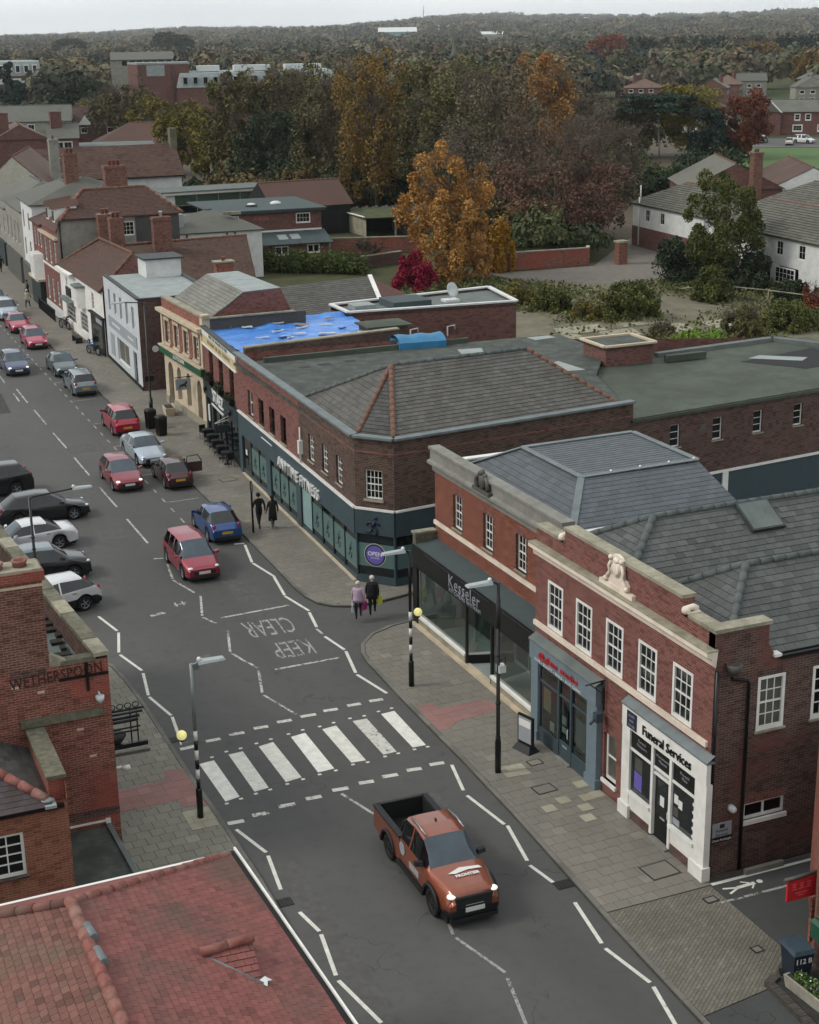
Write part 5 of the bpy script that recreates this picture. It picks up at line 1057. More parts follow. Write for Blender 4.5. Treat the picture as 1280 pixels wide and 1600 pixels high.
# side gable and mansard
NM = frame(bq, (30.2, 87.36)); wall(B, NM, 6.5, .05, 6.9, 'flint', name='side_wall'); coping(B, [bq, (29.5, 87.4)], 6.9, .3, .08, 'stone')
wall(B, frame((23.42, 96.2), (30, 96.2)), 6.6, .05, 6.9, 'brick_dark', name='far_wall')
M0 = [(24.1, 87.6, 6.75), (24.1, 96.1, 6.75)]; M1 = [(26.5, 87.9, 8.25), (26.5, 96.0, 8.25)]; M2 = [(28.9, 88.2, 8.28), (28.6, 96.0, 8.28)]
cover(B, 'roof_slate', [M0[1], M0[0], M1[0], M1[1]], .36, .26, .012, 'slate_pale', gap=.01, tilt=.06, single=200, ragged=.01, udir=(0, -1, 0), backing='slate_dark')
cover(B, 'lead_sheet', [M1[0], M2[0], M2[1], M1[1]], .9, 2.2, .01, 'felt_pale', gap=.02, single=20, udir=(0, 1, 0), backing='lead', bond=0)
b = MB(); b.add([(23.9, 87.62, 6.7), (26.5, 87.9, 8.24), (28.9, 88.2, 8.26), (29.6, 88.2, 6.7)], [(0, 3, 2, 1)]); b.build('gable_wall', 'brick_red', B)
b = MB(); b.add([(28.6, 96, 8.26), (28.9, 88.2, 8.26), (29.6, 88.2, 6.0), (29.6, 96, 6.0)], [(0, 1, 2, 3)]); b.build('rear_slope', 'slate_green', B)
# low rear range in slate
R0, R1, R2, R3, R4, R5 = (29.6, 91.2, 5.4), (33.5, 91.6, 5.4), (38.3, 91.0, 5.4), (38.3, 96.6, 7.0), (30.6, 95.8, 7.0), (41.3, 99.0, 5.5)
cover(B, 'range_slate', [R0, (37.2, 91.8, 5.4), (38.2, 97, 7.05), (30.4, 96, 7.05)], .36, .27, .012, 'slate_green', gap=.012, tilt=.06, single=200, ragged=.01, udir=(1, .1, 0), backing='slate_dark')
b = MB(); b.add([(37.2, 91.8, 5.4), (41.5, 97.8, 5.4), (38.2, 97, 7.05)], [(0, 1, 2)]); b.build('gable_end', 'brick_far', B); MB().slab([(37.05, 91.7, 5.5), (37.35, 91.7, 5.5), (38.4, 97.05, 7.2), (38.1, 97.05, 7.2)], .08).build('verge', 'white_paint', B)
MB().prism([(29.6, 90.9), (37.2, 91.5), (41.5, 97.9), (41, 101), (29.6, 101)], 0, 5.35).build('range_wall', 'brick_far', B)
# ------------------------------------------------------------------ rear flat roofed brick block with satellite dish, blue skip cover
B = thing('flat_roof_brick_block', 'flat roofed red brick block with white roof edge and satellite dish', 'building', (38, 88, 0))
pp = [(33.1, 87.7), (44.1, 86.5), (45.0, 92.4), (33.1, 90.9)]
for i in range(4): p, q = pp[i], pp[(i+1) % 4]; wall(B, frame(p, q), plen(p, q), 0, 6.45, 'brick_far')
RR = flat_roof(B, pp, 6.3, 'felt_grey'); coping(B, pp, 6.45, .3, .1, 'white_render', closed=True, L=1.4)
MB().box(36.3, 38.9, 88.1, 90.6, 6.3, 6.75).build('roof_light', 'felt_bluegrey', RR); MB().box(34.0, 35.4, 88.9, 90.2, 6.3, 6.6).build('roof_light', 'felt_pale', RR)
dm = MB(); dm.lathe([(.02, 0), (.3, .06), (.5, .2), (.5, .22), (.28, .08), (.02, .03)], 16); dm.xf(Matrix.Rotation(1.25, 4, 'X')); dm.tube([(0, .05, -.55), (0, .05, .05)], .03, 6)
dm.build('satellite_dish', 'vent_white', B, T(40.8, 89.4, 7.0) @ RZ(.4)); MB().box(40.3, 41.3, 89.0, 89.8, 6.3, 6.45).build('dish_mount', 'white_render', B)
for x, y in ((36.9, 86.9), (39.4, 86.8)): MB().tube([(x, y, 3.6), (x, y, 5.2), (x+.5, y, 5.25), (x+.5, y, 5.0)], .05, 6).build('vent_pipe', 'white_render', B)
c = MB(); nx = 10
vs = []
for j in range(7):
    for i in range(nx+1):
        s, t = i/nx, j/6; vs.append((32.0+2.7*s+.2*t, 76.9+1.9*t-.3*s, 6.5+.3*math.sin(math.pi*t)**.7+.04*math.sin(s*14)))
c.add(vs, [(j*(nx+1)+i, j*(nx+1)+i+1, (j+1)*(nx+1)+i+1, (j+1)*(nx+1)+i) for j in range(6) for i in range(nx)], True); c.prism([(32.0, 76.9), (34.7, 76.6), (34.9, 78.5), (32.2, 78.8)], 6.1, 6.52)
plain('tarp_teal', '2b6d92', .5, var=.15, scale=2); tag(c.build('roof_cover', 'tarp_teal'), 'turquoise sheeted cover between the gym roof and brick block', 'cover')
# ------------------------------------------------------------------ white fronted building with brick flank
B = thing('white_front_building', 'pale rendered two storey building with brick side wall and flat roof', 'building', (22.8, 99.9, 0))
a, bq = (23.1, 112.2), (22.72, 99.85); WM = frame(a, bq); w = plen(a, bq)
uw = [dict(x0=x, x1=x+.75, z0=3.95, z1=5.5, cols=1, rows=2, depth=.1, fw=.05, mat='pale_blue_render', gl='window_glass_sky') for x in (1.6, 3.7, 5.8, 7.9, 10.0)]
lo = [dict(x0=4.0, x1=8.2, z0=.7, z1=2.35, cols=2, rows=1, depth=.1, fw=.06, meet=False, gl='window_glass_curtain'), dict(x0=9.7, x1=10.9, z0=.15, z1=2.4, cols=1, rows=2, depth=.1, fw=.08, meet=False, mat='sign_grey', name='door')]
facade(B, WM, w, .05, 6.25, 'pale_blue_render', uw+lo, depth=.14)
boxpart(B, WM, 'sign_panel', 'sign_grey', 1.3, 7.0, -.05, .0, 2.75, 3.55); boxpart(B, WM, 'sign_panel', 'sign_grey', 7.05, 11.3, -.05, .0, 2.75, 3.55); boxpart(B, WM, 'faded_print', 'vent_white', 2.6, 5.6, -.056, -.05, 3.08, 3.24); boxpart(B, WM, 'faded_print', 'vent_white', 8.4, 10.2, -.056, -.05, 3.08, 3.22); boxpart(B, WM, 'poster', 'sign_grey', 1.5, 2.9, -.03, .0, .7, 2.3); boxpart(B, WM, 'plinth', 'black_matt', .0, w, -.03, .01, .05, .35)
VM = frame(bq, (28.0, 99.9)); sv = [dict(x0=1.6, x1=2.6, z0=z, z1=z+1.45, cols=1, rows=2, depth=.06, fw=.08, gl='window_glass_sky') for z in (.9, 4.0)]
facade(B, VM, 5.3, .05, 6.25, 'brick_dark', sv, depth=.1); wall(B, frame((28.0, 99.9), (28.4, 112)), 12.1, .05, 6.25, 'white_render', name='rear_wall')
MB().lathe([(.22, 0), (.22, .06)], 14).build('round_sign', 'sign_white', B, VM @ T(1.0, -.01, 2.9) @ Matrix.Rotation(math.pi/2, 4, 'X'))
flat_roof(B, [(23.1, 112.1), (22.85, 100), (28.0, 100), (28.4, 112)], 6.2, 'felt_pale')
coping(B, [(23.2, 112.2), (22.8, 99.95), (28.1, 99.95), (28.5, 112.1)], 6.25, .3, .1, 'lead_dark')
MB().box(25.7, 28.3, 109.4, 111.9, 6.2, 7.5).build('stair_tower', 'white_render', B); MB().box(25.5, 28.5, 109.2, 112.1, 7.5, 7.62).build('tower_roof', 'lead_dark', B)
# ------------------------------------------------------------------ low white shops under a brown tiled roof
B = thing('low_white_shops', 'low white painted shops with bay windows under a steep brown tiled roof', 'building', (23, 112.3, 0))
a, bq = (22.95, 128.8), (23.0, 112.35); JM = frame(a, bq); w = plen(a, bq)
jw = [dict(x0=12.3, x1=13.1, z0=3.1, z1=4.4, cols=2, rows=4, depth=.06, fw=.06), dict(x0=2.3, x1=2.9, z0=3.5, z1=4.2, cols=1, rows=2, depth=.06, fw=.05), dict(x0=7.4, x1=10.2, z0=.7, z1=2.2, cols=5, rows=4, depth=.05, fw=.05, meet=False), dict(x0=1.8, x1=5.4, z0=.7, z1=2.3, cols=6, rows=4, depth=.05, fw=.05, meet=False)]
facade(B, JM, w, .05, 4.95, 'white_paint', jw, depth=.08)
by = MB().prism([(7.9, 0), (8.2, -.6), (9.6, -.6), (9.9, 0)], 2.75, 4.35).build('bay', 'white_paint', B, JM); MB().prism([(7.75, .02), (8.1, -.75), (9.7, -.75), (10.05, .02)], 4.35, 4.5).build('bay_roof', 'lead', by, JM)
window(by, JM, 8.35, 9.45, 2.95, 4.25, cols=3, rows=4, depth=-.62, fw=.06, mat='white_paint')
po = MB().box(1.4, 5.8, -.55, .0, 2.45, 2.6).build('porch_roof', 'lead', B, JM); bs = boxpart(B, JM, 'board_sign', 'black_paint', 2.5, 4.2, -.12, .0, 2.75, 3.5)
MB().add([(.6, -.5, 4.9), (6.4, -.5, 4.9), (6.4, .3, 5.1), (.6, .3, 5.1)], [(0, 1, 2, 3)]).box(.6, 6.4, -.52, -.45, 4.78, 4.92).build('canopy', 'white_paint', B, JM)
SJ = boxpart(B, JM, 'black_shopfront', 'black_paint', 12.0, w-.1, -.12, .0, .1, 2.9); boxpart(SJ, JM, 'shop_pane', 'shop_glass_dark', 12.5, w-.5, -.14, -.12, .6, 2.2); boxpart(SJ, JM, 'shop_sign', 'sign_grey', 14.0, w-.4, -.15, -.12, 2.4, 2.75); boxpart(SJ, JM, 'shop_roof', 'black_matt', 11.9, w, -.3, .1, 2.9, 3.0)
Q0, Q1, Q2, Q3 = (22.7, 128.7, 4.95), (22.75, 112.6, 4.95), (25.95, 114.5, 7.4), (25.6, 124.6, 7.4)
cover(B, 'roof_tile', [Q0, Q1, Q2, Q3], .24, .2, .012, 'tile_brown', gap=.01, tilt=.09, single=0, udir=(0, -1, 0), backing='tile_far')
b = MB(); b.add([Q1, (27.8, 113.2, 4.95), Q2], [(0, 1, 2)]); b.build('gable', 'brick_far', B); b = MB(); b.add([Q0, Q3, (28.5, 128.5, 4.95)], [(0, 2, 1)]); b.build('far_hip', 'tile_brown', B); b = MB(); b.add([(27.8, 113.2, 4.95), (28.5, 128.5, 4.95), Q3, Q2], [(0, 1, 2, 3)]); b.build('rear_slope', 'tile_brown', B)
ridge_run(B, Q2, Q3, .12, 'ridge_orange', .6); ridge_run(B, Q1, Q2, .1, 'ridge_orange', .7, single=False); ridge_run(B, Q3, Q0, .1, 'ridge_orange', .7, single=False)
# brown wing running back
U0, U1, U2, U3, U4, U5 = (27.5, 118.6, 4.2), (36.9, 118.8, 4.2), (38.4, 125.8, 6.7), (27.2, 125.0, 6.7), (27, 131.5, 4.2), (38.4, 132, 4.2)
cover(B, 'wing_tile', [U0, U1, U2, U3], .24, .2, .012, 'tile_brown2', gap=.01, tilt=.09, single=0, udir=(1, 0, 0), backing='tile_far')
b = MB(); b.add([U3, U2, U5, U4], [(0, 1, 2, 3)]); b.add([U1, U5, U2], [(0, 1, 2)]); b.build('wing_back', 'tile_brown2', B); MB().prism([(27.5, 118.9), (36.7, 119.1), (38.2, 131.7), (27.2, 131.2)], 0, 4.25).build('wing_wall', 'brick_far', B)
ridge_run(B, U3, U2, .12, 'ridge_orange', .7, single=False)
chimney(B, 26.6, 122.6, 6, 9.2, 1.1, .9, pots=2); chimney(B, 30.6, 123.9, 6, 8.9, 1.5, .8, 'brick_chimney', pots=1, potmat='vent_white'); chimney(B, 33.0, 114.6, 3, 6.2, 1.3, .8, 'brick_lloyds', pots=1)
MB().box(32.2, 33.8, 114.1, 115.1, 6.2, 6.32).build('chimney_slab', 'stone', B)
# ------------------------------------------------------------------ tall georgian brick house with dormers
B = thing('georgian_brick_house', 'tall red brick house with hipped tiled roof and two white dormers', 'building', (23, 128.9, 0))
a, bq = (23.0, 136.4), (22.98, 128.85); OM = frame(a, bq); w = plen(a, bq)
ow = [dict(x0=x, x1=x+1.0, z0=z, z1=z+2.0, cols=3, rows=4, depth=.06, fw=.1) for z in (1.2, 4.5) for x in (.9, 3.1, 5.4)]
facade(B, OM, w, .05, 7.6, 'brick_red', ow, depth=.12); boxpart(B, OM, 'string_band', 'white_paint', 0, w, -.08, .02, 4.2, 4.36); boxpart(B, OM, 'cornice', 'stone_cream', -.05, w+.05, -.3, .02, 6.9, 7.1); boxpart(B, OM, 'plinth', 'white_render', 0, w, -.04, .02, .05, 1.0)
OS = frame(bq, (33.5, 129.2)); wall(B, OS, 10.5, .05, 8.6, 'grey_render', [(5.2, 6.6, 6.9, 8.1)], name='side_wall'); window(B, OS, 5.2, 6.6, 6.9, 8.1, cols=4, rows=3, depth=.04, fw=.09, meet=False); boxpart(B, OS, 'slate_hanging', 'slate_dark', 6.7, 10.5, -.05, .0, 6.0, 8.5); boxpart(B, OS, 'gutter', 'black_paint', .3, 10.5, -.25, -.1, 8.5, 8.6); pipe(B, [OS @ Vector((.25, -.1, 8.4)), OS @ Vector((.25, -.1, 5))], .06, 'black_paint')
H0, H1, H2, H3 = (22.9, 128.6, 7.7), (33.8, 128.9, 8.6), (31.5, 132.6, 10.6), (26.0, 132.4, 10.6)
cover(B, 'roof_tile', [(23.2, 128.6, 8.5), H1, H2, H3], .24, .2, .012, 'tile_brown', gap=.01, tilt=.09, single=0, udir=(1, 0, 0), backing='tile_far')
b = MB(); b.add([(23.2, 128.6, 8.5), H3, (23.2, 136.4, 8.2)], [(0, 2, 1)] if 0 else [(0, 1, 2)][::1]); b.add([H1, (33.8, 136.4, 8.5), H2], [(0, 1, 2)]); b.add([H3, H2, (33.8, 136.4, 8.5), (23.2, 136.4, 8.2)], [(0, 1, 2, 3)]); b.add([(22.8, 128.6, 7.6), (23.2, 128.6, 8.5), (23.2, 136.4, 8.2), (22.8, 136.4, 7.6)], [(0, 1, 2, 3)]); b.build('roof_slope', 'tile_brown', B)
ridge_run(B, H3, H2, .13, 'ridge_orange', .7, single=False); ridge_run(B, H3, (23.2, 128.6, 8.5), .13, 'ridge_red', .7, single=False); ridge_run(B, H2, H1, .12, 'ridge_orange', .7, single=False)
for y in (130.6, 133.4):
    dmr = MB().hexa([(23.1, y-.5, 8.2), (25.0, y-.5, 8.9), (25.0, y+.5, 8.9), (23.1, y+.5, 8.2), (23.1, y-.5, 9.3), (25.0, y-.5, 9.6), (25.0, y+.5, 9.6), (23.1, y+.5, 9.3)]).build('dormer', 'white_paint', B); boxpart(dmr, I4, 'dormer_pane', 'window_glass', 23.06, 23.09, y-.35, y+.35, 8.35, 9.15); MB().add([(22.9, y-.65, 9.3), (22.9, y, 9.75), (22.9, y+.65, 9.3), (25.2, y-.65, 9.6), (25.2, y, 10.1), (25.2, y+.65, 9.6)], [(0, 3, 4, 1), (1, 4, 5, 2), (0, 1, 2)]).build('dormer_roof', 'tile_brown', dmr)
chimney(B, 29.2, 133.6, 9, 12.4, 1.9, 1.1, pots=3); chimney(B, 26.8, 127.6, 5, 9.0, 1.3, 1.0, pots=2)
MB().prism([(28, 131), (33.8, 131), (33.8, 136), (28, 136)], 0, 8.4).build('core', 'grey_render', B)
# next houses up the street
def simple_house(name, label, front, depth, h, wallm, roofm, wins, ridge='along', rh=2.2, hip=True, sidewins=(), over=.3, tile=None):
    a, bq = front; Bh = thing(name, label, 'building', (bq[0], bq[1], 0)); M_ = frame(a, bq); w = plen(a, bq)
    facade(Bh, M_, w, 0, h, wallm, list(wins), depth=.08)
    nd = M_.to_3x3() @ Vector((0, 1, 0)); c1 = (bq[0]+nd.x*depth, bq[1]+nd.y*depth); c0 = (a[0]+nd.x*depth, a[1]+nd.y*depth)
    facade(Bh, frame(bq, c1), depth, 0, h, wallm, list(sidewins), depth=.08, name='side_wall'); wall(Bh, frame(c1, c0), w, 0, h, wallm, name='rear_wall'); wall(Bh, frame(c0, a), depth, 0, h, wallm, name='far_wall')
    o = over; e = [M_ @ Vector(p) for p in ((-o, -o, h), (w+o, -o, h), (w+o, depth+o, h), (-o, depth+o, h))]
    if ridge == 'along':
        k = min(depth/2, w/2-.1) if hip else -o
        r = [M_ @ Vector((k, depth/2, h+rh)), M_ @ Vector((w-k, depth/2, h+rh))]
        fs = [[e[0], e[1], r[1], r[0]], [e[1], e[2], r[1]], [e[2], e[3], r[0], r[1]], [e[3], e[0], r[0]]]
    else:
        k = min(w/2, depth/2-.1) if hip else -o
        r = [M_ @ Vector((w/2, k, h+rh)), M_ @ Vector((w/2, depth-k, h+rh))]
        fs = [[e[0], e[1], r[0]], [e[1], e[2], r[1], r[0]], [e[2], e[3], r[1]], [e[3], e[0], r[0], r[1]]]
    for q in fs:
        if len(q) == 3 and not hip: MB().add(q, [(0, 1, 2)]).build('gable', wallm, Bh)
        else:
            n = (q[1]-q[0]).cross(q[2]-q[0])
            if n.z < 0: q = q[::-1]
            MB().slab(q, .12).build('roof_slope', roofm, Bh)
            if tile and q[0].x+q[1].x < c0[0]+c1[0]: cover(Bh, 'roof_tile', [p+Vector((0, 0, .012)) for p in q], tile[0], tile[1], .025, roofm, gap=.02, tilt=.12, single=0, udir=tuple(M_.to_3x3() @ Vector((1, 0, 0))))
    ridge_run(Bh, r[0], r[1], .12, 'ridge_orange' if 'tile' in roofm else 'ridge_grey', .6, single=False)
    return Bh, M_
def wgrid(xs, zs, w, h, **k): return [dict(x0=x, x1=x+w, z0=z, z1=z+h, **k) for x in xs for z in zs]
B, M_ = simple_house('brick_bay_house', 'narrow brick house with white first floor bay beside the georgian house', ((23.1, 141.6), (23.05, 136.5)), 10, 7.4, 'brick_red', 'tile_brown', wgrid((.8, 2.3, 3.7), (5.3,), .8, 1.5, cols=2, rows=4, depth=.05, fw=.08), rh=1.8, hip=False)
MB().prism([(2.0, 0), (2.3, -.8), (4.4, -.8), (4.8, 0)], 2.6, 4.8).build('bay', 'white_paint', B, M_); window(B, M_, 2.45, 4.25, 2.8, 4.6, cols=5, rows=4, depth=-.83, fw=.06); boxpart(B, M_, 'shopfront', 'dark_green_paint', .2, 4.9, -.5, .0, .1, 2.5); boxpart(B, M_, 'shop_cornice', 'stone_cream', .0, 5.0, -.7, .0, 2.4, 2.6)
B, M_ = simple_house('white_corner_house', 'tall white rendered house with slate roof further up the street', ((23.5, 149.6), (23.2, 141.8)), 11, 8.6, 'white_render', 'slate_far', wgrid((1.0, 4.5), (3.4, 6.0), .9, 1.6, cols=2, rows=4, depth=.06, fw=.06, mat='grey_render'), rh=2.0)
chimney(B, 27.6, 145, 9.6, 12.8, 1.2, .9); boxpart(B, M_, 'shopfront', 'iron_grey', .3, 7.5, -.3, .0, .1, 2.7)
B, M_ = simple_house('grey_stone_shop', 'grey rendered shop with tall upper windows beyond the white house', ((24.0, 163), (23.6, 149.8)), 10, 7.2, 'grey_render', 'slate_far', wgrid((1, 3.6, 6.2, 8.8), (3.6,), 1.1, 2.2, cols=2, rows=3, depth=.06, fw=.08), rh=2.2)
boxpart(B, M_, 'shopfront', 'iron_grey', .5, 11, -.3, .0, .1, 2.6)
B, M_ = simple_house('cream_gable_house', 'cream rendered house with wide steep gable at the far left', ((24.6, 182), (31.4, 180)), 16, 6.7, 'cream_wall', 'tile_far', (), ridge='across', rh=3.5, hip=False, over=.35)
B, M_ = simple_house('pale_shop_house', 'pale grey shop house with slate roof at the left edge of the street', ((24.5, 179.8), (24.1, 163.4)), 9, 6.2, 'grey_render', 'slate_far', wgrid((1, 4.2, 7.4, 10.6, 13.8), (3.4,), 1.1, 1.8, cols=2, rows=3, depth=.06, fw=.1), rh=2.2); boxpart(B, M_, 'shopfront', 'dark_green_paint', .5, 15, -.3, .0, .1, 2.5)
chimney(B, 33.6, 186, 6, 11.6, 1.1, 1.0, 'grey_render', pots=1)
# ------------------------------------------------------------------ buildings behind the street
B = thing('long_white_hall', 'long white walled building with dark brown tiled roof and end chimney', 'building', (40, 201, 0))
wall(B, frame((34, 201.8), (52.8, 201)), 18.8, 0, 5.5, 'white_render', [(9.0, 9.7, 4.3, 5.3)]); wall(B, frame((52.8, 201), (53.4, 211)), 10, 0, 5.5, 'white_render', name='end_wall')
window(B, frame((34, 201.8), (52.8, 201)), 9.0, 9.7, 4.3, 5.3, cols=1, rows=2, depth=.05, mat='black_paint')
cover(B, 'roof_tile', [(33.5, 201.4, 5.4), (53.1, 200.5, 5.4), (53.4, 205.8, 9.1), (33.7, 206.8, 9.1)], .5, .34, .02, 'tile_brown2', gap=.02, tilt=.06, single=0, udir=(1, 0, 0), backing='tile_far')
MB().slab([(33.5, 212, 5.4), (33.7, 206.8, 9.1), (53.4, 205.8, 9.1), (53.4, 211.5, 5.4)][::-1], .1).build('rear_slope', 'tile_brown2', B); b = MB(); b.add([(52.9, 201, 5.5), (53.4, 211, 5.5), (53.3, 205.8, 9.0)], [(0, 1, 2)]); b.build('gable', 'white_render', B)
boxpart(B, I4, 'gutter', 'black_matt', 33.5, 53.1, 200.6, 200.75, 5.25, 5.4)
ch = MB().box(52.6, 53.5, 205, 206.2, 8.5, 11.2).build('chimney', 'stone_moss', B)
b = MB(); b.lathe([(.5, 0), (.12, .5), (.1, .8), (.28, .85), (.28, 1.0), (.05, 1.3)], 10, (37.2, 204, 8.0)); b.build('cupola', 'white_paint', B)
B = thing('glazed_workshop', 'long low workshop with white roof edge and green glazed band', 'building', (56, 190, 0))
GW = frame((47.8, 190.3), (63.6, 191.2)); w = 15.8
wall(B, GW, w, 0, 4.2, 'white_render'); MB().prism([(47, 189.6), (63.9, 190.5), (63.6, 197), (47, 196)], 4.2, 4.34).build('roof', 'felt_grey', B); boxpart(B, GW, 'roof_edge', 'white_paint', -.5, w+.2, -.5, .0, 3.9, 4.2)
plain('green_panel', '2d3f30', .5, var=.2, scale=2)
for i in range(5): q = boxpart(B, GW, 'glazed_panel', 'green_panel', 1.2+i*2.9, 4.0+i*2.9, -.12, .0, 2.6, 3.75); boxpart(q, GW, 'panel_sill', 'window_glass', 1.2+i*2.9, 4.0+i*2.9, -.1, .0, 1.6, 2.5)
B = thing('flat_roof_brick_house', 'brick house with dark flat roof, two roof lights and lean to', 'building', (50, 153, 0))
DB = frame((44.5, 156.2), (55.9, 155.6)); facade(B, DB, 11.4, 0, 5.2, 'brick_far', [dict(x0=8.6, x1=10.2, z0=3.7, z1=4.8, cols=4, rows=2, depth=.03, fw=.12, meet=False), dict(x0=1.5, x1=2.4, z0=3.9, z1=4.8, cols=2, rows=2, depth=.03, fw=.1, meet=False)]); wall(B, frame((55.9, 155.6), (56.6, 167)), 11.4, 0, 5.2, 'brick_far', name='side_wall')
boxpart(B, DB, 'roof_edge', 'lead_dark', -.4, 11.8, -.4, .0, 5.0, 5.25); MB().prism([(44, 155.8), (56.4, 155.1), (57, 167.5), (44.5, 168)], 5.2, 5.32).build('flat_roof', 'felt_bluegrey', B); boxpart(B, DB, 'sign_plate', 'brick_lloyds', 4.0, 5.6, -.04, .0, 4.2, 4.6)
for x, y in ((49.4, 159.6), (52.4, 160.4)): k = MB().lathe([(.62, 0), (.62, .22), (.55, .25)], 14, (x, y, 5.3)).build('roof_light', 'lead_dark' if x < 50 else 'vent_white', B); MB().ball((x, y, 5.52), .5, 12, 6, (1, 1, .35)).build('dome', 'vent_white', k)
LB = frame((48.4, 153.7), (55.8, 153.1)); facade(B, LB, 7.4, 0, 1.9, 'brick_far', [dict(x0=1.5, x1=3.0, z0=.7, z1=1.7, cols=2, rows=1, depth=.03, fw=.13, meet=False, bar=.12), dict(x0=5.0, x1=6.4, z0=.8, z1=1.75, cols=2, rows=1, depth=.03, fw=.13, meet=False, bar=.12)], name='lean_to_wall')
MB().slab([(48.1, 153.2, 1.95), (56.1, 152.6, 1.95), (56.2, 155.7, 3.0), (48.3, 156.1, 3.0)], .1).build('lean_to_roof', 'felt_bluegrey', B); boxpart(B, DB, 'flashing', 'white_paint', 3.6, 11.4, -.08, .0, 2.95, 3.12)
for x in (50.6, 52.0): MB().slab([(x, 154.0, 2.32), (x+1.0, 153.95, 2.33), (x+1.0, 155.0, 2.72), (x, 155.05, 2.7)], .05).build('roof_window', 'felt_pale', B)
B, M_ = simple_house('white_hipped_house', 'white painted house with low grey hipped roof behind the shops', ((37.2, 145.6), (45.9, 145.2)), 8, 4.7, 'white_render', 'slate_far', (), rh=1.7, over=.25)
for x in (1.2, 5.2, 6.0): pipe(B, [M_ @ Vector((x, -.1, 4.6)), M_ @ Vector((x, -.1, .5))], .06, 'black_paint')
boxpart(B, M_, 'roof_turret', 'felt_pale', .2, 1.2, 1.0, 2.0, 4.7, 6.4); boxpart(B, M_, 'vent_slab', 'stone', 5.4, 7.2, 2.0, 2.3, 6.0, 6.3)
B, M_ = simple_house('brown_barn', 'dark timber barn with plain brown tiled roof', ((56.5, 173.6), (66.2, 173.9)), 9, 3.4, 'black_matt', 'tile_brown', (), rh=2.6, hip=False, over=.35)
boxpart(B, M_, 'white_door', 'white_render', .3, 1.6, -.06, .0, 0, 2.6); boxpart(B, M_, 'barn_door', 'black_paint', 5.0, 8.6, -.06, .0, 0, 2.5)
B = thing('open_garage', 'low open fronted garage with mossy flat roof', 'garage', (66, 168, 0))
for p, q in (((66, 175.5), (66.1, 168.5)), ((71.4, 167.4), (71.6, 175))): wall(B, frame(p, q), 7, 0, 2.2, 'stone'); 
wall(B, frame((66, 174), (71.5, 173.6)), 5.5, 0, 2.2, 'black_matt', name='back_wall'); plain('moss_roof', '3c4527', .95, var=.35, scale=1.2, dirt=('5a5844', .5)); MB().slab([(65.8, 168.2, 2.25), (71.8, 167.1, 2.25), (71.9, 175.3, 2.5), (65.8, 175.8, 2.5)], .14).build('roof', 'moss_roof', B); boxpart(B, I4, 'post', 'stone', 69.4, 69.6, 167.6, 167.8, 0, 2.15); boxpart(B, I4, 'white_gutter', 'white_paint', 65.7, 65.95, 168.4, 175.6, 2.3, 2.4)
for nm, lab, p, q, h, m in (('garden_wall', 'red brick garden wall behind the flat roofed house', (57.2, 156.4), (66.5, 153.4), 1.7, 'brick_pub'), ('garden_wall', 'low dark brick garden wall beside the crimson shrub', (55.5, 144.7), (61.5, 146.8), 1.2, 'brick_dark'), ('car_park_wall', 'long red brick wall bounding the empty car park', (66.8, 136.8), (77.6, 135.9), 1.75, 'brick_pub')):
    B = thing(nm, lab, 'wall', (p[0], p[1], 0)); M_ = frame(p, q); w = plen(p, q); boxpart(B, M_, 'brickwork', m, 0, w, 0, .3, 0, h); n = round(w/.9)
    for i in range(n): boxpart(B, M_, 'coping_stone', 'stone', w*i/n+.01, w*(i+1)/n-.01, -.05, .35, h, h+.1+.01*(i % 2))
    if nm == 'car_park_wall': boxpart(B, M_, 'end_post', 'white_paint', w-.25, w, -.03, .33, h+.1, h+.25)
B = thing('gate_pier', 'square red brick gate pier at the car park entrance', 'pier', (80.9, 135.2, 0)); boxpart(B, I4, 'pier_shaft', 'brick_pub', 80.4, 81.4, 134.8, 135.7, 0, 2.2); boxpart(B, I4, 'pier_cap', 'stone', 80.3, 81.5, 134.7, 135.8, 2.2, 2.4)
struct(MB().prism([(66, 135.7), (78, 135.6), (86, 145), (92, 152), (96, 150), (88, 135), (83.5, 122), (76, 122.5), (67, 130.5)], -.02, .02).build('car_park', plain('gravel', '6c6760', .95, var=.2, scale=1.5, dirt=('57524a', .6))))
for q in ((57, 104, 62, 107, 1), (59.5, 101.2, 63.5, 104.2, 1), (63, 104.8, 68, 108.5, 1), (55.3, 101.5, 58.6, 104.3, 1), (64.3, 100.8, 68.2, 104.2, 1), (60, 98.3, 63.9, 100.8, 1), (69, 101, 72, 104, 1)):
    x0, y0, x1, y1, _ = q; tag(MB().prism([(x0, y0), (x1-.7, y0+.3), (x1, y1), (x0+.8, y1-.2)], 0, .12).build('concrete_slab', 'stone'), 'broken pale concrete slab lying in the overgrown lot', 'slab', 'concrete slabs in the lot')
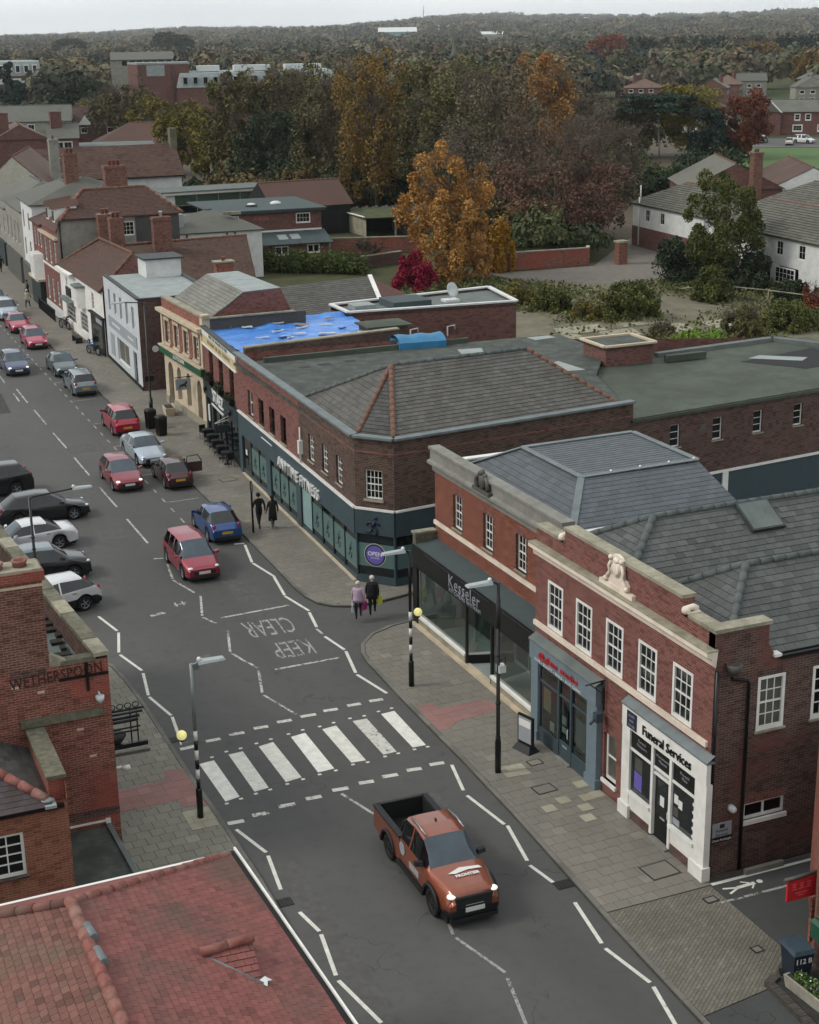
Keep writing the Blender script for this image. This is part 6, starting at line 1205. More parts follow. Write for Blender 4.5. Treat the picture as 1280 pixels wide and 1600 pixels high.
# white houses on the right
hk = dict(cols=2, rows=2, depth=.04, fw=.09, meet=False)
hw = wgrid((3.0, 6.4), (2.9,), 1.0, 1.3, **hk)+[dict(x0=2.2, x1=3.4, z0=.6, z1=1.6, **hk)]
B, M_ = simple_house('white_terrace_house', 'white rendered house with brick base and grey tiled roof by the car park', ((89.4, 147.2), (88.2, 131.5)), 8.5, 4.65, 'white_render', 'tile_grey', hw, rh=2.3, tile=(.5, .36))
boxpart(B, M_, 'brick_base', 'brick_far', 0, 15.7, -.04, .0, 0, 2.2); pipe(B, [M_ @ Vector((3.9-2.2, -.1, 5.4)), M_ @ Vector((1.7, -.1, .2))], .08, 'white_paint'); MB().tube([tuple(M_ @ Vector((1.2, .3, 4.6))), tuple(M_ @ Vector((1.2, .3, 6.6)))], .07, 6).build('soil_stack', 'white_paint', B)
hw = wgrid((1.5, 5.0, 8.6, 12.2, 15.8), (2.9,), 1.1, 1.35, **hk)+[dict(x0=x, x1=x+3.2, z0=.5, z1=2.0, cols=5, rows=3, depth=-.4, fw=.1, meet=False) for x in (4.2, 8.2, 12.8)]
B, M_ = simple_house('white_terrace_house', 'white rendered terrace with open casements and glazed bays at the right edge', ((86.9, 128.6), (85.3, 104)), 8.5, 4.6, 'white_render', 'tile_grey', hw, rh=2.4, tile=(.5, .36))
B, M_ = simple_house('grey_roof_house', 'house with broad grey tiled roof behind the white terrace', ((101, 141), (99, 105)), 9, 4.4, 'white_render', 'tile_grey', (), rh=2.6, tile=(.5, .36))
for nm, lab, fr, dp, h, wm, rm, rg, rh in (('brick_hall', 'low hall with red tiled hip roof beyond the bare trees', ((108, 196), (117.5, 192)), 12, 2.8, 'brick_far', 'tile_brown', 'along', 3.2), ('pale_ridge_house', 'house with pale weathered ridge roof and white gable beside the chimney', ((110, 168), (121, 163)), 16, 3.2, 'brick_far', 'tile_grey', 'across', 3.2), ('white_gable_house', 'brown roofed house with white gable beyond the terrace', ((121, 166), (131, 161)), 18, 2.8, 'white_render', 'tile_brown2', 'across', 2.8)):
    B, M_ = simple_house(nm, lab, fr, dp, h, wm, rm, (), ridge=rg, rh=rh, hip=nm == 'brick_hall')
    if nm == 'pale_ridge_house': chimney(B, 117.5, 164, 2, 7.8, 1.3, 1.0)
# brick villas on the far right with parked cars in front (cars are added later)
B, M_ = simple_house('brick_villa', 'red brick villa with slate roof and white framed windows far right', ((206, 289), (229, 274)), 10, 4.9, 'brick_far', 'slate_far', wgrid((3.5, 8.5, 10.8, 15.5, 20), (3.0,), 1.3, 1.5, cols=1, rows=2, depth=.03, fw=.2)+wgrid((3, 8.2, 13.5, 19), (.6,), 2.2, 1.6, cols=3, rows=2, depth=.03, fw=.25, meet=False), rh=2.4, hip=False)
MB().prism([(.5, -1.2), (5.5, -1.2), (5.5, 0), (.5, 0)], 0, 4.9).build('front_wing', 'brick_far', B, M_); MB().add([(.2, -1.4, 4.9), (5.8, -1.4, 4.9), (3, -1.4, 7.2), (.2, 4, 4.9), (5.8, 4, 4.9), (3, 4, 7.2)], [(0, 1, 2), (0, 2, 5, 3), (1, 4, 5, 2)]).build('wing_roof', 'slate_far', B, M_); MB().slab([(.1, -1.45, 4.8), (.5, -1.45, 4.8), (3.05, -1.45, 7.3), (2.75, -1.45, 7.4)], .1).build('bargeboard', 'white_paint', B, M_); MB().slab([(5.5, -1.45, 4.8), (5.9, -1.45, 4.8), (3.25, -1.45, 7.4), (2.95, -1.45, 7.3)], .1).build('bargeboard', 'white_paint', B, M_)
chimney(B, 221, 285, 5, 9, 1.6, 1.2)
B, M_ = simple_house('pale_villa', 'pale rendered villa with bay beside the brick villa', ((194, 298), (204, 292.5)), 9, 4.6, 'grey_render', 'slate_far', wgrid((1, 4.5, 7.5), (.6, 2.9), 1.4, 1.4, cols=2, rows=2, depth=.03, fw=.2), rh=2.6)
struct(MB().prism([(150, 222), (175, 262), (215, 238), (180, 205)], -.02, .01).build('green', plain('lawn', '46602f', .95, var=.15, scale=.6))); struct(MB().prism([(176, 263), (184, 285), (240, 262), (232, 236), (205, 200), (190, 205), (214, 240)], -.02, .015).build('far_street', 'asphalt'))
# estate of houses further right
rs = random.Random(11); k = 0
desc = ['brick semi with brown roof', 'pale gabled house', 'brick house with grey roof', 'brown roofed terrace house', 'brick house with white porch', 'grey roofed bungalow']
for i, (x, y, wd, d, h) in enumerate([(300, 470, 16, 9, 5), (318, 462, 12, 9, 5), (335, 452, 11, 9, 5.2), (322, 430, 15, 9, 5), (340, 420, 12, 9, 5), (300, 405, 13, 9, 5), (318, 395, 10, 9, 5), (352, 470, 14, 9, 5), (372, 452, 12, 9, 5), (265, 500, 30, 10, 3), (240, 520, 22, 9, 3.2), (345, 395, 12, 9, 5), (365, 412, 12, 9, 5), (392, 432, 14, 9, 5), (330, 500, 18, 9, 5), (285, 440, 13, 9, 4.6)]):
    x -= 22; an = rs.choice([-.5, -.45, .9]); a = (x, y); bq = (x+wd*math.cos(an), y+wd*math.sin(an)); wm = ['brick_far', 'brick_far', 'grey_render', 'brick_far'][i % 4]; rm = ['slate_far', 'tile_far', 'slate_far', 'tile_grey'][(i*3) % 4]
    q = wgrid([1.2+3.2*j for j in range(int((wd-1)/3.2))], (.8, 3.0) if h > 4 else (.8,), 1.5, 1.2, cols=1, rows=1, depth=.03, fw=.16, meet=False)
    B, M_ = simple_house('estate_house', ['long pale roofed', 'small', 'brick', 'rear', 'narrow', 'corner', 'grey', 'far', 'plain', 'wide low', 'low white gabled', 'near', 'side', 'right hand', 'back row', 'left hand'][i]+' estate house with '+['slate grey', 'brown', 'grey', 'weathered'][(i*3) % 4]+' roof beyond the green', (a, bq), d, h, wm, rm, q, rh=2.6+rs.uniform(-.3, .5), hip=rs.random() < .25, ridge='along' if i % 3 else 'across')
    B['group'] = 'estate houses beyond the green'
    if i % 2: chimney(B, x+wd*.4*math.cos(an), y+wd*.4*math.sin(an)+4, h+1, h+4, 1.0, .8, 'brick_far', pots=1)
# left: red roofed town houses and offices
for i, (lab, a, bq, d, h, wm, rm, rg, rh, hip, nw) in enumerate([
    ('brick house with tall flank and tiled roof behind the white hall', (46.6, 262), (51.3, 261), 8, 7.0, 'brick_far', 'slate_far', 'along', 2.2, False, 2),
    ('red brick house with tall chimney left of the hall', (38, 263), (46.4, 262), 12, 7.0, 'brick_far', 'tile_far', 'across', 2.4, False, 0),
    ('low flat grey roofed annex right of the brick house', (51.8, 263), (64, 260.5), 14, 5.2, 'grey_render', 'felt_grey', 'along', .5, True, 0),
    ('brown tiled house with white dormer gable', (60, 335), (78, 331), 12, 5.2, 'brick_far', 'tile_brown', 'along', 3.4, False, 3),
    ('slate roofed long house at the left edge', (46, 331), (63, 327), 12, 6.5, 'grey_render', 'slate_far', 'along', 3.0, False, 4),
    ('pair of pinkish tiled roofs in the old town', (74, 345), (92, 340), 12, 4.4, 'brick_far', 'tile_orange', 'along', 3.8, True, 0),
    ('broad brown tiled warehouse roof', (62, 300), (82, 296), 14, 3.0, 'brick_far', 'tile_brown', 'along', 3.8, True, 0)]):
    w = plen(a, bq); q = wgrid([1+(w-2)*j/nw for j in range(nw)], (h-1.8,), 1.5, 1.3, cols=2, rows=1, depth=.03, fw=.16, meet=False) if nw else ()
    B, M_ = simple_house('town_house', lab, (a, bq), d, h, wm, rm, q, ridge=rg, rh=rh, hip=hip)
    if i in (0, 1): chimney(B, a[0]+2, a[1]+3, h, h+4.2, 1.8, 1.4, 'brick_far', pots=0)
    if i == 3: MB().add([(6, -.4, 5.2), (9, -.4, 5.2), (7.5, -.4, 7), (6, 4, 5.2), (9, 4, 5.2), (7.5, 4, 7)], [(0, 1, 2), (0, 2, 5, 3), (1, 4, 5, 2)]).build('dormer_gable', 'white_render', B, M_)
# big brick office block with mansard
B = thing('brick_office_tower', 'tall plain red brick office block with pale glazed corner', 'building', (100, 420, 0))
OF = frame((100.2, 421), (113.6, 418)); wall(B, OF, 13.7, 0, 15.6, 'brick_far'); wall(B, frame((100.2, 432), (100.2, 421)), 11, 0, 15.6, 'brick_far', name='side_wall'); wall(B, frame((113.6, 418), (116, 429)), 11.3, 0, 15.6, 'brick_far', name='end_wall'); MB().prism([(100, 421), (113.8, 417.7), (116, 429), (100, 432)], 15.6, 16.1).build('roof', 'felt_pale', B); boxpart(B, OF, 'glazed_corner', 'felt_pale', 2.4, 7.2, -.1, .0, 12.6, 15.4)
for x in (.4, 9): boxpart(B, OF, 'brick_fin', 'brick_dark', x, x+.6, -.3, .0, 0, 15)
B = thing('mansard_office', 'long red brick office with grey metal mansard and square windows', 'building', (130, 415, 0))
MO = frame((109.5, 416), (152, 407)); w = 43.4; wall(B, MO, w, 0, 9.5, 'brick_far'); MB().add([(0, -.3, 9.5), (w, -.3, 9.5), (w-1, 1.2, 13.2), (1, 1.2, 13.2), (w-1, 14, 13.6), (1, 14, 13.6), (w, 14, 9.5), (0, 14, 9.5)], [(0, 1, 2, 3), (3, 2, 4, 5), (1, 6, 4, 2), (0, 3, 5, 7)]).build('mansard', 'felt_pale', B, MO)
for i in range(15): k = boxpart(B, MO, 'window', 'sign_grey', 1.6+i*2.7, 3.0+i*2.7, -.35, .9, 10.3, 12.3); boxpart(k, MO, 'pane', 'window_glass', 1.8+i*2.7, 2.8+i*2.7, -.38, -.35, 10.5, 12.1)
for x0, x1 in ((6, 12), (16, 26), (30, 40)): boxpart(B, MO, 'roof_plant', 'vent_white', x0, x1, 5, 10, 13.5, 15.0)
B = thing('pale_office', 'pale flat roofed office block at the left edge', 'building', (92, 600, 0)); PO = frame((80, 603), (106, 599)); wall(B, PO, 26.3, 0, 9.5, 'brick_far'); MB().add([(0, -.3, 9.5), (26.3, -.3, 9.5), (26, 1.2, 14.6), (0, 1.2, 14.6), (26, 12, 15), (0, 12, 15)], [(0, 1, 2, 3), (3, 2, 4, 5)]).build('mansard', 'felt_pale', B, PO); boxpart(B, PO, 'white_band', 'white_render', 0, 26, -.3, .0, 6.6, 8.6)
for i in range(8): k = boxpart(B, PO, 'window', 'sign_white', 1.5+i*3.1, 3.4+i*3.1, -.4, .9, 10.6, 13.4); boxpart(k, PO, 'pane', 'window_glass', 1.8+i*3.1, 3.1+i*3.1, -.45, -.4, 10.9, 13.1)
B = thing('grey_long_block', 'long low office with grey roof behind the brick tower', 'building', (130, 560, 0)); PO = frame((124, 561), (146, 556)); wall(B, PO, 22.6, 0, 15, 'grey_render'); MB().slab([PO @ Vector(p) for p in ((0, -.5, 15), (22.6, -.5, 15), (22.6, 12, 17.5), (0, 12, 17.5))], .2).build('roof', 'slate_far', B)
for i in range(7): boxpart(B, PO, 'window', 'window_glass', 4+i*2.6, 5.8+i*2.6, -.1, .0, 13, 14.6)
B = thing('blue_warehouse', 'pale turquoise warehouse with low pitched roof near the horizon', 'building', (1060, 2450, 0)); plain('teal_clad', '7fb0b4', .6, var=.05); PO = frame((975, 2412), (1034, 2388)); wall(B, PO, 63.7, 0, 23, 'teal_clad'); wall(B, frame((1034, 2388), (1060, 2450)), 67, 0, 23, 'teal_clad', name='end_wall'); MB().slab([PO @ Vector(p) for p in ((0, -2, 23), (63.7, -2, 23), (63.7, 40, 30), (0, 40, 30))], 1).build('roof', 'vent_white', B)
B = thing('white_shed', 'long low white industrial sheds near the horizon', 'building', (1250, 2400, 0)); PO = frame((1150, 2420), (1200, 2398)); wall(B, PO, 54, 0, 17, 'white_render'); MB().slab([PO @ Vector(p) for p in ((0, -2, 17), (54, -2, 17), (54, 40, 21), (0, 40, 21))], 1).build('roof', 'vent_white', B)
for nm, lab, x, y, h, r in (('radio_mast', 'tall thin radio mast on the horizon', 1042, 2380, 62, .7), ('radio_mast', 'shorter aerial mast right of the tall one', 1060, 2360, 36, .5)):
    B = thing(nm, lab, 'mast', (x, y, 0)); MB().tube([(x, y, 0), (x, y, h)], [r, r*.5], 6).build('mast_pole', 'iron_grey', B); MB().box(x-2, x+2, y-2, y+2, 0, 5).build('mast_base', 'concrete', B); [MB().box(x-1.6, x+1.6, y-.4, y+.4, h*k, h*k+1.4).build('antenna', 'vent_white', B) for k in (.7, .85)]
B = thing('church_spire', 'slender grey church spire rising above the trees', 'church', (258, 560, 0)); MB().box(255, 261, 557, 563, 0, 12).build('tower', 'stone', B); MB().lathe([(2.6, 12), (1.1, 15), (.35, 19), (.12, 24)], 8, (258, 560, 0)).build('spire', 'slate_far', B)
# ------------------------------------------------------------------ public house on the left
B = thing('brick_pub', 'tall red brick pub with parapet gutter, chimney and painted wall lettering', 'building', (7.6, 40.5, 0))
PS = frame((-2, 40.5), (7.64, 40.5)); PW = frame((7.64, 40.5), (6.6, 54.6)); wp_ = plen((7.64, 40.5), (6.6, 54.6))
wall(B, PS, 9.64, .05, 6.1, 'brick_pub'); wall(B, PW, wp_, .05, 6.2, 'brick_pub', [(2.5, 3.7, 3.8, 5.4), (6, 7.2, 3.8, 5.4), (2.5, 3.7, .9, 2.8), (6, 7.2, .9, 2.8)], name='street_wall')
for x, z0, z1 in ((2.5, 3.8, 5.4), (6, 3.8, 5.4), (2.5, .9, 2.8), (6, .9, 2.8)): window(B, PW, x, x+1.2, z0, z1, cols=3, rows=4, depth=.1)
wall(B, frame((6.6, 54.6), (-2, 54.6)), 8.6, .05, 6.2, 'brick_pub', name='far_wall')
# raised shoulder left of x = 6.05 and the chimney stack
boxpart(B, PS, 'shoulder', 'brick_pub', 0, 8.04, .0, .3, 6.1, 6.5)
chm = boxpart(B, PS, 'chimney', 'brick_chimney', 6.3, 8.0, -.02, .85, 6.1, 8.72); boxpart(chm, PS, 'chimney_band', 'stone_cream', 6.26, 8.04, -.05, .9, 8.55, 8.62); boxpart(chm, PS, 'chimney_cap', 'brick_pub', 6.2, 8.08, -.08, .96, 8.72, 9.0); boxpart(chm, PS, 'flaunching', 'stone', 6.25, 8.02, -.03, .9, 9.0, 9.06)
for x in (6.85, 7.5): MB().lathe([(.2, 0), (.19, .12), (.22, .14), (.22, .2), (.15, .2), (.14, .05), (.05, .04)], 16, (x, .4, 9.05)).build('chimney_pot', 'ridge_red', chm, PS)
boxpart(B, PS, 'soot_flue', 'brick_dark', 6.9, 7.9, -.012, .0, 5.9, 6.15)
# parapet along the street with stone coping, lead gutter behind
PP = MB().prism([(7.64, 40.5), (6.6, 54.6), (6.28, 54.6), (7.3, 40.8)], 5.2, 6.2).build('parapet', 'brick_dark', B)
for i in range(12):
    t0, t1 = i/12, (i+1)/12; f0, f1 = Vector((7.68, 40.42)).lerp(Vector((6.64, 54.6)), t0+.001), Vector((7.68, 40.42)).lerp(Vector((6.64, 54.6)), t1-.001); g0, g1 = f0+Vector((-.44, -.02)), f1+Vector((-.44, -.02)); MB().prism([f0[:], f1[:], g1[:], g0[:]], 6.2, 6.32+.008*(i % 2)).build('coping_stone', 'stone_moss' if i % 3 else 'stone', B)
boxpart(B, PS, 'coping_stone', 'stone_moss', 8.3, 9.3, -.05, .3, 6.1, 6.22)
b = MB(); b.hexa([(6.0, 40.46, 6.12), (6.5, 40.46, 6.08), (6.5, 40.72, 6.08), (6.0, 40.72, 6.12), (6.0, 40.46, 6.5), (6.5, 40.46, 6.2), (6.5, 40.72, 6.2), (6.0, 40.72, 6.5)]); b.build('raking_stone', 'stone', B)
MB().prism([(7.3, 40.8), (6.3, 54.6), (5.6, 54.6), (6.5, 40.8)], 5.3, 5.4).build('lead_gutter', 'felt_grey', B); b = MB(); b.slab([(6.5, 40.8, 5.4), (5.5, 54.6, 5.4), (2.0, 54.6, 8.2), (3.5, 40.8, 8.2)][::-1], .1); b.build('roof_slope', 'slate_dark', B)
b = MB(); 
for i in range(14): b.box(6.45+random.uniform(0, .5), 6.6+random.uniform(.3, .6), 41+i*.55, 41.3+i*.55, 5.4, 5.5)
b.build('gutter_debris', 'gutter_dirt', B, kind='stuff')
lfit('WETHERSPOON', 2.6, .34, 'soot_paint', B, PS @ T(8.16, -.012, 5.8) @ Matrix.Rotation(-.05, 4, 'Y'), depth=.006, spacing=1.05, bold=.006)
MB().box(8.22, 9.62, -.06, -.01, 5.62, 5.7).box(8.98, 9.06, -.07, -.005, 5.2, 6.06).build('iron_cross', 'black_paint', B, PS)
boxpart(B, PS, 'moss_ledge', 'stone_moss', 7.05, 9.35, -.16, .0, 4.42, 4.62); b = MB(); b.lathe([(.05, -.12), (.12, .0), (.13, .1), (.08, .1)], 10, (9.3, -.2, 4.95)); b.tube([(9.3, 0, 5.1), (9.3, -.2, 5.1)], .03, 6); b.build('flood_light', 'vent_white', B, PS)
boxpart(B, PS, 'conduit', 'white_paint', 8.1, 9.3, -.07, -.02, .98, 1.03); boxpart(B, PS, 'junction_box', 'white_paint', 9.2, 9.34, -.09, .0, .92, 1.06); boxpart(B, PS, 'band_course', 'brick_dark', 8.0, 9.64, -.02, .0, 1.15, 1.4)
for z, x in ((5.35, 7.6), (3.1, 8.9), (4.0, 8.6), (5.6, 6.9)): boxpart(B, PS, 'pale_brick', 'stone_cream', x, x+.2, -.012, .0, z, z+.07)
# camera on the corner, hanging sign frame over the pavement
b = MB(); b.tube([(7.64, 41.0, 2.35), (7.9, 41.0, 2.35)], .035, 6); b.tube([(7.9, 40.98, 2.3), (8.12, 40.9, 2.36)], .07, 8); b.build('security_camera', 'white_paint', B)
B = thing('pub_sign_frame', 'black wrought iron hanging sign frame on the pub street wall', 'sign', (7.5, 42.3, 2.4))
for y in (42.3, 42.05):
    for z, r in ((3.55, .04), (3.3, .05), (2.95, .03)): MB().tube([(7.5, y, z), (8.95-(z < 3.5)*.15-(y < 42.2)*.1, y, z)], r, 6).build('rail', 'black_paint', B)
for i in range(5): x = 7.75+i*.24; MB().tube([(x+.1*math.cos(t), 42.3, 3.68+.09*math.sin(t)) for t in [k*.8 for k in range(9)]], .018, 5).build('scroll', 'black_paint', B)
for x in (8.5, 8.7): MB().tube([(x, 42.2, 3.55), (x, 42.2, 2.5)], .022, 6).build('hanger', 'black_paint', B)
MB().box(7.5, 8.95, 42.0, 42.12, 2.42, 2.56).build('bottom_rail', 'black_paint', B); MB().box(7.5, 8.95, 41.78, 41.86, 2.3, 2.38).build('lamp_trough', 'iron_grey', B); MB().lathe([(.2, 0), (.34, .22), (.3, .26)], 12, (8.0, 42.2, 2.6)).build('flower_basket', 'iron', B)
# lower front wing of the pub with slate hip and brick wall with small paned window
B = thing('pub_front_wing', 'low orange brick wing with white paned window and slate hip roof', 'building', (5, 36.9, 0))
QS = frame((-3, 37.0), (5.62, 37.0)); facade(B, QS, 8.62, .05, 3.75, 'brick_pub_low', [dict(x0=5.75, x1=7.4, z0=1.78, z1=3.05, cols=4, rows=4, depth=.05, fw=.08, meet=False, sill='brick_dark', bar=.035)], depth=.08)
wall(B, frame((5.62, 37.0), (5.62, 40.5)), 3.5, .05, 4.2, 'brick_pub_low', name='side_wall'); MB().box(5.2, 5.62, 37.3, 40.5, 3.6, 4.28).build('side_parapet', 'brick_pub', B)
for i in range(4): MB().prism([(5.15, 37.2+i*.83), (5.68, 37.2+i*.83), (5.68, 38.02+i*.83), (5.15, 38.02+i*.83)], 4.28, 4.38+.006*(i % 2)).build('coping_stone', 'stone_moss', B)
cover(B, 'roof_slate', [(-3, 36.8, 3.72), (5.25, 36.8, 3.72), (3.4, 38.9, 4.55), (-3, 38.9, 4.55)], .3, .2, .01, tiles('slate_purple', '3e3536', '4d4244', None, 0, .4, .6), gap=.006, tilt=.05, single=120, udir=(1, 0, 0), backing='slate_dark')
cover(B, 'side_slate', [(5.25, 36.8, 3.72), (5.25, 40.5, 3.72), (3.4, 40.5, 4.55), (3.4, 38.9, 4.55)], .3, .2, .01, 'slate_dark', gap=.006, tilt=.05, single=30, udir=(0, 1, 0), backing='slate_dark')
ridge_run(B, (3.4, 38.9, 4.6), (5.1, 37.0, 3.85), .13, 'ridge_red'); b = MB(); b.ball((5.1, 37.0, 3.82), .12, 8, 6, (1.4, 1, .6)); b.box(5.0, 5.3, 36.75, 37.2, 3.68, 3.76); b.build('lead_saddle', 'felt_pale', B); boxpart(B, QS, 'gutter', 'black_paint', 0, 8.5, -.2, -.08, 3.62, 3.72)
B = thing('low_flat_roof', 'low dark felt roofed lean to between the pub and its wing', 'building', (6.5, 38.6, 0)); MB().prism([(5.66, 36.2), (7.32, 36.4), (7.2, 40.45), (5.66, 40.45)], .05, .82).build('roof_deck', 'felt_roof', B); MB().prism([(7.32, 36.4), (7.45, 36.4), (7.35, 40.45), (7.2, 40.45)], .05, .9).build('edge_kerb', 'felt_grey', B)
# ------------------------------------------------------------------ foreground red tiled roof
B = thing('red_tiled_roof_building', 'building with broad weathered red tiled hip roof in the foreground', 'building', (4, 24, 0))
EZ, RZ_ = 4.8, 6.4
E = [(-.2, 30.55, EZ), (8.25, 30.65, EZ), (8.75, 12, EZ), (-.2, 12, EZ)]; R1_, R2_ = (4.05, 27.5, RZ_), (4.25, 12, RZ_)
cover(B, 'roof_tile', [E[2], E[1], R1_, R2_], .2, .165, .013, 'tile_red', gap=.008, tilt=.1, single=300, ragged=.02, udir=(0, 1, 0), backing='tile_brown')
cover(B, 'mossy_tile', [E[0], E[3], R2_, R1_], .2, .165, .013, 'tile_mossy', gap=.008, tilt=.1, single=200, ragged=.02, udir=(0, -1, 0), backing='tile_brown')
cover(B, 'hip_tile', [E[1], E[0], R1_], .2, .165, .013, 'tile_red', gap=.008, tilt=.1, single=0, ragged=.02, udir=(-1, 0, 0), backing='tile_brown')
ridge_run(B, (4.05, 27.5, RZ_+.03), (4.25, 12, RZ_+.03), .13, 'ridge_red', .42); ridge_run(B, R1_, (8.2, 30.6, EZ+.03), .11, 'ridge_red', .42); ridge_run(B, R1_, (-.2, 30.5, EZ+.03), .11, 'tile_mossy', .42)
for y in (26.4, 25.5): b = MB(); b.tube([(4.15, y, RZ_+.08), (4.2, y-.5, RZ_+.08)], .1, 8); b.build('patch_ridge', 'lead', B)
MB().slab([(8.25, 30.7, EZ-.02), (8.75, 12, EZ-.02), (8.87, 12, EZ-.02), (8.37, 30.7, EZ-.02)][::-1], .08).build('gutter', 'black_matt', B); MB().slab([(8.36, 30.74, EZ), (8.86, 12, EZ), (8.91, 12, EZ), (8.41, 30.74, EZ)][::-1], .12).build('gutter_lip', 'white_paint', B); MB().slab([(-.2, 30.6, EZ+.0), (8.4, 30.72, EZ+.0), (8.4, 30.8, EZ), (-.2, 30.68, EZ)], .12).build('eaves_board', 'white_paint', B)
wall(B, frame((8.1, 30.3), (0, 30.3)), 8.1, .05, 4.75, 'brick_pub_low'); wall(B, frame((8.5, 12), (8.05, 30.3)), 18.3, .05, 4.75, 'brick_pub_low', name='street_wall')
# gablet vent on the slope
D1, D2, D3 = Vector((6.3, 25.75, 5.62)), Vector((7.3, 25.88, 5.6)), Vector((7.2, 24.85, 5.26)); D4 = Vector((7.25, 26.9, 5.26))
cover(B, 'gablet_tile', [D1, D3, D2], .2, .165, .012, 'tile_red', gap=.008, tilt=.1, single=12, udir=(1, 0, 0), backing='tile_brown'); MB().add([D1, D2, D4], [(0, 1, 2)]).build('gablet_back', 'tile_red', B); MB().add([D2, D3, D4], [(0, 1, 2)]).build('gablet_face', 'black_matt', B)
ridge_run(B, D1+Vector((-.1, 0, .06)), D2+Vector((.05, 0, .06)), .1, 'ridge_red', .5); MB().tube([D1+Vector((0, -.02, -.02)), D3+Vector((0, -.04, .02))], .035, 6).build('lead_valley', 'lead', B)
b = MB(); b.add([D3+Vector((-.08, .06, .05)), D3+Vector((.04, -.16, .03)), D3+Vector((.09, -.03, .06)), D3+Vector((.2, .02, .02)), D3+Vector((.08, .12, .08))], [(0, 1, 2), (2, 3, 4), (0, 2, 4)]); b.build('lead_apron', 'vent_white', B)
# ------------------------------------------------------------------ corner of a brick building at the bottom right
B = thing('corner_brick_building', 'corner of a weathered brick building at the right edge with red hanging sign', 'building', (23, 28, 0))
CB_ = frame((24.4, 29.9), (22.25, 26.9)); wall(B, CB_, plen((24.4, 29.9), (22.25, 26.9)), .05, 4.6, 'brick_pub'); wall(B, frame((22.25, 26.9), (22.6, 15)), 12, .05, 4.6, 'brick_side', name='street_wall'); MB().prism([(24.4, 29.9), (22.2, 26.9), (22.6, 15), (34, 15), (34, 29.9)], 4.6, 4.75).build('roof', 'felt_roof', B)
wall(B, frame((34, 29.9), (24.4, 29.9)), 9.6, .05, 4.6, 'brick_pub', name='yard_wall')
hs = MB().tube([(22.9, 27.6, 2.4), (21.75, 27.6, 2.38)], .05, 6).build('sign_arm', 'iron_grey', B); sp = MB().box(21.85, 22.75, 27.57, 27.63, 1.75, 2.32).build('hanging_sign', 'sign_red', B)
b = MB()
for cx in (22.05, 22.28, 22.5):   # three brush-like characters
    b.box(cx-.07, cx+.07, 27.555, 27.57, 2.2, 2.215).box(cx-.008, cx+.008, 27.555, 27.57, 2.07, 2.24).box(cx-.055, cx+.055, 27.555, 27.57, 2.13, 2.145).box(cx-.08, cx+.08, 27.555, 27.57, 2.06, 2.075)
b.box(22.1, 22.45, 27.555, 27.57, 1.94, 1.955).box(22.18, 22.38, 27.555, 27.57, 1.87, 1.885); b.build('sign_characters', plain('sign_pink', 'd0606a', .5), sp, kind='stuff')
MB().box(22.52, 22.72, 27.42, 27.5, .5, 1.75).build('red_panel', 'brick_lloyds', B)
plain('post_green', '1d4a38', .5, var=.15); b = MB(); b.box(22.15, 22.55, 26.6, 26.95, 1.05, 1.5); b.hexa([(22.12, 26.57, 1.5), (22.58, 26.57, 1.5), (22.58, 26.98, 1.5), (22.12, 26.98, 1.5), (22.2, 26.65, 1.6), (22.5, 26.65, 1.6), (22.5, 26.9, 1.6), (22.2, 26.9, 1.6)])
lb = tag(b.build('letter_box', 'post_green'), 'dark green wall letter box on the brick corner', 'letter box'); MB().box(22.25, 22.45, 26.585, 26.6, 1.3, 1.36).build('slot_label', 'sign_white', lb)
# raised edging, planter and wheelie bin
B = thing('brick_edging', 'dark brick raised edging round the forecourt corner', 'kerb', (20.9, 26.4, 0)); rs = random.Random(3)
def edge_line(p, q, n):
    for i in range(n):
        a = Vector(p).lerp(Vector(q), i/n); c = Vector(p).lerp(Vector(q), (i+1)/n); d = (c-a).normalized(); nn = Vector((-d.y, d.x))*.22; c = c-d*.01
        MB().prism([a[:], c[:], (c+nn)[:], (a+nn)[:]], .08, .24+rs.uniform(-.008, .008)).build('edging_brick', 'edging', B)
edge_line((21.1, 27.0), (20.72, 26.82), 4); edge_line((20.72, 26.8), (20.45, 22.6), 46)
MB().prism([(20.95, 26.8), (22.3, 26.9), (22.6, 20), (20.6, 20)], .07, .17).build('forecourt_soil', 'gutter_dirt', B)
plain('bin_blue', '1c2733', .5, var=.15); plain('stone_trough', '9a968a', .85, var=.2, scale=5, bump=.4, dirt=('5c5a48', .6))
B = thing('wheelie_bin', 'dark blue wheelie bin with white painted house number', 'bin', (21.5, 26.55, .1)); M_ = T(21.5, 26.6, .17) @ RZ(-.1)
MB().hexa([(-.22, -.24, .08), (.22, -.24, .08), (.22, .24, .08), (-.22, .24, .08), (-.28, -.34, .95), (.28, -.34, .95), (.28, .34, .95), (-.28, .34, .95)]).build('bin_body', 'bin_blue', B, M_); MB().hexa([(-.31, -.38, .95), (.31, -.38, .95), (.31, .42, .95), (-.31, .42, .95), (-.26, -.32, 1.05), (.26, -.32, 1.05), (.28, .38, 1.03), (-.28, .38, 1.03)]).build('bin_lid', plain('bin_lid', '34424c', .45), B, M_)
for s in (-.22, .22): MB().tube([(s-.03, .28, .1), (s+.03, .28, .1)], .1, 12).build('wheel', 'black_matt', B, M_)
MB().tube([(-.2, .42, .98), (.2, .42, .98)], .025, 6).build('handle', 'bin_blue', B, M_); obj('painted_number', text_mesh('112 B', .2, 'sign_white', .003, bold=.004), B, M_ @ T(0, -.325, .74) @ TEXTUP)
B = thing('stone_planter', 'long pale stone trough planted with small flowers', 'planter', (21.35, 25.85, .1)); M_ = T(21.35, 25.75, .17) @ RZ(-1.5)
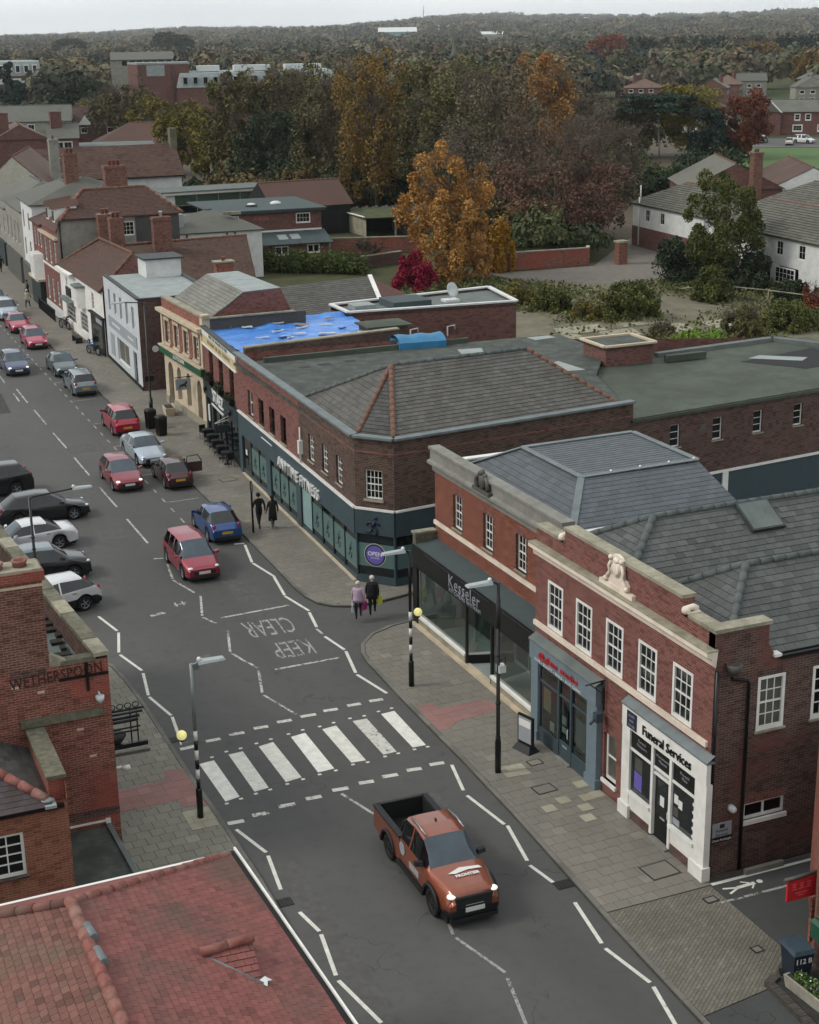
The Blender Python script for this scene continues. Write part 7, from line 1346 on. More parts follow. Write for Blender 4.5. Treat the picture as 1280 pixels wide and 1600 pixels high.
MB().hexa([(-.75, -.18, 0), (.75, -.18, 0), (.75, .18, 0), (-.75, .18, 0), (-.8, -.23, .34), (.8, -.23, .34), (.8, .23, .34), (-.8, .23, .34)]).build('trough', 'stone_trough', B, M_); MB().box(-.74, .74, -.17, .17, .3, .35).build('soil', 'gutter_dirt', B, M_)
leafball((0, 0, .42), .5, 420, 9, .05, (1.4, .4, .3)).build('foliage', leafmat('leaf_pansy', '33502a', '6f8f3a'), B, M_, kind='stuff'); leafball((0, 0, .5), .5, 60, 12, .03, (1.4, .4, .2)).build('petals', plain('petal', 'c9cad8', .6), B, M_, kind='stuff')
# painted walkway on the drive
WL = struct(MB().prism([(22.2, 31.28), (26, 31.25), (26, 31.36), (22.2, 31.4)], PZ, PZ+.004).build('walkway_line', 'road_paint')); struct(MB().prism([(21.9, 30.4), (26, 30.35), (26, 30.44), (21.9, 30.5)], PZ, PZ+.004).build('walkway_line_faded', 'road_paint_faded'))
b = MB(); z = PZ+.006
for pth, wd in ((((22.75, 30.9), (23.35, 30.92)), .13), (((22.75, 30.9), (22.35, 31.02)), .07), (((22.75, 30.88), (22.4, 30.72)), .07), (((23.25, 30.95), (23.0, 31.12)), .05), (((23.3, 30.88), (23.12, 30.7)), .05)):
    a, c = Vector(pth[0]), Vector(pth[1]); d = (c-a).normalized(); n = Vector((-d.y, d.x))*wd/2; b.add([(*(a-n), z), (*(c-n), z), (*(c+n), z), (*(a+n), z)], [(0, 1, 2, 3)])
b.lathe([(.09, 0), (.09, .001)], 12, (23.52, 30.93, z)); struct(b.build('painted_pedestrian', 'road_paint_fresh'))
# ------------------------------------------------------------------ vehicles
for n_, c_ in dict(car_red='7c1a2c', car_red2='8a2034', car_crimson='a01433', car_pink='a31a40', car_maroon='431a20', car_blue='1d4680', car_navy='2e3a5c', car_silver='9aa6b0', car_black='111315', car_white='c9cbcb', car_teal='3b4a4e', car_grey='69757a', car_orange='87472f').items(): carpaint(n_, c_)
plain('tyre', '131313', .9, var=.2); plain('alloy', '8d9194', .35, .7, var=.1); plain('trim', '17181a', .6, var=.2); plain('lens', 'c9cfd0', .1, var=.05, spec=.7, coat=.6); plain('lens_red', '8e1220', .15, var=.1, coat=.6); plain('plate_white', 'c4c6c0', .5, var=.03); plain('plate_yellow', 'b8952a', .5, var=.03); emit('lamp_on', 'f4efe2', .55); emit('brake_on', 'c0202a', .3); plain('chrome', 'b5b8ba', .15, .9, var=.03)
PROF = {'hatch': ([(0, .40), (.02, .47), (.07, .52), (.24, .63), (.42, .965), (.55, 1), (.80, .965), (.945, .68), (.985, .60), (1, .5)], [(0, .36), (.24, .60), (.6, .645), (.945, .68), (1, .48)], (.24, .42), (.80, .945)),
        'mpv': ([(0, .40), (.02, .46), (.06, .50), (.19, .60), (.37, .965), (.55, 1), (.86, .97), (.965, .64), (.99, .58), (1, .48)], [(0, .36), (.19, .56), (.6, .59), (.965, .63), (1, .46)], (.19, .37), (.86, .965)),
        'sedan': ([(0, .42), (.02, .49), (.06, .54), (.27, .66), (.42, .97), (.54, 1), (.68, .965), (.83, .70), (.97, .68), (1, .52)], [(0, .38), (.27, .63), (.6, .67), (.83, .69), (1, .5)], (.27, .42), (.68, .83)),
        'suv': ([(0, .44), (.02, .52), (.05, .57), (.22, .66), (.37, .97), (.55, 1), (.86, .97), (.965, .68), (.99, .62), (1, .5)], [(0, .4), (.22, .63), (.6, .655), (.965, .68), (1, .5)], (.22, .37), (.86, .965)),
        'estate': ([(0, .42), (.02, .49), (.06, .54), (.24, .64), (.39, .97), (.5, 1), (.86, .96), (.955, .68), (.985, .62), (1, .5)], [(0, .38), (.24, .61), (.6, .65), (.955, .68), (1, .5)], (.24, .39), (.86, .955)),
        'pickup': ([(0, .42), (.015, .56), (.05, .60), (.235, .665), (.365, .965), (.47, 1), (.60, .97), (.618, .62)], [(0, .4), (.235, .62), (.6, .64), (.618, .60)], (.235, .365), (.600, .612))}
def lerpf(P, t):
    for (a, x), (b, y) in zip(P, P[1:]):
        if t <= b: return x+(y-x)*(t-a)/(b-a)
    return P[-1][1]
def wheel(parent, M, x, y, r, w, rim='alloy', spokes=5):
    s = 1 if y > 0 else -1; Mw = M @ T(x, y, r) @ Matrix.Rotation(-s*math.pi/2, 4, 'X')   # local z points outwards
    o = obj('wheel', MB().lathe([(r*.62, -w/2), (r*.93, -w/2), (r, -w*.35), (r, w*.35), (r*.93, w/2), (r*.66, w/2), (r*.62, w*.3)], 20).mesh('wheel', 'tyre'), parent, Mw)
    b = MB(); b.lathe([(r*.64, w*.2), (r*.66, w*.42), (r*.6, w*.42), (r*.57, w*.2)], 20); b.lathe([(r*.16, w*.15), (r*.16, w*.4), (r*.08, w*.43)], 10)
    for k in range(spokes):
        a = 2*math.pi*k/spokes; c, sn = math.cos(a), math.sin(a); q = [(r*.1, -r*.07), (r*.6, -r*.09), (r*.6, r*.09), (r*.1, r*.07)]; b.add([(p[0]*c-p[1]*sn, p[0]*sn+p[1]*c, w*.4) for p in q]+[(p[0]*c-p[1]*sn, p[0]*sn+p[1]*c, w*.3) for p in q], [(0, 1, 2, 3), (0, 4, 5, 1), (2, 6, 7, 3)])
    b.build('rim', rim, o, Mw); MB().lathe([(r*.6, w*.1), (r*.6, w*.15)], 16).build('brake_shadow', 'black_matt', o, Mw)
def car(kind, label, x, y, rz, paint, L=4.2, W=1.78, H=1.48, lights=False, tail=False, group=None, name=None, rw=.325, clad=False, roof=None, glassm='window_glass_sky', cat='car', wf=.185, wr=.795, sill=.2):
    W *= .92; top, belt, ws, rs_ = PROF[kind]; M = T(x, y, .0) @ RZ(rz); B = thing(name or {'hatch': 'hatchback', 'mpv': 'people_carrier', 'sedan': 'saloon_car', 'suv': 'sport_utility_car', 'estate': 'estate_car', 'pickup': 'pickup_truck'}[kind], label, cat, M=M, group=group)
    if group is None: B['group'] = 'cars in the street'
    tend = top[-1][0]; ts = {0, .012, .03, .055, ws[0], (ws[0]+ws[1])/2, ws[1], .48, (.53 if kind != 'pickup' else .475), .545 if kind != 'pickup' else .49, rs_[0], (rs_[0]+rs_[1])/2, rs_[1], tend}|{t for t, _ in top}
    ra = rw+.06
    for c in ((wf, wr) if kind != 'pickup' else (wf,)):
        for k in (-1.25, -1.0, -.92, -.7, -.35, 0, .35, .7, .92, 1.0, 1.25): ts.add(c+k*ra/L)
    if kind == 'suv' or kind == 'mpv' or kind == 'estate': ts |= {.70, .715}
    ts = sorted(t for t in ts if 0 <= t <= tend); rows = []
    for t in ts:
        zt, zb = lerpf(top, t)*H, lerpf(belt, t)*H; zb = min(zb, zt-.05); e = abs(2*t-1); w = W/2*(1-.10*e**5-.06*max(0, (.06-t)/.06)**2)
        gh = zt-zb; f = min(1, max(0, (gh-.06)/.35)); wr_ = w*(.86-.14*f); z0 = sill+.05*max(0, e-.85)/.15
        for c in (wf, wr):
            dx = abs(t-c)*L
            if dx < ra: z0 = max(z0, rw+math.sqrt(max(0, ra*ra-dx*dx))*.98)
        zm = max(z0+.06, .55*zb+.06)
        rows.append([(.93*w, z0), (.985*w, min(z0+.07, zm)), (w, zm), (.985*w, zb-.06 if zb-.06 > zm else zm+.01), (.955*w, zb), (wr_+.02, zt-.06-.02*f), (wr_*.93, zt-.02), (wr_*.5, zt-.004), (0, zt)])
    P = {k: MB() for k in ('body', 'windscreen', 'rear_window', 'trim', 'w0', 'w1', 'w2', 'w3', 'w4', 'w5', 'roofp')}
    def pt(i, j): 
        s = 1 if j <= 8 else -1; jj = j if j <= 8 else 16-j; q = rows[i][jj]; return (L/2-ts[i]*L, s*q[0], q[1])
    for i in range(len(ts)-1):
        tm = (ts[i]+ts[i+1])/2
        for j in range(16):
            jj = j if j < 8 else 15-j; k = 'body'
            if ws[0] < tm < ws[1] and jj >= 5: k = 'windscreen'
            elif rs_[0] < tm < rs_[1] and jj >= 5: k = 'rear_window'
            elif jj == 4 and ws[0]+.035 < tm < rs_[1]-.02 and not (.53 < tm < .545 and kind != 'pickup') and not (.475 < tm < .49 and kind == 'pickup') and not (.70 < tm < .715 and kind in ('suv', 'mpv', 'estate')):
                q = (0 if tm < (.535 if kind != 'pickup' else .48) else (1 if tm < .7 or kind in ('hatch', 'sedan', 'pickup') else 2)); k = 'w%d' % (q*2+(j > 8))
            elif jj == 0 or (clad and jj == 1): k = 'trim'
            elif roof and jj >= 5 and ws[1] <= tm <= rs_[0]: k = 'roofp'
            P[k].add([pt(i, j), pt(i+1, j), pt(i+1, j+1), pt(i, j+1)], [(0, 3, 2, 1)], True)
    for i, rev in ((0, False), (len(ts)-1, True)):
        f = tuple(range(17)); P['body'].add([pt(i, j) for j in range(17)], [f if not rev else f[::-1]])
    def fin(b, nm, mt, par=B):
        if not b.v: return
        m = b.mesh(nm, mt); bm = bmesh.new(); bm.from_mesh(m); bmesh.ops.remove_doubles(bm, verts=bm.verts, dist=.0005); bm.to_mesh(m); bm.free(); return obj(nm, m, par, M)
    bd = fin(P['body'], 'body', paint); fin(P['windscreen'], 'windscreen', glassm); fin(P['rear_window'], 'rear_window', 'car_glass'); fin(P['trim'], 'sill_trim', 'trim'); fin(P['roofp'], 'roof', roof or paint)
    for k in range(6): fin(P['w%d' % k], 'side_window', 'car_glass')
    MB().box(-L/2+.12, L/2-.12, -W/2*.86, W/2*.86, .16, .5).build('underbody', 'black_matt', B, M)
    for c in (wf, wr):
        for s in (-1, 1): wheel(B, M, L/2-c*L, s*(W/2-.105), rw, .21, 'alloy' if kind != 'pickup' else 'iron')
    nz = lerpf(top, .012)*H; z1 = lerpf(top, .03)*H
    for s in (-1, 1):
        MB().ball((L/2-.13, s*W*.355, nz*.97), .15, 10, 7, (.8, .85, .42)).build('headlight', 'lamp_on' if lights else 'lens', B, M)
        if kind != 'pickup': MB().ball((-L/2+.1, s*W*.385, lerpf(belt, .95)*H*.88), .13, 8, 7, (.5, .7, 1.25 if kind in ('suv', 'mpv', 'hatch', 'estate') else .75)).build('tail_light', 'brake_on' if tail else 'lens_red', B, M)
        mx_ = L/2-(ws[0]+.07)*L; zz = lerpf(belt, ws[0]+.07)*H; MB().hexa([(mx_-.06, s*W*.48, zz), (mx_+.1, s*W*.48, zz), (mx_+.08, s*(W/2+.19), zz+.03), (mx_-.06, s*(W/2+.2), zz+.03), (mx_-.06, s*W*.48, zz+.13), (mx_+.06, s*W*.48, zz+.12), (mx_+.05, s*(W/2+.18), zz+.15), (mx_-.06, s*(W/2+.19), zz+.16)] if s > 0 else [(mx_-.06, s*(W/2+.2), zz+.03), (mx_+.08, s*(W/2+.19), zz+.03), (mx_+.1, s*W*.48, zz), (mx_-.06, s*W*.48, zz), (mx_-.06, s*(W/2+.19), zz+.16), (mx_+.05, s*(W/2+.18), zz+.15), (mx_+.06, s*W*.48, zz+.12), (mx_-.06, s*W*.48, zz+.13)]).build('door_mirror', 'trim' if kind == 'pickup' else paint, B, M)
        for t in (.5, .68): 
            if kind != 'pickup': MB().box(L/2-t*L-.1, L/2-t*L+.08, s*W/2*.985-.015, s*W/2*.985+.015, lerpf(belt, t)*H-.13, lerpf(belt, t)*H-.1).build('door_handle', 'trim', B, M)
    MB().box(L/2-.05, L/2+.02, -W*.3, W*.3, nz*.55, nz*.78).build('grille', 'trim', B, M); MB().box(L/2+.02, L/2+.035, -.26, .26, nz*.6, nz*.6+.12).build('number_plate', 'plate_white', B, M); MB().box(L/2-.12, L/2+.03, -W*.4, W*.4, .22, .34).build('front_bumper_trim', 'trim', B, M)
    if kind != 'pickup': MB().box(-L/2-.02, -L/2+.03, -.26, .26, .52 if kind != 'sedan' else .6, .64 if kind != 'sedan' else .72).build('number_plate', 'plate_yellow', B, M); MB().box(-L/2-.01, -L/2+.12, -W*.4, W*.4, .24, .4).build('rear_bumper_trim', 'trim', B, M)
    for s in (-1, 1): MB().tube([(L/2-(ws[0]+.02)*L, s*.05, lerpf(top, ws[0])*H+.02), (L/2-(ws[0]+.05)*L, s*.55, lerpf(top, ws[0]+.04)*H-.02)], .012, 5).build('wiper', 'trim', B, M)
    return B, M
S_, N_ = -math.pi/2, math.pi/2
car('mpv', 'rose red people carrier driving towards the crossing', 16.15, 63.8, S_+.02, 'car_red2', 4.25, 1.8, 1.6); car('hatch', 'dark red hatchback with headlights on passing the silver saloon', 16.4, 78.9, S_+.01, 'car_red', 4.2, 1.78, 1.45, lights=True); car('hatch', 'navy hatchback with bright headlights at the far left of the road', 15.95, 111, S_, 'car_navy', 4.36, 1.82, 1.48, lights=True)
car('hatch', 'bright blue hatchback parked nearest the zigzag lines', 18.62, 68.3, N_, 'car_blue', 4.0, 1.72, 1.48, group='cars parked along the right kerb')
KB = 'cars parked along the right kerb'
B, M = car('hatch', 'maroon hatchback parked with its nearside door open', 18.95, 77.9, N_, 'car_maroon', 3.8, 1.64, 1.4, group=KB)
dr = MB().hexa([(.15, -.86, .35), (.2, -1.75, .35), (.24, -1.75, .35), (.21, -.86, .35), (.12, -.86, .92), (.17, -1.75, .9), (.21, -1.75, .9), (.18, -.86, .92)]).build('open_door', 'car_maroon', B, M); MB().tube([(.15, -.88, .92), (.05, -.9, 1.28), (.1, -1.5, 1.3), (.19, -1.74, .92)], .03, 6).build('window_frame', 'trim', dr, M)
car('sedan', 'silver blue saloon parked nose to the maroon hatchback', 18.72, 83.35, S_+.03, 'car_silver', 4.75, 1.82, 1.43, group=KB); car('suv', 'crimson compact crossover parked with its tail to the camera', 19.02, 90.5, N_, 'car_crimson', 4.2, 1.8, 1.6, group=KB); car('estate', 'grey estate car with roof rails parked past the gap', 18.95, 102.4, N_, 'car_grey', 4.4, 1.8, 1.5, group=KB); car('sedan', 'black saloon parked facing the grey estate', 19.02, 109.1, S_, 'car_teal', 4.6, 1.82, 1.43, group=KB)
car('hatch', 'cherry red hatchback parked outside the white shops, nearer of the two', 18.95, 120.1, S_, 'car_pink', 4.25, 1.78, 1.46, group=KB); car('sedan', 'cherry red saloon parked behind the red hatchback', 18.9, 127.6, S_, 'car_pink', 4.3, 1.76, 1.4, group=KB); car('suv', 'pale silver car parked behind the two cherry red cars', 19.0, 134, S_, 'car_silver', 4.6, 1.82, 1.65, group=KB); car('hatch', 'dark teal car last in the right hand row', 19.1, 140.5, S_, 'car_teal', 4.2, 1.78, 1.5, group=KB)
LB_ = 'cars parked in the bays on the left'
car('hatch', 'black hatchback with chrome window line nosing out of its bay', 11.35, 74.15, .03, 'car_black', 4.45, 1.8, 1.5, group=LB_); car('sedan', 'white saloon with lit red tail lamps in the left bays', 9.85, 69.75, math.pi+.1, 'car_white', 4.5, 1.8, 1.42, tail=True, group=LB_); car('suv', 'black crossover with silver roof nosing out beside the white cars', 9.65, 65.3, .02, 'car_black', 4.3, 1.8, 1.6, group=LB_, clad=True, roof='car_grey'); car('hatch', 'small white hatchback parked nearest the pub', 9.35, 60.95, math.pi+.25, 'car_white', 3.95, 1.74, 1.5, group=LB_, clad=True); car('suv', 'large black sport utility car at the left edge', 9.4, 79.6, math.pi+.08, 'car_black', 4.7, 1.9, 1.7, group=LB_, rw=.36); car('estate', 'white estate car partly hidden behind the large black car', 8.3, 83.4, math.pi+.08, 'car_white', 4.5, 1.8, 1.5, group=LB_)
FV = 'vehicles outside the villas'
car('estate', 'silver estate parked outside the brick villa', 193, 268, .6, 'car_silver', 4.5, 1.8, 1.6, group=FV); car('mpv', 'white people carrier parked outside the brick villa', 199, 262, -1.2, 'car_white', 4.6, 1.85, 1.8, group=FV); car('hatch', 'small white car between the silver estate and people carrier', 194, 260, .9, 'car_white', 3.8, 1.7, 1.5, group=FV)
# the orange pickup: cab as above, open bed, arches, steps, decals
B, M = car('pickup', 'copper orange pickup truck with black bed driving past the crossing', 15.4, 35.05, S_-.02, 'car_orange', 5.36, 1.88, 1.86, lights=True, group=None, rw=.4, wf=.175, wr=.775, sill=.42, glassm='window_glass_sky', cat='pickup')
L, W_, H_ = 5.36, 1.73, 1.86; bx0, bx1 = -L/2, L/2-.612*L
for s in (-1, 1):
    y0, y1 = sorted((s*W_*.405, s*W_*.5)); ar = MB(); cx, ra = L/2-.775*L, .48
    n = 12; pts = [(bx1, .46), (bx1, 1.14), (bx0+.03, 1.14), (bx0+.03, .5)]+[(cx-ra*math.cos(math.pi*k/n), .4+ra*math.sin(math.pi*k/n)) for k in range(n+1)]
    m_ = len(pts); ar.add([(p[0], y0, p[1]) for p in pts]+[(p[0], y1, p[1]) for p in pts], [tuple(range(m_)), tuple(range(2*m_-1, m_-1, -1))]+[(i, m_+i, m_+(i+1) % m_, (i+1) % m_) for i in range(m_)]); ar.build('bed_side', 'car_orange', B, M)
    MB().box(bx0, bx1, y0-.01, y1+.01, 1.14, 1.2).build('bed_rail', 'trim', B, M); MB().ball((bx0+.05, s*W_*.46, .92), .14, 8, 6, (.5, .45, 1.5)).build('tail_light', 'lens_red', B, M)
    for c in (.175, .775):
        xx = L/2-c*L; MB().tube([(xx+.5*math.cos(t), s*(W_/2+.02), .4+.5*math.sin(t)) for t in [math.pi*k/12 for k in range(13)]], .055, 6).build('arch_flare', 'trim', B, M)
    MB().box(-.75, 1.25, min(s*.78, s*.93), max(s*.78, s*.93), .34, .42).build('side_step', 'trim', B, M); MB().tube([(-.35, s*.57, 1.86), (.2, s*.58, 1.9), (.72, s*.57, 1.85)], .03, 6).build('roof_rail', 'alloy', B, M)
    lg = disc(.2, 16).build('door_decal', 'sign_grey', B, M @ T(-.35, s*.868, .95) @ Matrix.Rotation(s*-math.pi/2, 4, 'X')); MB().box(.15, .85, s*.868-.004, s*.868+.004, .62, .82).build('side_decal', 'sign_grey', B, M)
MB().box(bx0, bx0+.07, -W_*.405, W_*.405, .5, 1.17).build('tailgate', 'car_orange', B, M); MB().box(bx0+.07, bx1, -W_*.4, W_*.4, .55, .62).build('bed_floor', 'black_matt', B, M); MB().box(bx0+.071, bx0+.09, -W_*.4, W_*.4, .6, 1.165).build('tailgate_liner', 'black_matt', B, M); MB().box(bx0-.01, bx0+.1, -W_*.42, W_*.42, 1.171, 1.2).build('tailgate_cap', 'trim', B, M); MB().box(bx1-.05, bx1, -W_*.405, W_*.405, .55, 1.2).build('bulkhead', 'trim', B, M); MB().box(bx0-.12, bx0, -W_*.46, W_*.46, .45, .62).build('rear_bumper', 'trim', B, M)
for s in (-1, 1):
    y0, y1 = sorted((s*W_*.385, s*W_*.406)); MB().box(bx0+.07, bx1, y0, y1, .6, 1.16).build('bed_liner', 'black_matt', B, M); MB().tube([(bx1-.3, s*.66, 1.2), (bx1-.12, s*.64, 1.6)], .03, 6).build('roll_bar', 'trim', B, M)
MB().tube([(bx1-.12, -.64, 1.6), (bx1-.12, .64, 1.6)], .03, 6).build('roll_bar_top', 'trim', B, M); MB().hexa([(L/2-.05, -.52, .62), (L/2+.04, -.5, .62), (L/2+.04, .5, .62), (L/2-.05, .52, .62), (L/2-.05, -.56, .95), (L/2+.02, -.54, .94), (L/2+.02, .54, .94), (L/2-.05, .56, .95)]).build('black_grille', 'trim', B, M); MB().hexa([(L/2-.2, -.8, .38), (L/2+.02, -.66, .38), (L/2+.02, .66, .38), (L/2-.2, .8, .38), (L/2-.2, -.82, .58), (L/2+.06, -.7, .58), (L/2+.06, .7, .58), (L/2-.2, .82, .58)]).build('lower_bumper', 'trim', B, M); MB().box(L/2+.06, L/2+.075, -.28, .28, .52, .65).build('front_plate', 'plate_white', B, M); MB().ball((.05, 0, 1.88), .05, 8, 5, (1.6, .5, 1)).build('aerial_fin', 'trim', B, M)
hm = M @ T(1.95, .1, 1.195) @ Matrix.Rotation(.09, 4, 'Y') @ RZ(math.pi/2); dc = MB().add([(-.5, .12, 0), (-.1, .3, 0), (.45, .22, 0), (.5, .1, 0), (.1, .14, 0), (-.3, .06, 0)], [(0, 5, 4, 3, 2, 1)]).build('bonnet_decal', 'sign_white', B, hm); obj('bonnet_lettering', text_mesh('FRONTIER', .15, 'sign_white', .002, bold=.006), dc, hm @ T(0, -.06, .004))
# ------------------------------------------------------------------ people
plain('skin', 'b08a78', .6, var=.05); plain('cloth_black', '141416', .9, var=.3, scale=8); plain('cloth_navy', '1d1f26', .9, var=.25, scale=8); plain('cloth_lilac', 'a793a6', .9, var=.12, scale=8); plain('cloth_beige', '9a9484', .9, var=.15, scale=8); plain('cloth_red', '8e2b33', .9); plain('cloth_grey', '4d4f52', .9, var=.2, scale=8); plain('hair_dark', '17120f', .8, var=.3, scale=20); plain('hair_white', 'b9b6b0', .8, var=.15, scale=20); plain('hair_brown', '3a2a20', .8, var=.3, scale=20); plain('shoe_white', 'c8c8c6', .6); plain('bag_pink', 'a8337a', .5, var=.1); plain('bag_yellow', 'c2c636', .5, var=.1); plain('bag_white', 'b9bdc2', .6)
def person(label, x, y, rz, h=1.72, top='cloth_black', legs='cloth_navy', shoes='shoe_white', hair='hair_dark', stride=.28, coat=0, fat=1., arms=.12, hairlen=0, group='people walking on the pavement', hold=(0, 0)):
    k = h/1.72; V = []; E_ = []; R_ = []
    def v(p, r, par=None):
        V.append((p[0]*k, p[1]*k, p[2]*k)); R_.append(r*k); i = len(V)-1
        if par is not None: E_.append((par, i))
        return i
    pel = v((0, 0, .95), .15*fat); wa = v((0, .01, 1.12), .135*fat, pel); ch = v((0, .0, 1.32), .155*fat, wa); nk0 = v((0, -.01, 1.45), .075, ch); nk = v((0, .02, 1.52), .052, nk0); hd0 = v((0, .04, 1.59), .075, nk); v((0, .035, 1.67), .085, hd0)
    v((0, .12, 1.6), .018, hd0)
    for s in (-1, 1):
        st = s*stride; hp = v((s*.09, 0, .9), .1*fat, pel); kn = v((s*.1, st*.55+.03, .5), .065*fat, hp); an = v((s*.1, st*.95, .1+max(0, -st)*.12), .04, kn); v((s*.11, st*.95+.14, .045), .038, an)
        sh = v((s*.19, -.01, 1.4), .07*fat, ch); el = v((s*.25, -st*.35-.03, 1.13), .05*fat, sh); wr_ = v((s*.25, -st*.6+.06, .9), .034, el); pm = v((s*.25, -st*.66+.08, .83), .036, wr_)
        for f, (dx, dy, ln) in enumerate(((.02, .035, .06), (.012, .02, .085), (.0, .008, .09), (-.01, -.006, .085), (-.014, -.02, .07))): v((s*.25+dx*.6, -st*.66+.08+dy, .83-ln), .0085, pm)
    me = bpy.data.meshes.new('person'); me.from_pydata(V, E_, []); o = bpy.data.objects.new('tmp', me); COL.objects.link(o); md = o.modifiers.new('s', 'SKIN'); 
    for i, sv in enumerate(me.skin_vertices[0].data): sv.radius = (R_[i], R_[i]*.82 if i < 4 else R_[i]); sv.use_root = i == 0
    o.modifiers.new('d', 'SUBSURF').levels = 1; dg = bpy.context.evaluated_depsgraph_get(); dg.update(); m = bpy.data.meshes.new_from_object(o.evaluated_get(dg), depsgraph=dg); bpy.data.objects.remove(o)
    m.materials.clear(); ms = ['skin', top, legs, shoes]; [m.materials.append(MATS[q]) for q in ms]; hem = (.9-coat)*k
    for p in m.polygons:
        c = p.center; z = c.z/k; side = abs(c.x)/k > .2
        p.material_index = 3 if z < .1 else (0 if (z > 1.49 or (side and z < .9)) else (1 if (z > .93 or side) else 2)); p.use_smooth = True
    M = T(x, y, PZ) @ RZ(rz); P = thing('person', label, 'person', M=M, group=group); obj('body', m, P, M)
    b = MB(); b.ball((0, .02*k, 1.665*k), .108*k, 12, 8, (1, 1.02, .98)); 
    if hairlen: b.ball((0, -.05*k, (1.6-hairlen*.4)*k), .1*k, 10, 7, (1.0, .6, 1.2+hairlen*3))
    b.xf(I4); hr = b.build('hair', hair, P, M); MB().ball((0, .075*k, 1.62*k), .078*k, 10, 8, (.9, .75, 1.25)).build('face', 'skin', P, M)
    for s in (-1, 1): MB().ball((s*.032*k, .128*k, 1.635*k), .011*k, 6, 4).build('eye', 'hair_dark', P, M); MB().ball((s*.1*k, .02*k, 1.62*k), .022*k, 6, 4, (.5, 1, 1.4)).build('ear', 'skin', P, M)
    MB().box(-.025*k, .025*k, .128*k, .136*k, 1.565*k, 1.574*k).build('mouth', 'brick_dark', P, M)
    if coat:
        q = [(.155*fat, 1.44), (.2*fat, 1.36), (.185*fat, 1.1), (.2*fat, .95), (.235*fat, .95-coat), (.22*fat, .95-coat+.01)]; b = MB(); b.lathe([(r*k, z*k) for r, z in q], 14); b.v = [(p[0], p[1]*.72, p[2]) for p in b.v]; b.build('coat', top, P, M)
    return P, M, k
def carrier(x, y, z, mat, label, rz=0):
    B = thing('shopping_bag', label, 'bag', (x, y, z), rz, 'carrier bags'); M = W[B]; MB().hexa([(-.14, -.05, 0), (.14, -.05, 0), (.14, .05, 0), (-.14, .05, 0), (-.16, -.02, .34), (.16, -.02, .34), (.16, .02, .34), (-.16, .02, .34)]).build('bag_body', mat, B, M); MB().tube([(-.06, 0, .33), (-.03, 0, .47), (.03, 0, .47), (.06, 0, .33)], .012, 5).build('bag_handle', mat, B, M)
person('man in black top and trousers with white trainers walking away', 20.6, 67.6, .1, 1.8, 'cloth_black', 'cloth_black'); person('woman in long black coat with dark hair walking beside the man', 21.22, 67.4, .05, 1.66, 'cloth_black', 'cloth_grey', hair='hair_dark', coat=.5, hairlen=.5, stride=.22)
person('white haired woman in lilac jacket carrying shopping bags', 20.62, 54.45, -.35, 1.62, 'cloth_lilac', 'cloth_navy', 'cloth_black', 'hair_white', .2, .14, 1.15); person('white haired man in black jacket carrying a yellow bag', 21.3, 54.6, -.35, 1.7, 'cloth_black', 'cloth_black', 'shoe_white', 'hair_white', .24, .18, 1.15)
carrier(20.9, 54.5, .45, 'bag_pink', 'magenta carrier bag held between the elderly couple', .6); carrier(21.62, 54.6, .55, 'bag_yellow', 'yellow carrier bag in the elderly man\'s hand', .6); carrier(20.34, 54.4, .5, 'bag_white', 'white handbag at the elderly woman\'s side', 1.2)
person('person in pale beige coat crossing the far pavement', 21.35, 136.9, 2.6, 1.7, 'cloth_beige', 'cloth_navy', hair='hair_white', coat=.3, group='distant people'); person('person in dark clothes outside the far shops', 22.6, 160, .3, 1.75, 'cloth_black', 'cloth_black', group='distant people'); person('person in black at the shop door beyond the railings', 22.3, 142.5, 1.4, 1.7, 'cloth_grey', 'cloth_black', group='distant people'); person('person in red top by the far pavement tables', 24.6, 166, .3, 1.7, 'cloth_red', 'cloth_navy', group='distant people')
# ------------------------------------------------------------------ lamps, beacons, bins, furniture
emit('beacon_amber', 'ddd48c', .45); plain('galv', '7c8383', .45, .4, var=.12, scale=5); plain('led_head', '9aa0a0', .4, .3, var=.1)
def led_head(parent, M):
    h = MB().hexa([(-.1, -.16, -.04), (.75, -.13, -.03), (.75, .13, -.03), (-.1, .16, -.04), (-.1, -.12, .05), (.7, -.11, .03), (.7, .11, .03), (-.1, .12, .05)]).build('lamp_head', 'led_head', parent, M); MB().box(.1, .68, -.1, .1, -.05, -.035).build('lamp_lens', 'sign_white', h, M); MB().ball((-.05, 0, .09), .07, 8, 6).build('photocell', 'sign_white', h, M)
def beacon(label, x, y, z, H, gx, gz, arm, headdir, polemat):
    B = thing('beacon_post', label, 'beacon', (x, y, z), group='crossing beacons'); M = W[B]; MB().lathe([(.1, 0), (.1, .95), (.075, 1.0)], 12).build('post_base', 'black_paint', B, M)
    for i in range(6): MB().lathe([(.062, 1.0+i*.32), (.062, 1.32+i*.32)], 12).build('stripe', 'sign_white' if i % 2 else 'black_paint', B, M)
    MB().lathe([(.06, 2.92), (.05, H)], 12).build('column', polemat, B, M); MB().tube([(0, 0, gz-.28), (gx, 0, gz-.28), (gx, 0, gz-.1)], .028, 8).build('bracket', polemat, B, M); MB().ball((gx, 0, gz), .155, 16, 12).build('globe', 'beacon_amber', B, M); MB().lathe([(.06, gz-.2), (.1, gz-.12)], 10, (gx, 0, 0)).build('globe_collar', 'black_paint', B, M)
    if arm: MB().tube([(0, 0, H-.05), (.3*headdir, 0, H+.02)], .035, 8).build('lamp_arm', polemat, B, M); led_head(B, M @ T(.3*headdir, 0, H+.02) @ RZ(0 if headdir > 0 else math.pi))
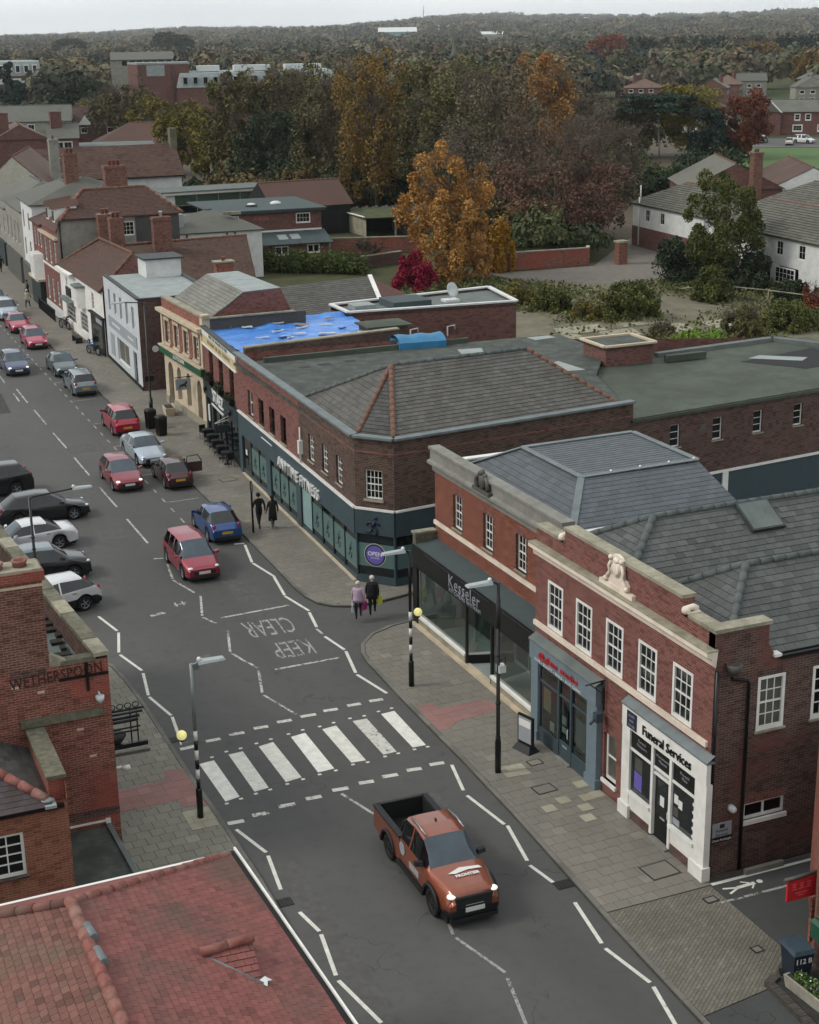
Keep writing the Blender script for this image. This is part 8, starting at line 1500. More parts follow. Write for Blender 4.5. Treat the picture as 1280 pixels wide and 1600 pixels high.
beacon('striped crossing beacon post with black lamp column on the right pavement', 19.95, 47.4, PZ, 5.25, .3, 2.85, True, -1, 'black_paint'); beacon('striped crossing beacon post with grey lamp column on the left pavement', 10.2, 41.1, PZ, 5.1, -.42, 2.85, True, 1, 'galv')
def lamp(label, x, y, H, arm, mat='black_paint', z=PZ, head=True):
    B = thing('street_lamp', label, 'street lamp', (x, y, z), group='street lamps'); M = W[B]; MB().lathe([(.1, 0), (.1, 1.1), (.065, 1.2), (.05, H)], 12).build('column', mat, B, M)
    for zz in (1.2, 2.4, H*.62): MB().lathe([(.085, zz), (.085, zz+.06)], 12).build('collar', mat, B, M)
    d = 1 if arm > 0 else -1; MB().tube([(0, 0, H-.1), (d*.12, 0, H), (arm, 0, H+.08*abs(arm))], .035, 8).build('arm', mat, B, M); led_head(B, M @ T(arm, 0, H+.08*abs(arm)) @ RZ(0 if d > 0 else math.pi)); return B, M
B, M = lamp('tall black lamp post with camera box in front of the kitchen shop', 19.8, 39.95, 6.55, -.35); MB().box(-.02, .22, -.12, .12, 3.5, 3.75).build('equipment_box', 'vent_white', B, M); MB().tube([(0, -.1, 3.9), (.15, -.2, 4.1), (.2, -.1, 3.75)], .02, 5).build('cable_loop', 'black_paint', B, M); MB().lathe([(.07, 5.0), (.07, 6.0)], 10).build('banner_plate', 'iron', B, M)
lamp('black lamp post with long arm behind the pub roof', 9.0, 62.0, 4.7, 1.9); B, M = lamp('black lamp post carrying signs beside the two litter bins', 20.95, 90.3, 7.6, -1.3); MB().box(-.28, .28, -.04, .0, 2.75, 3.1).build('sign_plate', 'black_paint', B, M); MB().lathe([(.12, .8), (.12, 1.7)], 10).build('litter_drum', 'black_paint', B, M)
B = thing('sign_post', 'plain black sign post at the kerb beside the blue hatchback', 'post', (20.15, 67.2, PZ)); MB().lathe([(.05, 0), (.05, 2.55), (.03, 2.6)], 10).build('post', 'black_paint', B, W[B]); MB().box(-.02, .02, -.2, .2, 2.1, 2.5).build('sign_back', 'iron_grey', B, W[B])
def bin_(label, x, y):
    B = thing('litter_bin', label, 'litter bin', (x, y, PZ), .2, 'litter bins'); M = W[B]; MB().hexa([(-.24, -.24, 0), (.24, -.24, 0), (.24, .24, 0), (-.24, .24, 0), (-.28, -.28, 1.1), (.28, -.28, 1.1), (.28, .28, 1.1), (-.28, .28, 1.1)]).build('bin_body', 'black_paint', B, M); MB().hexa([(-.3, -.3, 1.1), (.3, -.3, 1.1), (.3, .3, 1.1), (-.3, .3, 1.1), (-.22, -.22, 1.22), (.22, -.22, 1.22), (.22, .22, 1.22), (-.22, .22, 1.22)]).build('bin_hood', 'trim', B, M); MB().box(-.16, .16, -.285, -.27, .82, 1.02).build('bin_mouth', 'black_matt', B, M)
bin_('square black litter bin nearest the bank', 20.85, 87.6); bin_('black litter bin just behind the nearer one', 20.7, 89.6)
B = thing('bank_planter', 'stone planter standing below the bank arches', 'planter', (22.6, 92.6, PZ), 1.5); M = W[B]; MB().hexa([(-.5, -.25, 0), (.5, -.25, 0), (.5, .25, 0), (-.5, .25, 0), (-.6, -.32, .5), (.6, -.32, .5), (.6, .32, .5), (-.6, .32, .5)]).build('tub', 'stone_cream', B, M); MB().box(-.5, .5, -.24, .24, .48, .52).build('soil', 'gutter_dirt', B, M)
B = thing('pavement_sign', 'black framed pavement sign board by the studio door', 'sign', (21.35, 41.0, PZ), -1.3); M = W[B]; MB().box(-.36, .36, -.04, .04, .22, 1.25).build('frame', 'black_paint', B, M); pn = MB().box(-.3, .3, -.055, .055, .3, 1.18).build('poster', 'sign_grey', B, M); MB().box(-.28, .28, -.06, .06, .85, 1.1).build('poster_print', 'sign_white', pn, M); MB().hexa([(-.42, -.25, 0), (.42, -.25, 0), (.42, .25, 0), (-.42, .25, 0), (-.3, -.1, .22), (.3, -.1, .22), (.3, .1, .22), (-.3, .1, .22)]).build('base', 'trim', B, M)
def chair(x, y, rz, i):
    B = thing('cafe_chair', 'dark metal cafe chair outside the restaurant', 'chair', (x, y, PZ), rz, 'cafe chairs outside the restaurant'); M = W[B]; MB().box(-.2, .2, -.2, .2, .43, .46).build('seat', 'trim', B, M); MB().box(-.2, .2, .18, .21, .46, .85).build('backrest', 'trim', B, M)
    for a in (-.18, .18):
        for b in (-.18, .18): MB().tube([(a, b, 0), (a*.95, b*.95, .44)], .014, 5).build('leg', 'trim', B, M)
for i in range(5):
    y = 79.6+i*1.35; xx = 22.55+i*.1; B = thing('cafe_table', 'small round cafe table outside the restaurant', 'table', (xx, y, PZ), 0, 'cafe tables outside the restaurant'); M = W[B]; MB().lathe([(.34, .7), (.34, .73)], 16).build('table_top', 'trim', B, M); MB().lathe([(.03, .02), (.03, .7)], 8).build('stem', 'trim', B, M); MB().lathe([(.22, 0), (.2, .03)], 12).build('foot', 'trim', B, M); chair(xx-.05, y+.55, .2, i); chair(xx, y-.55, 3.3, i)
B = thing('street_bench', 'dark wooden bench outside the low white shops', 'bench', (22.2, 119.4, PZ), 1.57); M = W[B]
for k in range(4): MB().box(-.8, .8, -.22+k*.11, -.13+k*.11, .42, .45).build('seat_slat', 'iron_grey', B, M)
for k in range(3): MB().box(-.8, .8, .24, .27, .52+k*.13, .61+k*.13).build('back_slat', 'iron_grey', B, M)
for s in (-.7, .7): MB().box(s-.04, s+.04, -.25, .28, 0, .42).build('leg', 'trim', B, M)
def moto(label, x, y, rz, mat):
    B = thing('motorcycle', label, 'motorcycle', (x, y, PZ), rz, 'motorcycles outside the white shops'); M = W[B]
    for wx in (-.65, .68): o = obj('wheel', MB().tube([(wx+.3*math.cos(t), 0, .31+.3*math.sin(t)) for t in [2*math.pi*k/18 for k in range(19)]], .05, 6).mesh('wheel', 'tyre'), B, M); MB().tube([(wx, -.03, .31), (wx, .03, .31)], .2, 12).build('rim', 'alloy', o, M)
    MB().ball((.12, 0, .78), .28, 10, 7, (1.2, .5, .6)).build('tank', mat, B, M); MB().ball((.62, 0, .95), .2, 8, 6, (.7, .7, 1)).build('fairing', mat, B, M); MB().box(-.75, -.1, -.13, .13, .72, .8).build('seat', 'trim', B, M); MB().box(-.25, .35, -.16, .16, .3, .65).build('engine', 'iron_grey', B, M); MB().tube([(.5, -.35, 1.05), (.55, 0, 1.02), (.5, .35, 1.05)], .02, 6).build('handlebar', 'trim', B, M); MB().tube([(.68, .07, .31), (.5, .07, 1.0)], .03, 6).build('fork', 'alloy', B, M); MB().ball((.78, 0, .92), .08, 8, 6).build('headlight', 'lens', B, M)
moto('blue and black motorcycle leaning outside the black shopfront', 22.3, 113.8, 1.9, 'car_blue'); moto('black scooter with red tail outside the white shops', 22.4, 125.6, -1.3, 'car_maroon')
B = thing('railings', 'black iron railings guarding the basement steps of the georgian house', 'railing', (22.3, 131, PZ)); M = W[B]
MB().tube([(0, -2, .95), (0, 6, .95)], .025, 6).build('top_rail', 'black_paint', B, M); [MB().box(-.012, .012, -2+i*.16-.012, -2+i*.16+.012, 0, 1.05).build('baluster', 'black_paint', B, M) for i in range(50)]
B = thing('post_and_rail_fence', 'light rail fence with small white notice at the edge of the lot', 'fence', (75, 112, 0)); pts = [(74.2, 113.6), (78.0, 113.2), (80.2, 109.2), (81.8, 104.6), (83.2, 100)]
for p, q in zip(pts, pts[1:]): MB().tube([(*p, 1.1), (*q, 1.1)], .05, 6).build('rail', 'stone', B); MB().tube([(*q, 0), (*q, 1.2)], .06, 6).build('post', 'stone', B)
MB().box(77.4, 78.1, 113.0, 113.1, .95, 1.4).build('notice', 'sign_white', B)
B = thing('timber_fence', 'weathered grey picket fence behind the open garage', 'fence', (72, 178, 0)); [MB().box(66.5+i*.42, 66.85+i*.42, 178.6-i*.05, 178.66-i*.05, 0, 2.3+.1*(i % 3)).build('pale', 'grey_render', B) for i in range(30)]
B = thing('grit_bin', 'yellow grit bin beside the white terrace', 'bin', (86.8, 149.5, 0)); MB().hexa([(86.5, 149.2, 0), (87.2, 149.2, 0), (87.2, 149.8, 0), (86.5, 149.8, 0), (86.45, 149.1, .9), (87.25, 149.1, .9), (87.25, 149.9, .9), (86.45, 149.9, .9)]).build('bin_box', plain('grit_yellow', 'b99a1e', .6), B); MB().box(86.4, 87.3, 149.05, 149.95, .9, 1.1).build('bin_lid', 'grit_yellow', B)
TREES = [
    (60.6, 133.3, 15.2, 5.0, 'birch', 'tall golden orange birch standing behind the flat roofed block'),
    (67.9, 136.8, 5.4, 1.5, 'yellow', 'small bright yellow tree tucked beside the golden birch'),
    (56.1, 130.7, 3.8, 2.0, 'crimson', 'rounded crimson red shrub at the foot of the birch'),
    (81.8, 118.3, 11.5, 3.8, 'oakgreen', 'leafy green tree with yellowing top in front of the white terrace'),
    (80.6, 122.4, 4.8, 3.0, 'ivy', 'dark green bushy shrub left of the leafy tree by the terrace'),
    (82.7, 116.1, 3.9, 2.5, 'ivy', 'dense dark shrub at the foot of the leafy tree'),
    (79.6, 147.2, 14.6, 7.4, 'bare_russet', 'wide bare tree with russet lower leaves behind the car park wall'),
    (78.9, 160.0, 19.7, 6.4, 'bare', 'tall bare twiggy tree behind the golden birch'),
    (89.4, 153.9, 13.0, 5.2, 'bare', 'leaning bare tree at the car park entrance'),
    (76.0, 189.5, 21.3, 5.8, 'rust', 'very tall rust and olive tree in the middle of the belt'),
    (81.8, 181.8, 19.1, 6.0, 'olive', 'broad olive green tree right of the tall rust tree'),
    (81.1, 190.7, 14.9, 5.2, 'ivy', 'dark ivy clad tree between the rust and olive trees'),
    (107.1, 204.4, 20.2, 5.8, 'rustbare', 'thin orange topped tree above the bare trees'),
    (99.0, 209.4, 19.7, 5.8, 'olive', 'tall olive tree showing above the bare twigs'),
    (75.5, 205.3, 18.1, 5.3, 'olivebare', 'half bare olive tree left of the tall rust tree'),
    (73.3, 212.6, 14.5, 4.9, 'ivy', 'dark ivy covered tree in the shaded belt'),
    (70.6, 220.6, 12.5, 4.8, 'ivy', 'dense dark evergreen beside the half bare trees'),
    (78.6, 240.3, 18.9, 6.3, 'olivebare', 'tall half bare tree above the dark evergreens'),
    (71.6, 238.5, 18.1, 4.7, 'olive', 'slim olive tree rising behind the yellow green tree'),
    (70.9, 249.1, 12.0, 4.6, 'autumn', 'yellow green autumn tree standing at the hall gable end'),
    (69.5, 264.1, 13.1, 4.8, 'autumn', 'yellowing tree left of the hall gable'),
    (77.5, 204.1, 6.4, 3.7, 'ivy', 'low dark bush behind the brown barn'),
    (75.7, 211.1, 6.5, 3.4, 'oakgreen', 'grey green bush beside the glazed workshop'),
    (81.1, 199.9, 5.7, 3.6, 'oakgreen', 'low green thicket behind the open garage'),
    (75.3, 332.8, 13.7, 7.4, 'olivebare', 'loose olive tree in front of the brick tower'),
    (83.4, 415.9, 13.3, 8.5, 'ivy', 'rounded dark green tree among the old town roofs'),
    (82.3, 522.7, 16.6, 7.5, 'conifer', 'dark spreading conifer at the left edge'),
    (79.8, 372.2, 9.6, 6.4, 'olive', 'bushy olive tree beside the brown warehouse roof'),
    (79.2, 323.4, 11.0, 5.0, 'autumn', 'yellow tree left of the hall behind the roofs'),
    (158.8, 235.9, 11.5, 5.2, 'conifer', 'pointed dark green conifer at the edge of the green'),
    (154.5, 245.6, 12.0, 7.5, 'cedar', 'spreading cedar with bare twisted limbs'),
    (161.2, 246.4, 14.1, 6.4, 'autumn', 'yellow green domed tree behind the cedar'),
    (166.3, 237.5, 12.7, 5.6, 'copper', 'copper red tree beside the green'),
    (152.4, 252.4, 11.0, 6.2, 'olivebare', 'grey bare tree left of the cedar'),
    (124.4, 195.7, 3.3, 3.3, 'lime', 'bright lime green bush beside the terrace roof'),
    (278.2, 497.0, 9.3, 6.2, 'ivy', 'blue green rounded pine above the bare trees'),
    (216.9, 406.4, 14.3, 6.1, 'rust', 'bright orange tree above the bare twigs'),
    (475.6, 817.0, 20.2, 11.8, 'copper', 'russet tree on the skyline right of centre'),
    (596.1, 838.8, 14.7, 15.4, 'rust', 'broad bronze tree beyond the estate houses'),
    (369.0, 484.2, 14.9, 6.6, 'rust', 'orange tree at the right edge above the villas'),
    (358.6, 1372.5, 25.9, 18.9, 'ivy', 'dark pine clump behind the brick tower'),
    (317.4, 1621.7, 21.7, 17.9, 'ivy', 'dark tree on the skyline left of the pines'),
    (96.1, 211.2, 13.9, 5.8, 'ivy', 'dark ivy thicket deep in the belt'),
    (140.5, 251.7, 12.5, 7.2, 'bare', 'fine grey bare tree behind the wide bare tree'),
    (123.3, 239.0, 16.4, 6.2, 'olivebare', 'bare olive tree in the second row'),
    (105.4, 243.4, 18.3, 6.1, 'olive', 'olive tree in the second row behind the birch'),
    (94.3, 243.5, 18.0, 6.0, 'olivebare', 'bare topped tree in the second row left of the rust tree'),
    (91.2, 260.3, 18.4, 5.8, 'olive', 'green brown tree in the second row above the evergreens'),
    (136.9, 185.6, 2.9, 1.9, 'ivy', 'small dark bush beside the white gable'),
    (82.1, 108.6, 2.2, 1.7, 'ivy', 'clipped dark bush below the terrace bays'),
    (81.3, 104.4, 2.4, 1.2, 'copper', 'reddish bush at the right edge below the terrace'),
    (65.8, 108.2, 3.1, 2.8, 'oakgreen', 'big bramble mound at the back of the overgrown lot'),
    (76.7, 112.3, 2.9, 2.0, 'oakgreen', 'tall bramble clump beside the lot fence'),
    (61.8, 114.8, 2.1, 1.9, 'oakgreen', 'low shrub along the car park edge'),
    (62.8, 109.8, 1.5, 1.6, 'autumn', 'straggly yellowing bush in the lot'),
    (74.2, 98.3, 2.4, 2.3, 'oakgreen', 'overgrown green thicket right of the lot'),
    (68.8, 96.7, 2.6, 1.7, 'olive', 'pale weedy thicket in the lot'),
    (63.9, 95.0, 1.6, 2.2, 'lime', 'bright green creeper spreading over the parapet'),
    (57.7, 147.0, 2.7, 1.7, 'bareshrub', 'small twisted bare apple tree by the garden wall'),
    (60.9, 119.0, 1.9, 1.5, 'autumn', 'weedy bush beside the brick block'),
    (63.4, 99.5, 1.2, 1.3, 'olive', 'grey weeds among the concrete slabs'),
    (55.6, 123.7, 1.7, 1.7, 'oakgreen', 'green shrub below the crimson bush'),
]
# ------------------------------------------------------------------ trees and shrubs
KIND = {  # leaf colours, density, twig share, shape
    'birch': ('976d3a', 'bd8d4c', 2.2, .3, 'tear'), 'yellow': ('a8791f', 'c0902a', 1.3, 0, 'oval'), 'crimson': ('7c1230', 'a01c3f', 1.6, 0, 'dome'), 'oakgreen': ('464f2a', '68692f', 1.7, 0, 'round'),
    'ivy': ('2b3827', '404b33', 1.7, 0, 'round'), 'bare_russet': ('5f4638', '75584a', .4, 1, 'round'), 'bare': ('5f5645', '6e6450', .2, 1, 'oval'), 'rust': ('74602f', '957338', 1.3, .4, 'oval'),
    'olive': ('59583a', '736c40', 1.4, .35, 'oval'), 'rustbare': ('86643a', 'a0743f', .5, .8, 'oval'), 'olivebare': ('5e5a3e', '756a48', .7, .9, 'oval'), 'autumn': ('66632f', '8a7c38', 1.6, .1, 'round'),
    'conifer': ('22332a', '30463a', 2.0, 0, 'cone'), 'cedar': ('26372e', '35483c', 1.2, 0, 'flat'), 'copper': ('6b3a2a', '854a33', 1.5, .1, 'round'), 'lime': ('5a7a2a', '7a9636', 1.5, 0, 'dome'), 'bareshrub': ('4a4236', '4a4236', .05, 1, 'round')}
for k, v in KIND.items(): leafmat('leaf_'+k, v[0], v[1], .6, 0)
plain('bark', '4b443b', .95, var=.3, scale=3, bump=.4); plain('twig', '574d42', .95, var=.2, scale=.6); plain('bark_pale', '8a8478', .9, var=.25, scale=4)
def leaf_cloud(P, s, rg, flat=.0):
    n = len(P); t = rg.normal(size=(n, 3)); t[:, 2] *= (1-flat); t /= np.linalg.norm(t, axis=1)[:, None]; u = np.cross(t, rg.normal(size=(n, 3))); u /= np.linalg.norm(u, axis=1)[:, None]
    sz = s*(.6+.8*rg.random((n, 1))); V = np.empty((n, 4, 3)); V[:, 0] = P-t*sz; V[:, 1] = P+u*sz*.62; V[:, 2] = P+t*sz; V[:, 3] = P-u*sz*.62
    return V.reshape(-1, 3)
def quads_mesh(name, V, mat, k=4):
    n = len(V)//k; m = bpy.data.meshes.new(name); m.vertices.add(n*k); m.vertices.foreach_set('co', V.astype(np.float32).ravel()); m.loops.add(n*k); m.loops.foreach_set('vertex_index', np.arange(n*k, dtype=np.int32))
    m.polygons.add(n); m.polygons.foreach_set('loop_start', np.arange(0, n*k, k, dtype=np.int32)); m.materials.append(MATS[mat]); m.update(calc_edges=True); return m
def crown_points(shape, H, R, n, rg, base):
    """leaf positions in many uneven clumps through the crown's volume"""
    m = max(14, int(34+R*6)) if shape != 'tear' else 120; C = []; rad = []
    while len(C) < m:
        p = rg.uniform(-1, 1, 3); q = math.hypot(p[0], p[1])
        if shape == 'cone':
            if q > (1-p[2])/2*.95+.05: continue
        elif shape == 'tear':
            if q > .98*math.sqrt(max(0, 1-((p[2]+.25)/1.26)**2 if p[2] > -.25 else 1-((p[2]+.25)/1.1)**2)) or (q < .35 and rg.random() < .6): continue
        elif shape == 'flat':
            p[2] = rg.choice([.25, .6, .9])+rg.normal()*.04
            if q > 1: continue
        elif q**2.6+abs(p[2])**2.6 > 1 or (q*q+p[2]**2 < .2 and rg.random() < .7): continue
        C.append(p); rad.append((.12+.18*rg.random() if shape != 'tear' else .08+.12*rg.random())*(1.0 if shape != 'cone' else .8))
    C, rad = np.array(C), np.array(rad); zc, zr = (base+H)/2, (H-base)/2
    if shape == 'dome': zc, zr = 0, H
    i = rg.integers(0, m, n); d = rg.normal(size=(n, 3)); d /= np.linalg.norm(d, axis=1)[:, None]; d[:, 2] = np.where(rg.random(n) < .35, np.abs(d[:, 2]), d[:, 2])
    rr = rad[i][:, None]*(.35+.65*rg.random((n, 1))**.5); 
    if shape == 'flat': d[:, 2] *= .3
    P = C[i]+d*rr; sh = .86
    if shape == 'dome': P[:, 2] = np.abs(P[:, 2])
    return np.stack([P[:, 0]*R*sh, P[:, 1]*R*sh, zc+P[:, 2]*zr*sh], 1)
def limbs(H, R, base, rg, bare, s, tw=.05):
    """trunk and limbs as tubes, twigs as slim blades"""
    b = MB(); T3 = []; r0 = max(.05, H*.013)
    top = H*(.9 if bare else .75); lean = rg.normal(size=2)*R*.06
    path = [(lean[0]*t, lean[1]*t, top*t) for t in (0, .3, .6, 1)]; b.tube(path, [r0*1.25, r0, r0*.65, r0*.15], 6)
    ends = []; k = 7 if not bare else 13
    for j in range(k):
        t = .22+.7*(j+rg.random())/k; a = rg.uniform(0, 6.28); st = np.array([lean[0]*t, lean[1]*t, top*t]); L = R*(.95-.35*t)*(.7+.4*rg.random()); up = (H-st[2])*(.3+.25*rg.random())
        e = st+np.array([math.cos(a)*L, math.sin(a)*L, up]); mid = (st+e)/2+np.array([0, 0, .12*L])+rg.normal(size=3)*.05*L; b.tube([tuple(st), tuple(mid), tuple(e)], [r0*.5*(1-t*.5), r0*.3*(1-t*.5), r0*.08], 5, caps=False); ends.append((st, mid, e, L))
    if bare:
        for st, mid, e, L in ends:
            for j in range(9):
                t = .3+.7*rg.random(); p = (1-t)*(1-t)*st+2*t*(1-t)*mid+t*t*e; q = p+rg.normal(size=3)*np.array([.4, .4, .35])*L*.55+np.array([0, 0, .22*L]); b.tube([tuple(p), tuple((p+q)/2+rg.normal(size=3)*.04*L), tuple(q)], [r0*.16, r0*.1, r0*.03], 4, caps=False)
                for _ in range(int(26*bare)):
                    tt = .15+.85*rg.random(); a = p+(q-p)*tt; c = a+rg.normal(size=3)*np.array([.5, .5, .45])*L*.3+np.array([0, 0, .1*L]); w = rg.normal(size=3); w = np.cross(w, c-a); w /= np.linalg.norm(w)+1e-6; T3 += [a-w*tw, a+w*tw, c]
    return b, np.array(T3)
def make_tree(x, y, h, r, kind, lab, i):
    rg = np.random.default_rng(100+i); c1, c2, dens, bare, shape = KIND[kind]; D = math.hypot(x, y); s = min(1.2, max(.1, D*.0009)); shrub = h < 6.5
    if shrub and shape in ('round', 'oval'): shape = 'dome'
    B = thing('shrub' if shrub else kind.replace('_russet', '').replace('oakgreen', 'broadleaf').replace('rustbare', 'rust').replace('olivebare', 'olive').replace('shrub', '')+'_tree', lab, 'shrub' if shrub else 'tree', (x, y, 0), rg.uniform(0, 6))
    base = (0 if shrub else -.06*h) if shrub or shape == 'tear' else h*({'cone': .02, 'flat': .3}.get(shape, .04)); area = math.pi*r*h*.9; r *= 1.1; n = int(min(30000 if shape == 'tear' else (19000 if D < 190 else 12000), dens*5.2*area/(s*s*1.24)))
    b, T3 = limbs(h, r, base, rg, bare, s, tw=max(.018, D*.00016)); b.build('trunk', 'bark_pale' if kind == 'cedar' else ('twig' if bare > .5 else 'bark'), B, W[B])
    if len(T3): obj('twigs', quads_mesh('twigs', T3, 'twig', 3), B, W[B])
    if n > 20:
        P = crown_points(shape, h, r, n, rg, base)
        if kind == 'bare_russet': P = P[(P[:, 2] < h*.62) | (rg.random(len(P)) < .15)]
        obj('crown', quads_mesh('crown', leaf_cloud(P, s, rg, .5 if shape == 'flat' else 0), 'leaf_'+kind), B, W[B])
for i, t in enumerate(TREES): make_tree(*t, i)
# hedge behind the bank
rg = np.random.default_rng(5); B = thing('hedge', 'long overgrown green hedge in the yard behind the bank', 'hedge', (50, 147, 0)); n = 9000; u = rg.random(n); P = np.stack([46.5+u*9+rg.normal(size=n)*.2, 149.5-u*7+rg.normal(size=n)*.9, np.abs(rg.normal(size=n))*.55+.9*rg.random(n)*(1+.3*np.sin(u*19))], 1)
obj('hedge_leaves', quads_mesh('hedge_leaves', leaf_cloud(P, .17, rg), 'leaf_hedge'), B); b = MB()
for k in range(10): b.tube([(47+k*.95, 149-k*.75, 0), (47.2+k*.95, 149-k*.75, 1.2)], .05, 5)
b.build('hedge_stems', 'bark', B, kind='stuff')
# rough growth over the vacant lot, garden grass, and the far woods
def scatter(name, lab, V, mat): o = obj(name, quads_mesh(name, V, mat)); o['kind'] = 'stuff'; tag(o, lab, 'vegetation'); return o
leafmat('weeds', '5a583a', '7d7752', .5, 0); leafmat('weeds_green', '424d27', '606a34', .5, 0); struct(MB().prism([(45, 77.5), (90, 82), (86, 118), (76, 122.4), (67, 130.4), (55, 125), (46, 100)], -.02, .015).build('waste_ground', plain('waste_soil', '625d4d', .95, var=.3, scale=.4, dirt=('7a7460', .6))))
n = 50000; P = np.stack([rg.uniform(45, 90, n), rg.uniform(79, 132, n), rg.random(n)*.6], 1); f = np.sin(P[:, 0]*.31+1)+np.sin(P[:, 1]*.27)+.8*np.sin(P[:, 0]*.13-P[:, 1]*.19); keep = (f > -1.0+rg.random(n)) & ~((P[:, 0] > 54.5) & (P[:, 0] < 72) & (P[:, 1] > 98.3) & (P[:, 1] < 108.4) & (rg.random(n) < .85)) & (P[:, 1] < 132-.55*(P[:, 0]-64)); P = P[keep]; P[:, 2] *= .4+.5*np.clip(f[keep], 0, 2)
h = len(P)//2; scatter('weeds', 'dry brown weeds covering the vacant lot', leaf_cloud(P[:h], .15, rg), 'weeds'); scatter('undergrowth', 'green undergrowth covering the vacant lot', leaf_cloud(P[h:], .17, rg), 'weeds_green')
def tintmat(name):
    g = NG(name); a = g.new('ShaderNodeAttribute', attribute_name='tint'); r = g.rnd(); f = g.math('ADD', g.math('MULTIPLY', r, .5), .75); cm = g.new('ShaderNodeCombineXYZ'); [g.link(f, cm.inputs[i]) for i in range(3)]
    g.color(g.mix(1.0, a.outputs['Color'], cm.outputs[0], 'MULTIPLY')); g.rough(.9); g.spec(.1)
tintmat('far_leaf')
PAL = [lin(c) for c in ('4a4b2f', '52502f', '3d442e', '5c5638', '5f5638', '6b5836', '5e5240', '333d2e', '565b40', '6c6244', '2f3b30', '625a46')]
PAL = [tuple(.72*v+.28*(.3*c[0]+.55*c[1]+.15*c[2]) for v in c) for c in PAL]
def wood(name, lab, pos, hs, rs_, q, zb, seed, pal=PAL, ks=1.):
    rg = np.random.default_rng(seed); n = len(pos); ci = (len(pal)*(.5+.5*np.sin(pos[:, 0]*.013+np.sin(pos[:, 1]*.011)*2)*rg.random(n)**.5)+rg.normal(size=n)*1.6).astype(int) % len(pal); tint = np.array(pal)[ci]*(.7+.6*rg.random((n, 1)))*(1+.25*np.sin(pos[:, :1]*.006+pos[:, 1:]*.009)); con = rg.random(n) < .12
    A = []; Cc = []
    d = rg.normal(size=(n, q, 3)); d /= np.linalg.norm(d, axis=2)[..., None]; d[..., 2] = np.abs(d[..., 2])*rg.choice([1, 1, -.35], size=(n, q)); lump = 1+.28*np.sin(d[..., 0]*5+rg.random((n, 1))*6)*np.sin(d[..., 1]*5+d[..., 2]*4)
    r = (.72+.28*rg.random((n, q)))*lump; P = np.stack([d[..., 0]*r*rs_[:, None], d[..., 1]*r*rs_[:, None], d[..., 2]*r*hs[:, None]*.52+hs[:, None]*.5], -1)
    cz = P[..., 2]/hs[:, None]; sq = np.where(con[:, None], np.clip(1.15-cz, .12, 1), 1.)[..., None]; P[..., :2] *= sq; P[..., 0] += pos[:, :1]; P[..., 1] += pos[:, 1:2]; P[..., 2] += zb[:, None]
    s = ks*np.repeat(rs_*.13+.16, q)[:, None]; N = n*q; Pf = P.reshape(-1, 3); nrm = d.reshape(-1, 3)+rg.normal(size=(N, 3))*.45; t = np.cross(nrm, rg.normal(size=(N, 3))); t /= np.linalg.norm(t, axis=1)[:, None]; u = np.cross(nrm, t); u /= np.linalg.norm(u, axis=1)[:, None]; s = s*(.6+.8*rg.random((N, 1)))
    V = np.empty((N, 4, 3)); V[:, 0] = Pf-t*s; V[:, 1] = Pf-u*s*.8; V[:, 2] = Pf+t*s; V[:, 3] = Pf+u*s*.8
    o = scatter(name, lab, V.reshape(-1, 3), 'far_leaf'); at = o.data.color_attributes.new('tint', 'FLOAT_COLOR', 'POINT'); c4 = np.ones((N*4, 4), np.float32); c4[:, :3] = np.repeat(np.repeat(tint, q, 0), 4, 0); at.data.foreach_set('color', c4.ravel()); return o
FW = np.array([math.sin(YAW), math.cos(YAW)]); RT = np.array([math.cos(YAW), -math.sin(YAW)])
KEEP = [(-.19, -.05, 250, 425), (-.28, -.225, 480, 605), (-.20, -.165, 430, 565), (-.3, -.16, 200, 350), (.115, .30, 235, 300), (.11, .30, 235, 530), (-.13, .0, 180, 240), (.045, .07, 1700, 2440)]
def field(n, d0, d1, amax, seed, gap=.32):
    rg = np.random.default_rng(seed); d = d0*(d1/d0)**rg.random(n); a = rg.uniform(-amax, amax, n); ok = np.ones(n, bool)
    for a0, a1, k0, k1 in KEEP: ok &= ~((a > a0) & (a < a1) & (d > k0) & (d < k1))
    f = np.sin(d*.011+a*23)+np.sin(a*61+d*.004)+.7*np.sin(d*.031); ok &= f > -1.3+gap; d, a = d[ok], a[ok]
    return FW[None]*(d*np.cos(a))[:, None]+RT[None]*(d*np.sin(a))[:, None], d, a
p, d, a = field(330, 265, 520, .34, 1, 0); r_ = np.random.default_rng(2); wood('near_woodland', 'mixed autumn trees and hedges filling the gardens beyond the tree belt', p, r_.uniform(4, 9.5, len(p)), r_.uniform(2.5, 5, len(p)), 700, np.zeros(len(p)), 3, ks=.75)
p, d, a = field(1500, 480, 1500, .34, 4, 0); wood('middle_woodland', 'autumn woodland stretching beyond the town', p, r_.uniform(6, 15, len(p)), r_.uniform(4, 9, len(p)), 230, np.zeros(len(p)), 5)
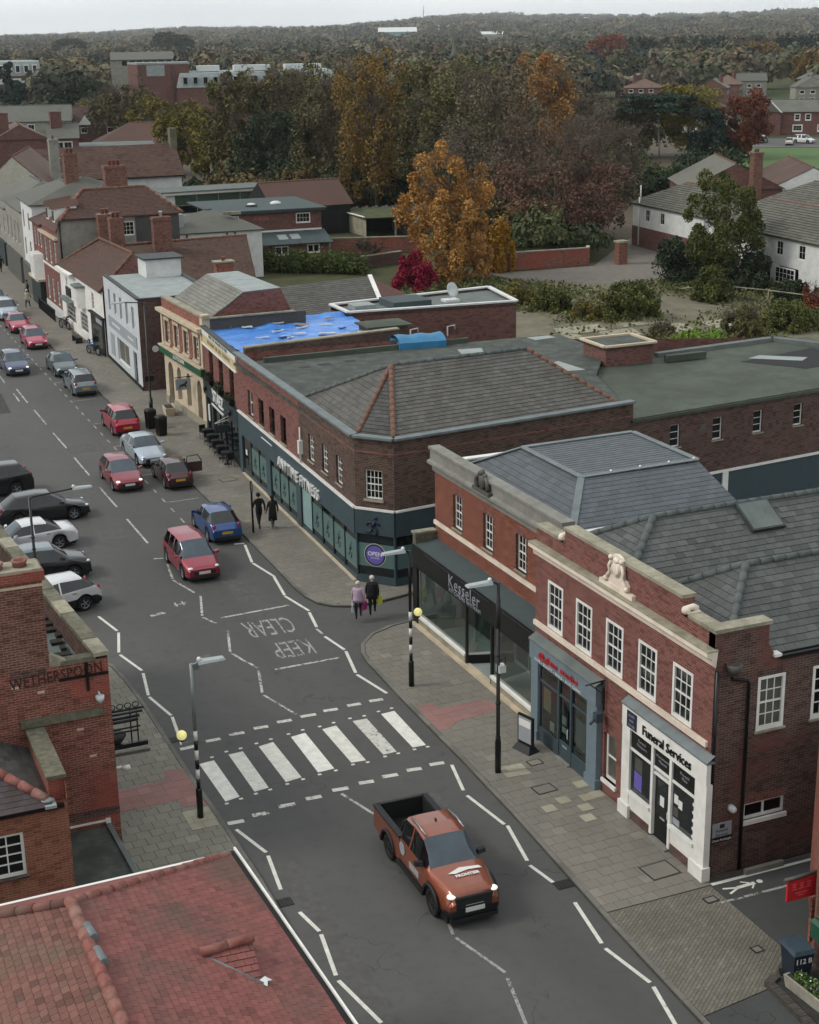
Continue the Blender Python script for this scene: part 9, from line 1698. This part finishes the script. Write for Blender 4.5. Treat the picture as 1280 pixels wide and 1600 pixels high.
p, d, a = field(2400, 1400, 3400, .36, 6, 0); zb = np.array([TERR(*q) for q in p]); wood('far_woodland', 'hazy woodland rising towards the hills', p, r_.uniform(9, 17, len(p)), r_.uniform(9, 18, len(p)), 80, zb-1, 7)
p, d, a = field(3600, 3000, 6600, .38, 8, -.1); zb = np.array([TERR(*q) for q in p]); wood('hill_woods', 'dark wooded hills along the horizon', p, r_.uniform(11, 20, len(p)), r_.uniform(14, 28, len(p)), 56, zb-1, 9)
n = 130; t = np.linspace(0, 1, n); p = np.stack([520+t*330, 905-t*230], 1)+r_.normal(size=(n, 2))*3; wood('conifer_belt', 'long dark green conifer windbreak beyond the estate', p, np.full(n, 17.), np.full(n, 4.5), 260, np.zeros(n), 11, [lin('1c2a1e'), lin('22301f')])
struct(MB().prism([(58, 178), (74, 172), (92, 150), (100, 160), (150, 215), (190, 300), (60, 300)], -.02, .005).build('woodland_floor', plain('leaf_litter', '4a3f30', .95, var=.3, scale=.4, dirt=('3a3d2a', .7))))
n = 210; t = r_.random(n); p = np.stack([62+t*62+r_.normal(size=n)*5, 212-t*22+r_.uniform(-14, 26, n)], 1); p[:45] = np.stack([r_.uniform(66, 92, 45), r_.uniform(139, 172, 45)], 1); p = p[~((p[:, 0] < 74) & (p[:, 1] < 197) & (p[:, 1] > 150)) & ~((p[:, 0] > 80) & (p[:, 1] < 152))]; n = len(p); wood('thicket', 'dark thicket filling the foot of the tree belt', p, r_.uniform(2.5, 7, n), r_.uniform(2, 4, n), 800, np.zeros(n), 13, ks=.42, pal=[lin(c) for c in ('2c3626', '39412c', '454a30', '54492f', '333b2b')])
# ------------------------------------------------------------------ haze over the whole place
hz = MB().box(-7000, 10000, -300, 9500, -40, 140).build('haze', None); hz['kind'] = 'stuff'; tag(hz, 'thin grey autumn haze over the whole town', 'haze')
g = NG('haze'); g.n.remove(g.b); v = g.new('ShaderNodeVolumePrincipled'); v.inputs['Color'].default_value = (.9, .94, .97, 1); v.inputs['Density'].default_value = .00007; v.inputs['Anisotropy'].default_value = .2; g.link(v.outputs[0], g.n['Material Output'].inputs['Volume']); hz.data.materials.append(g.m)
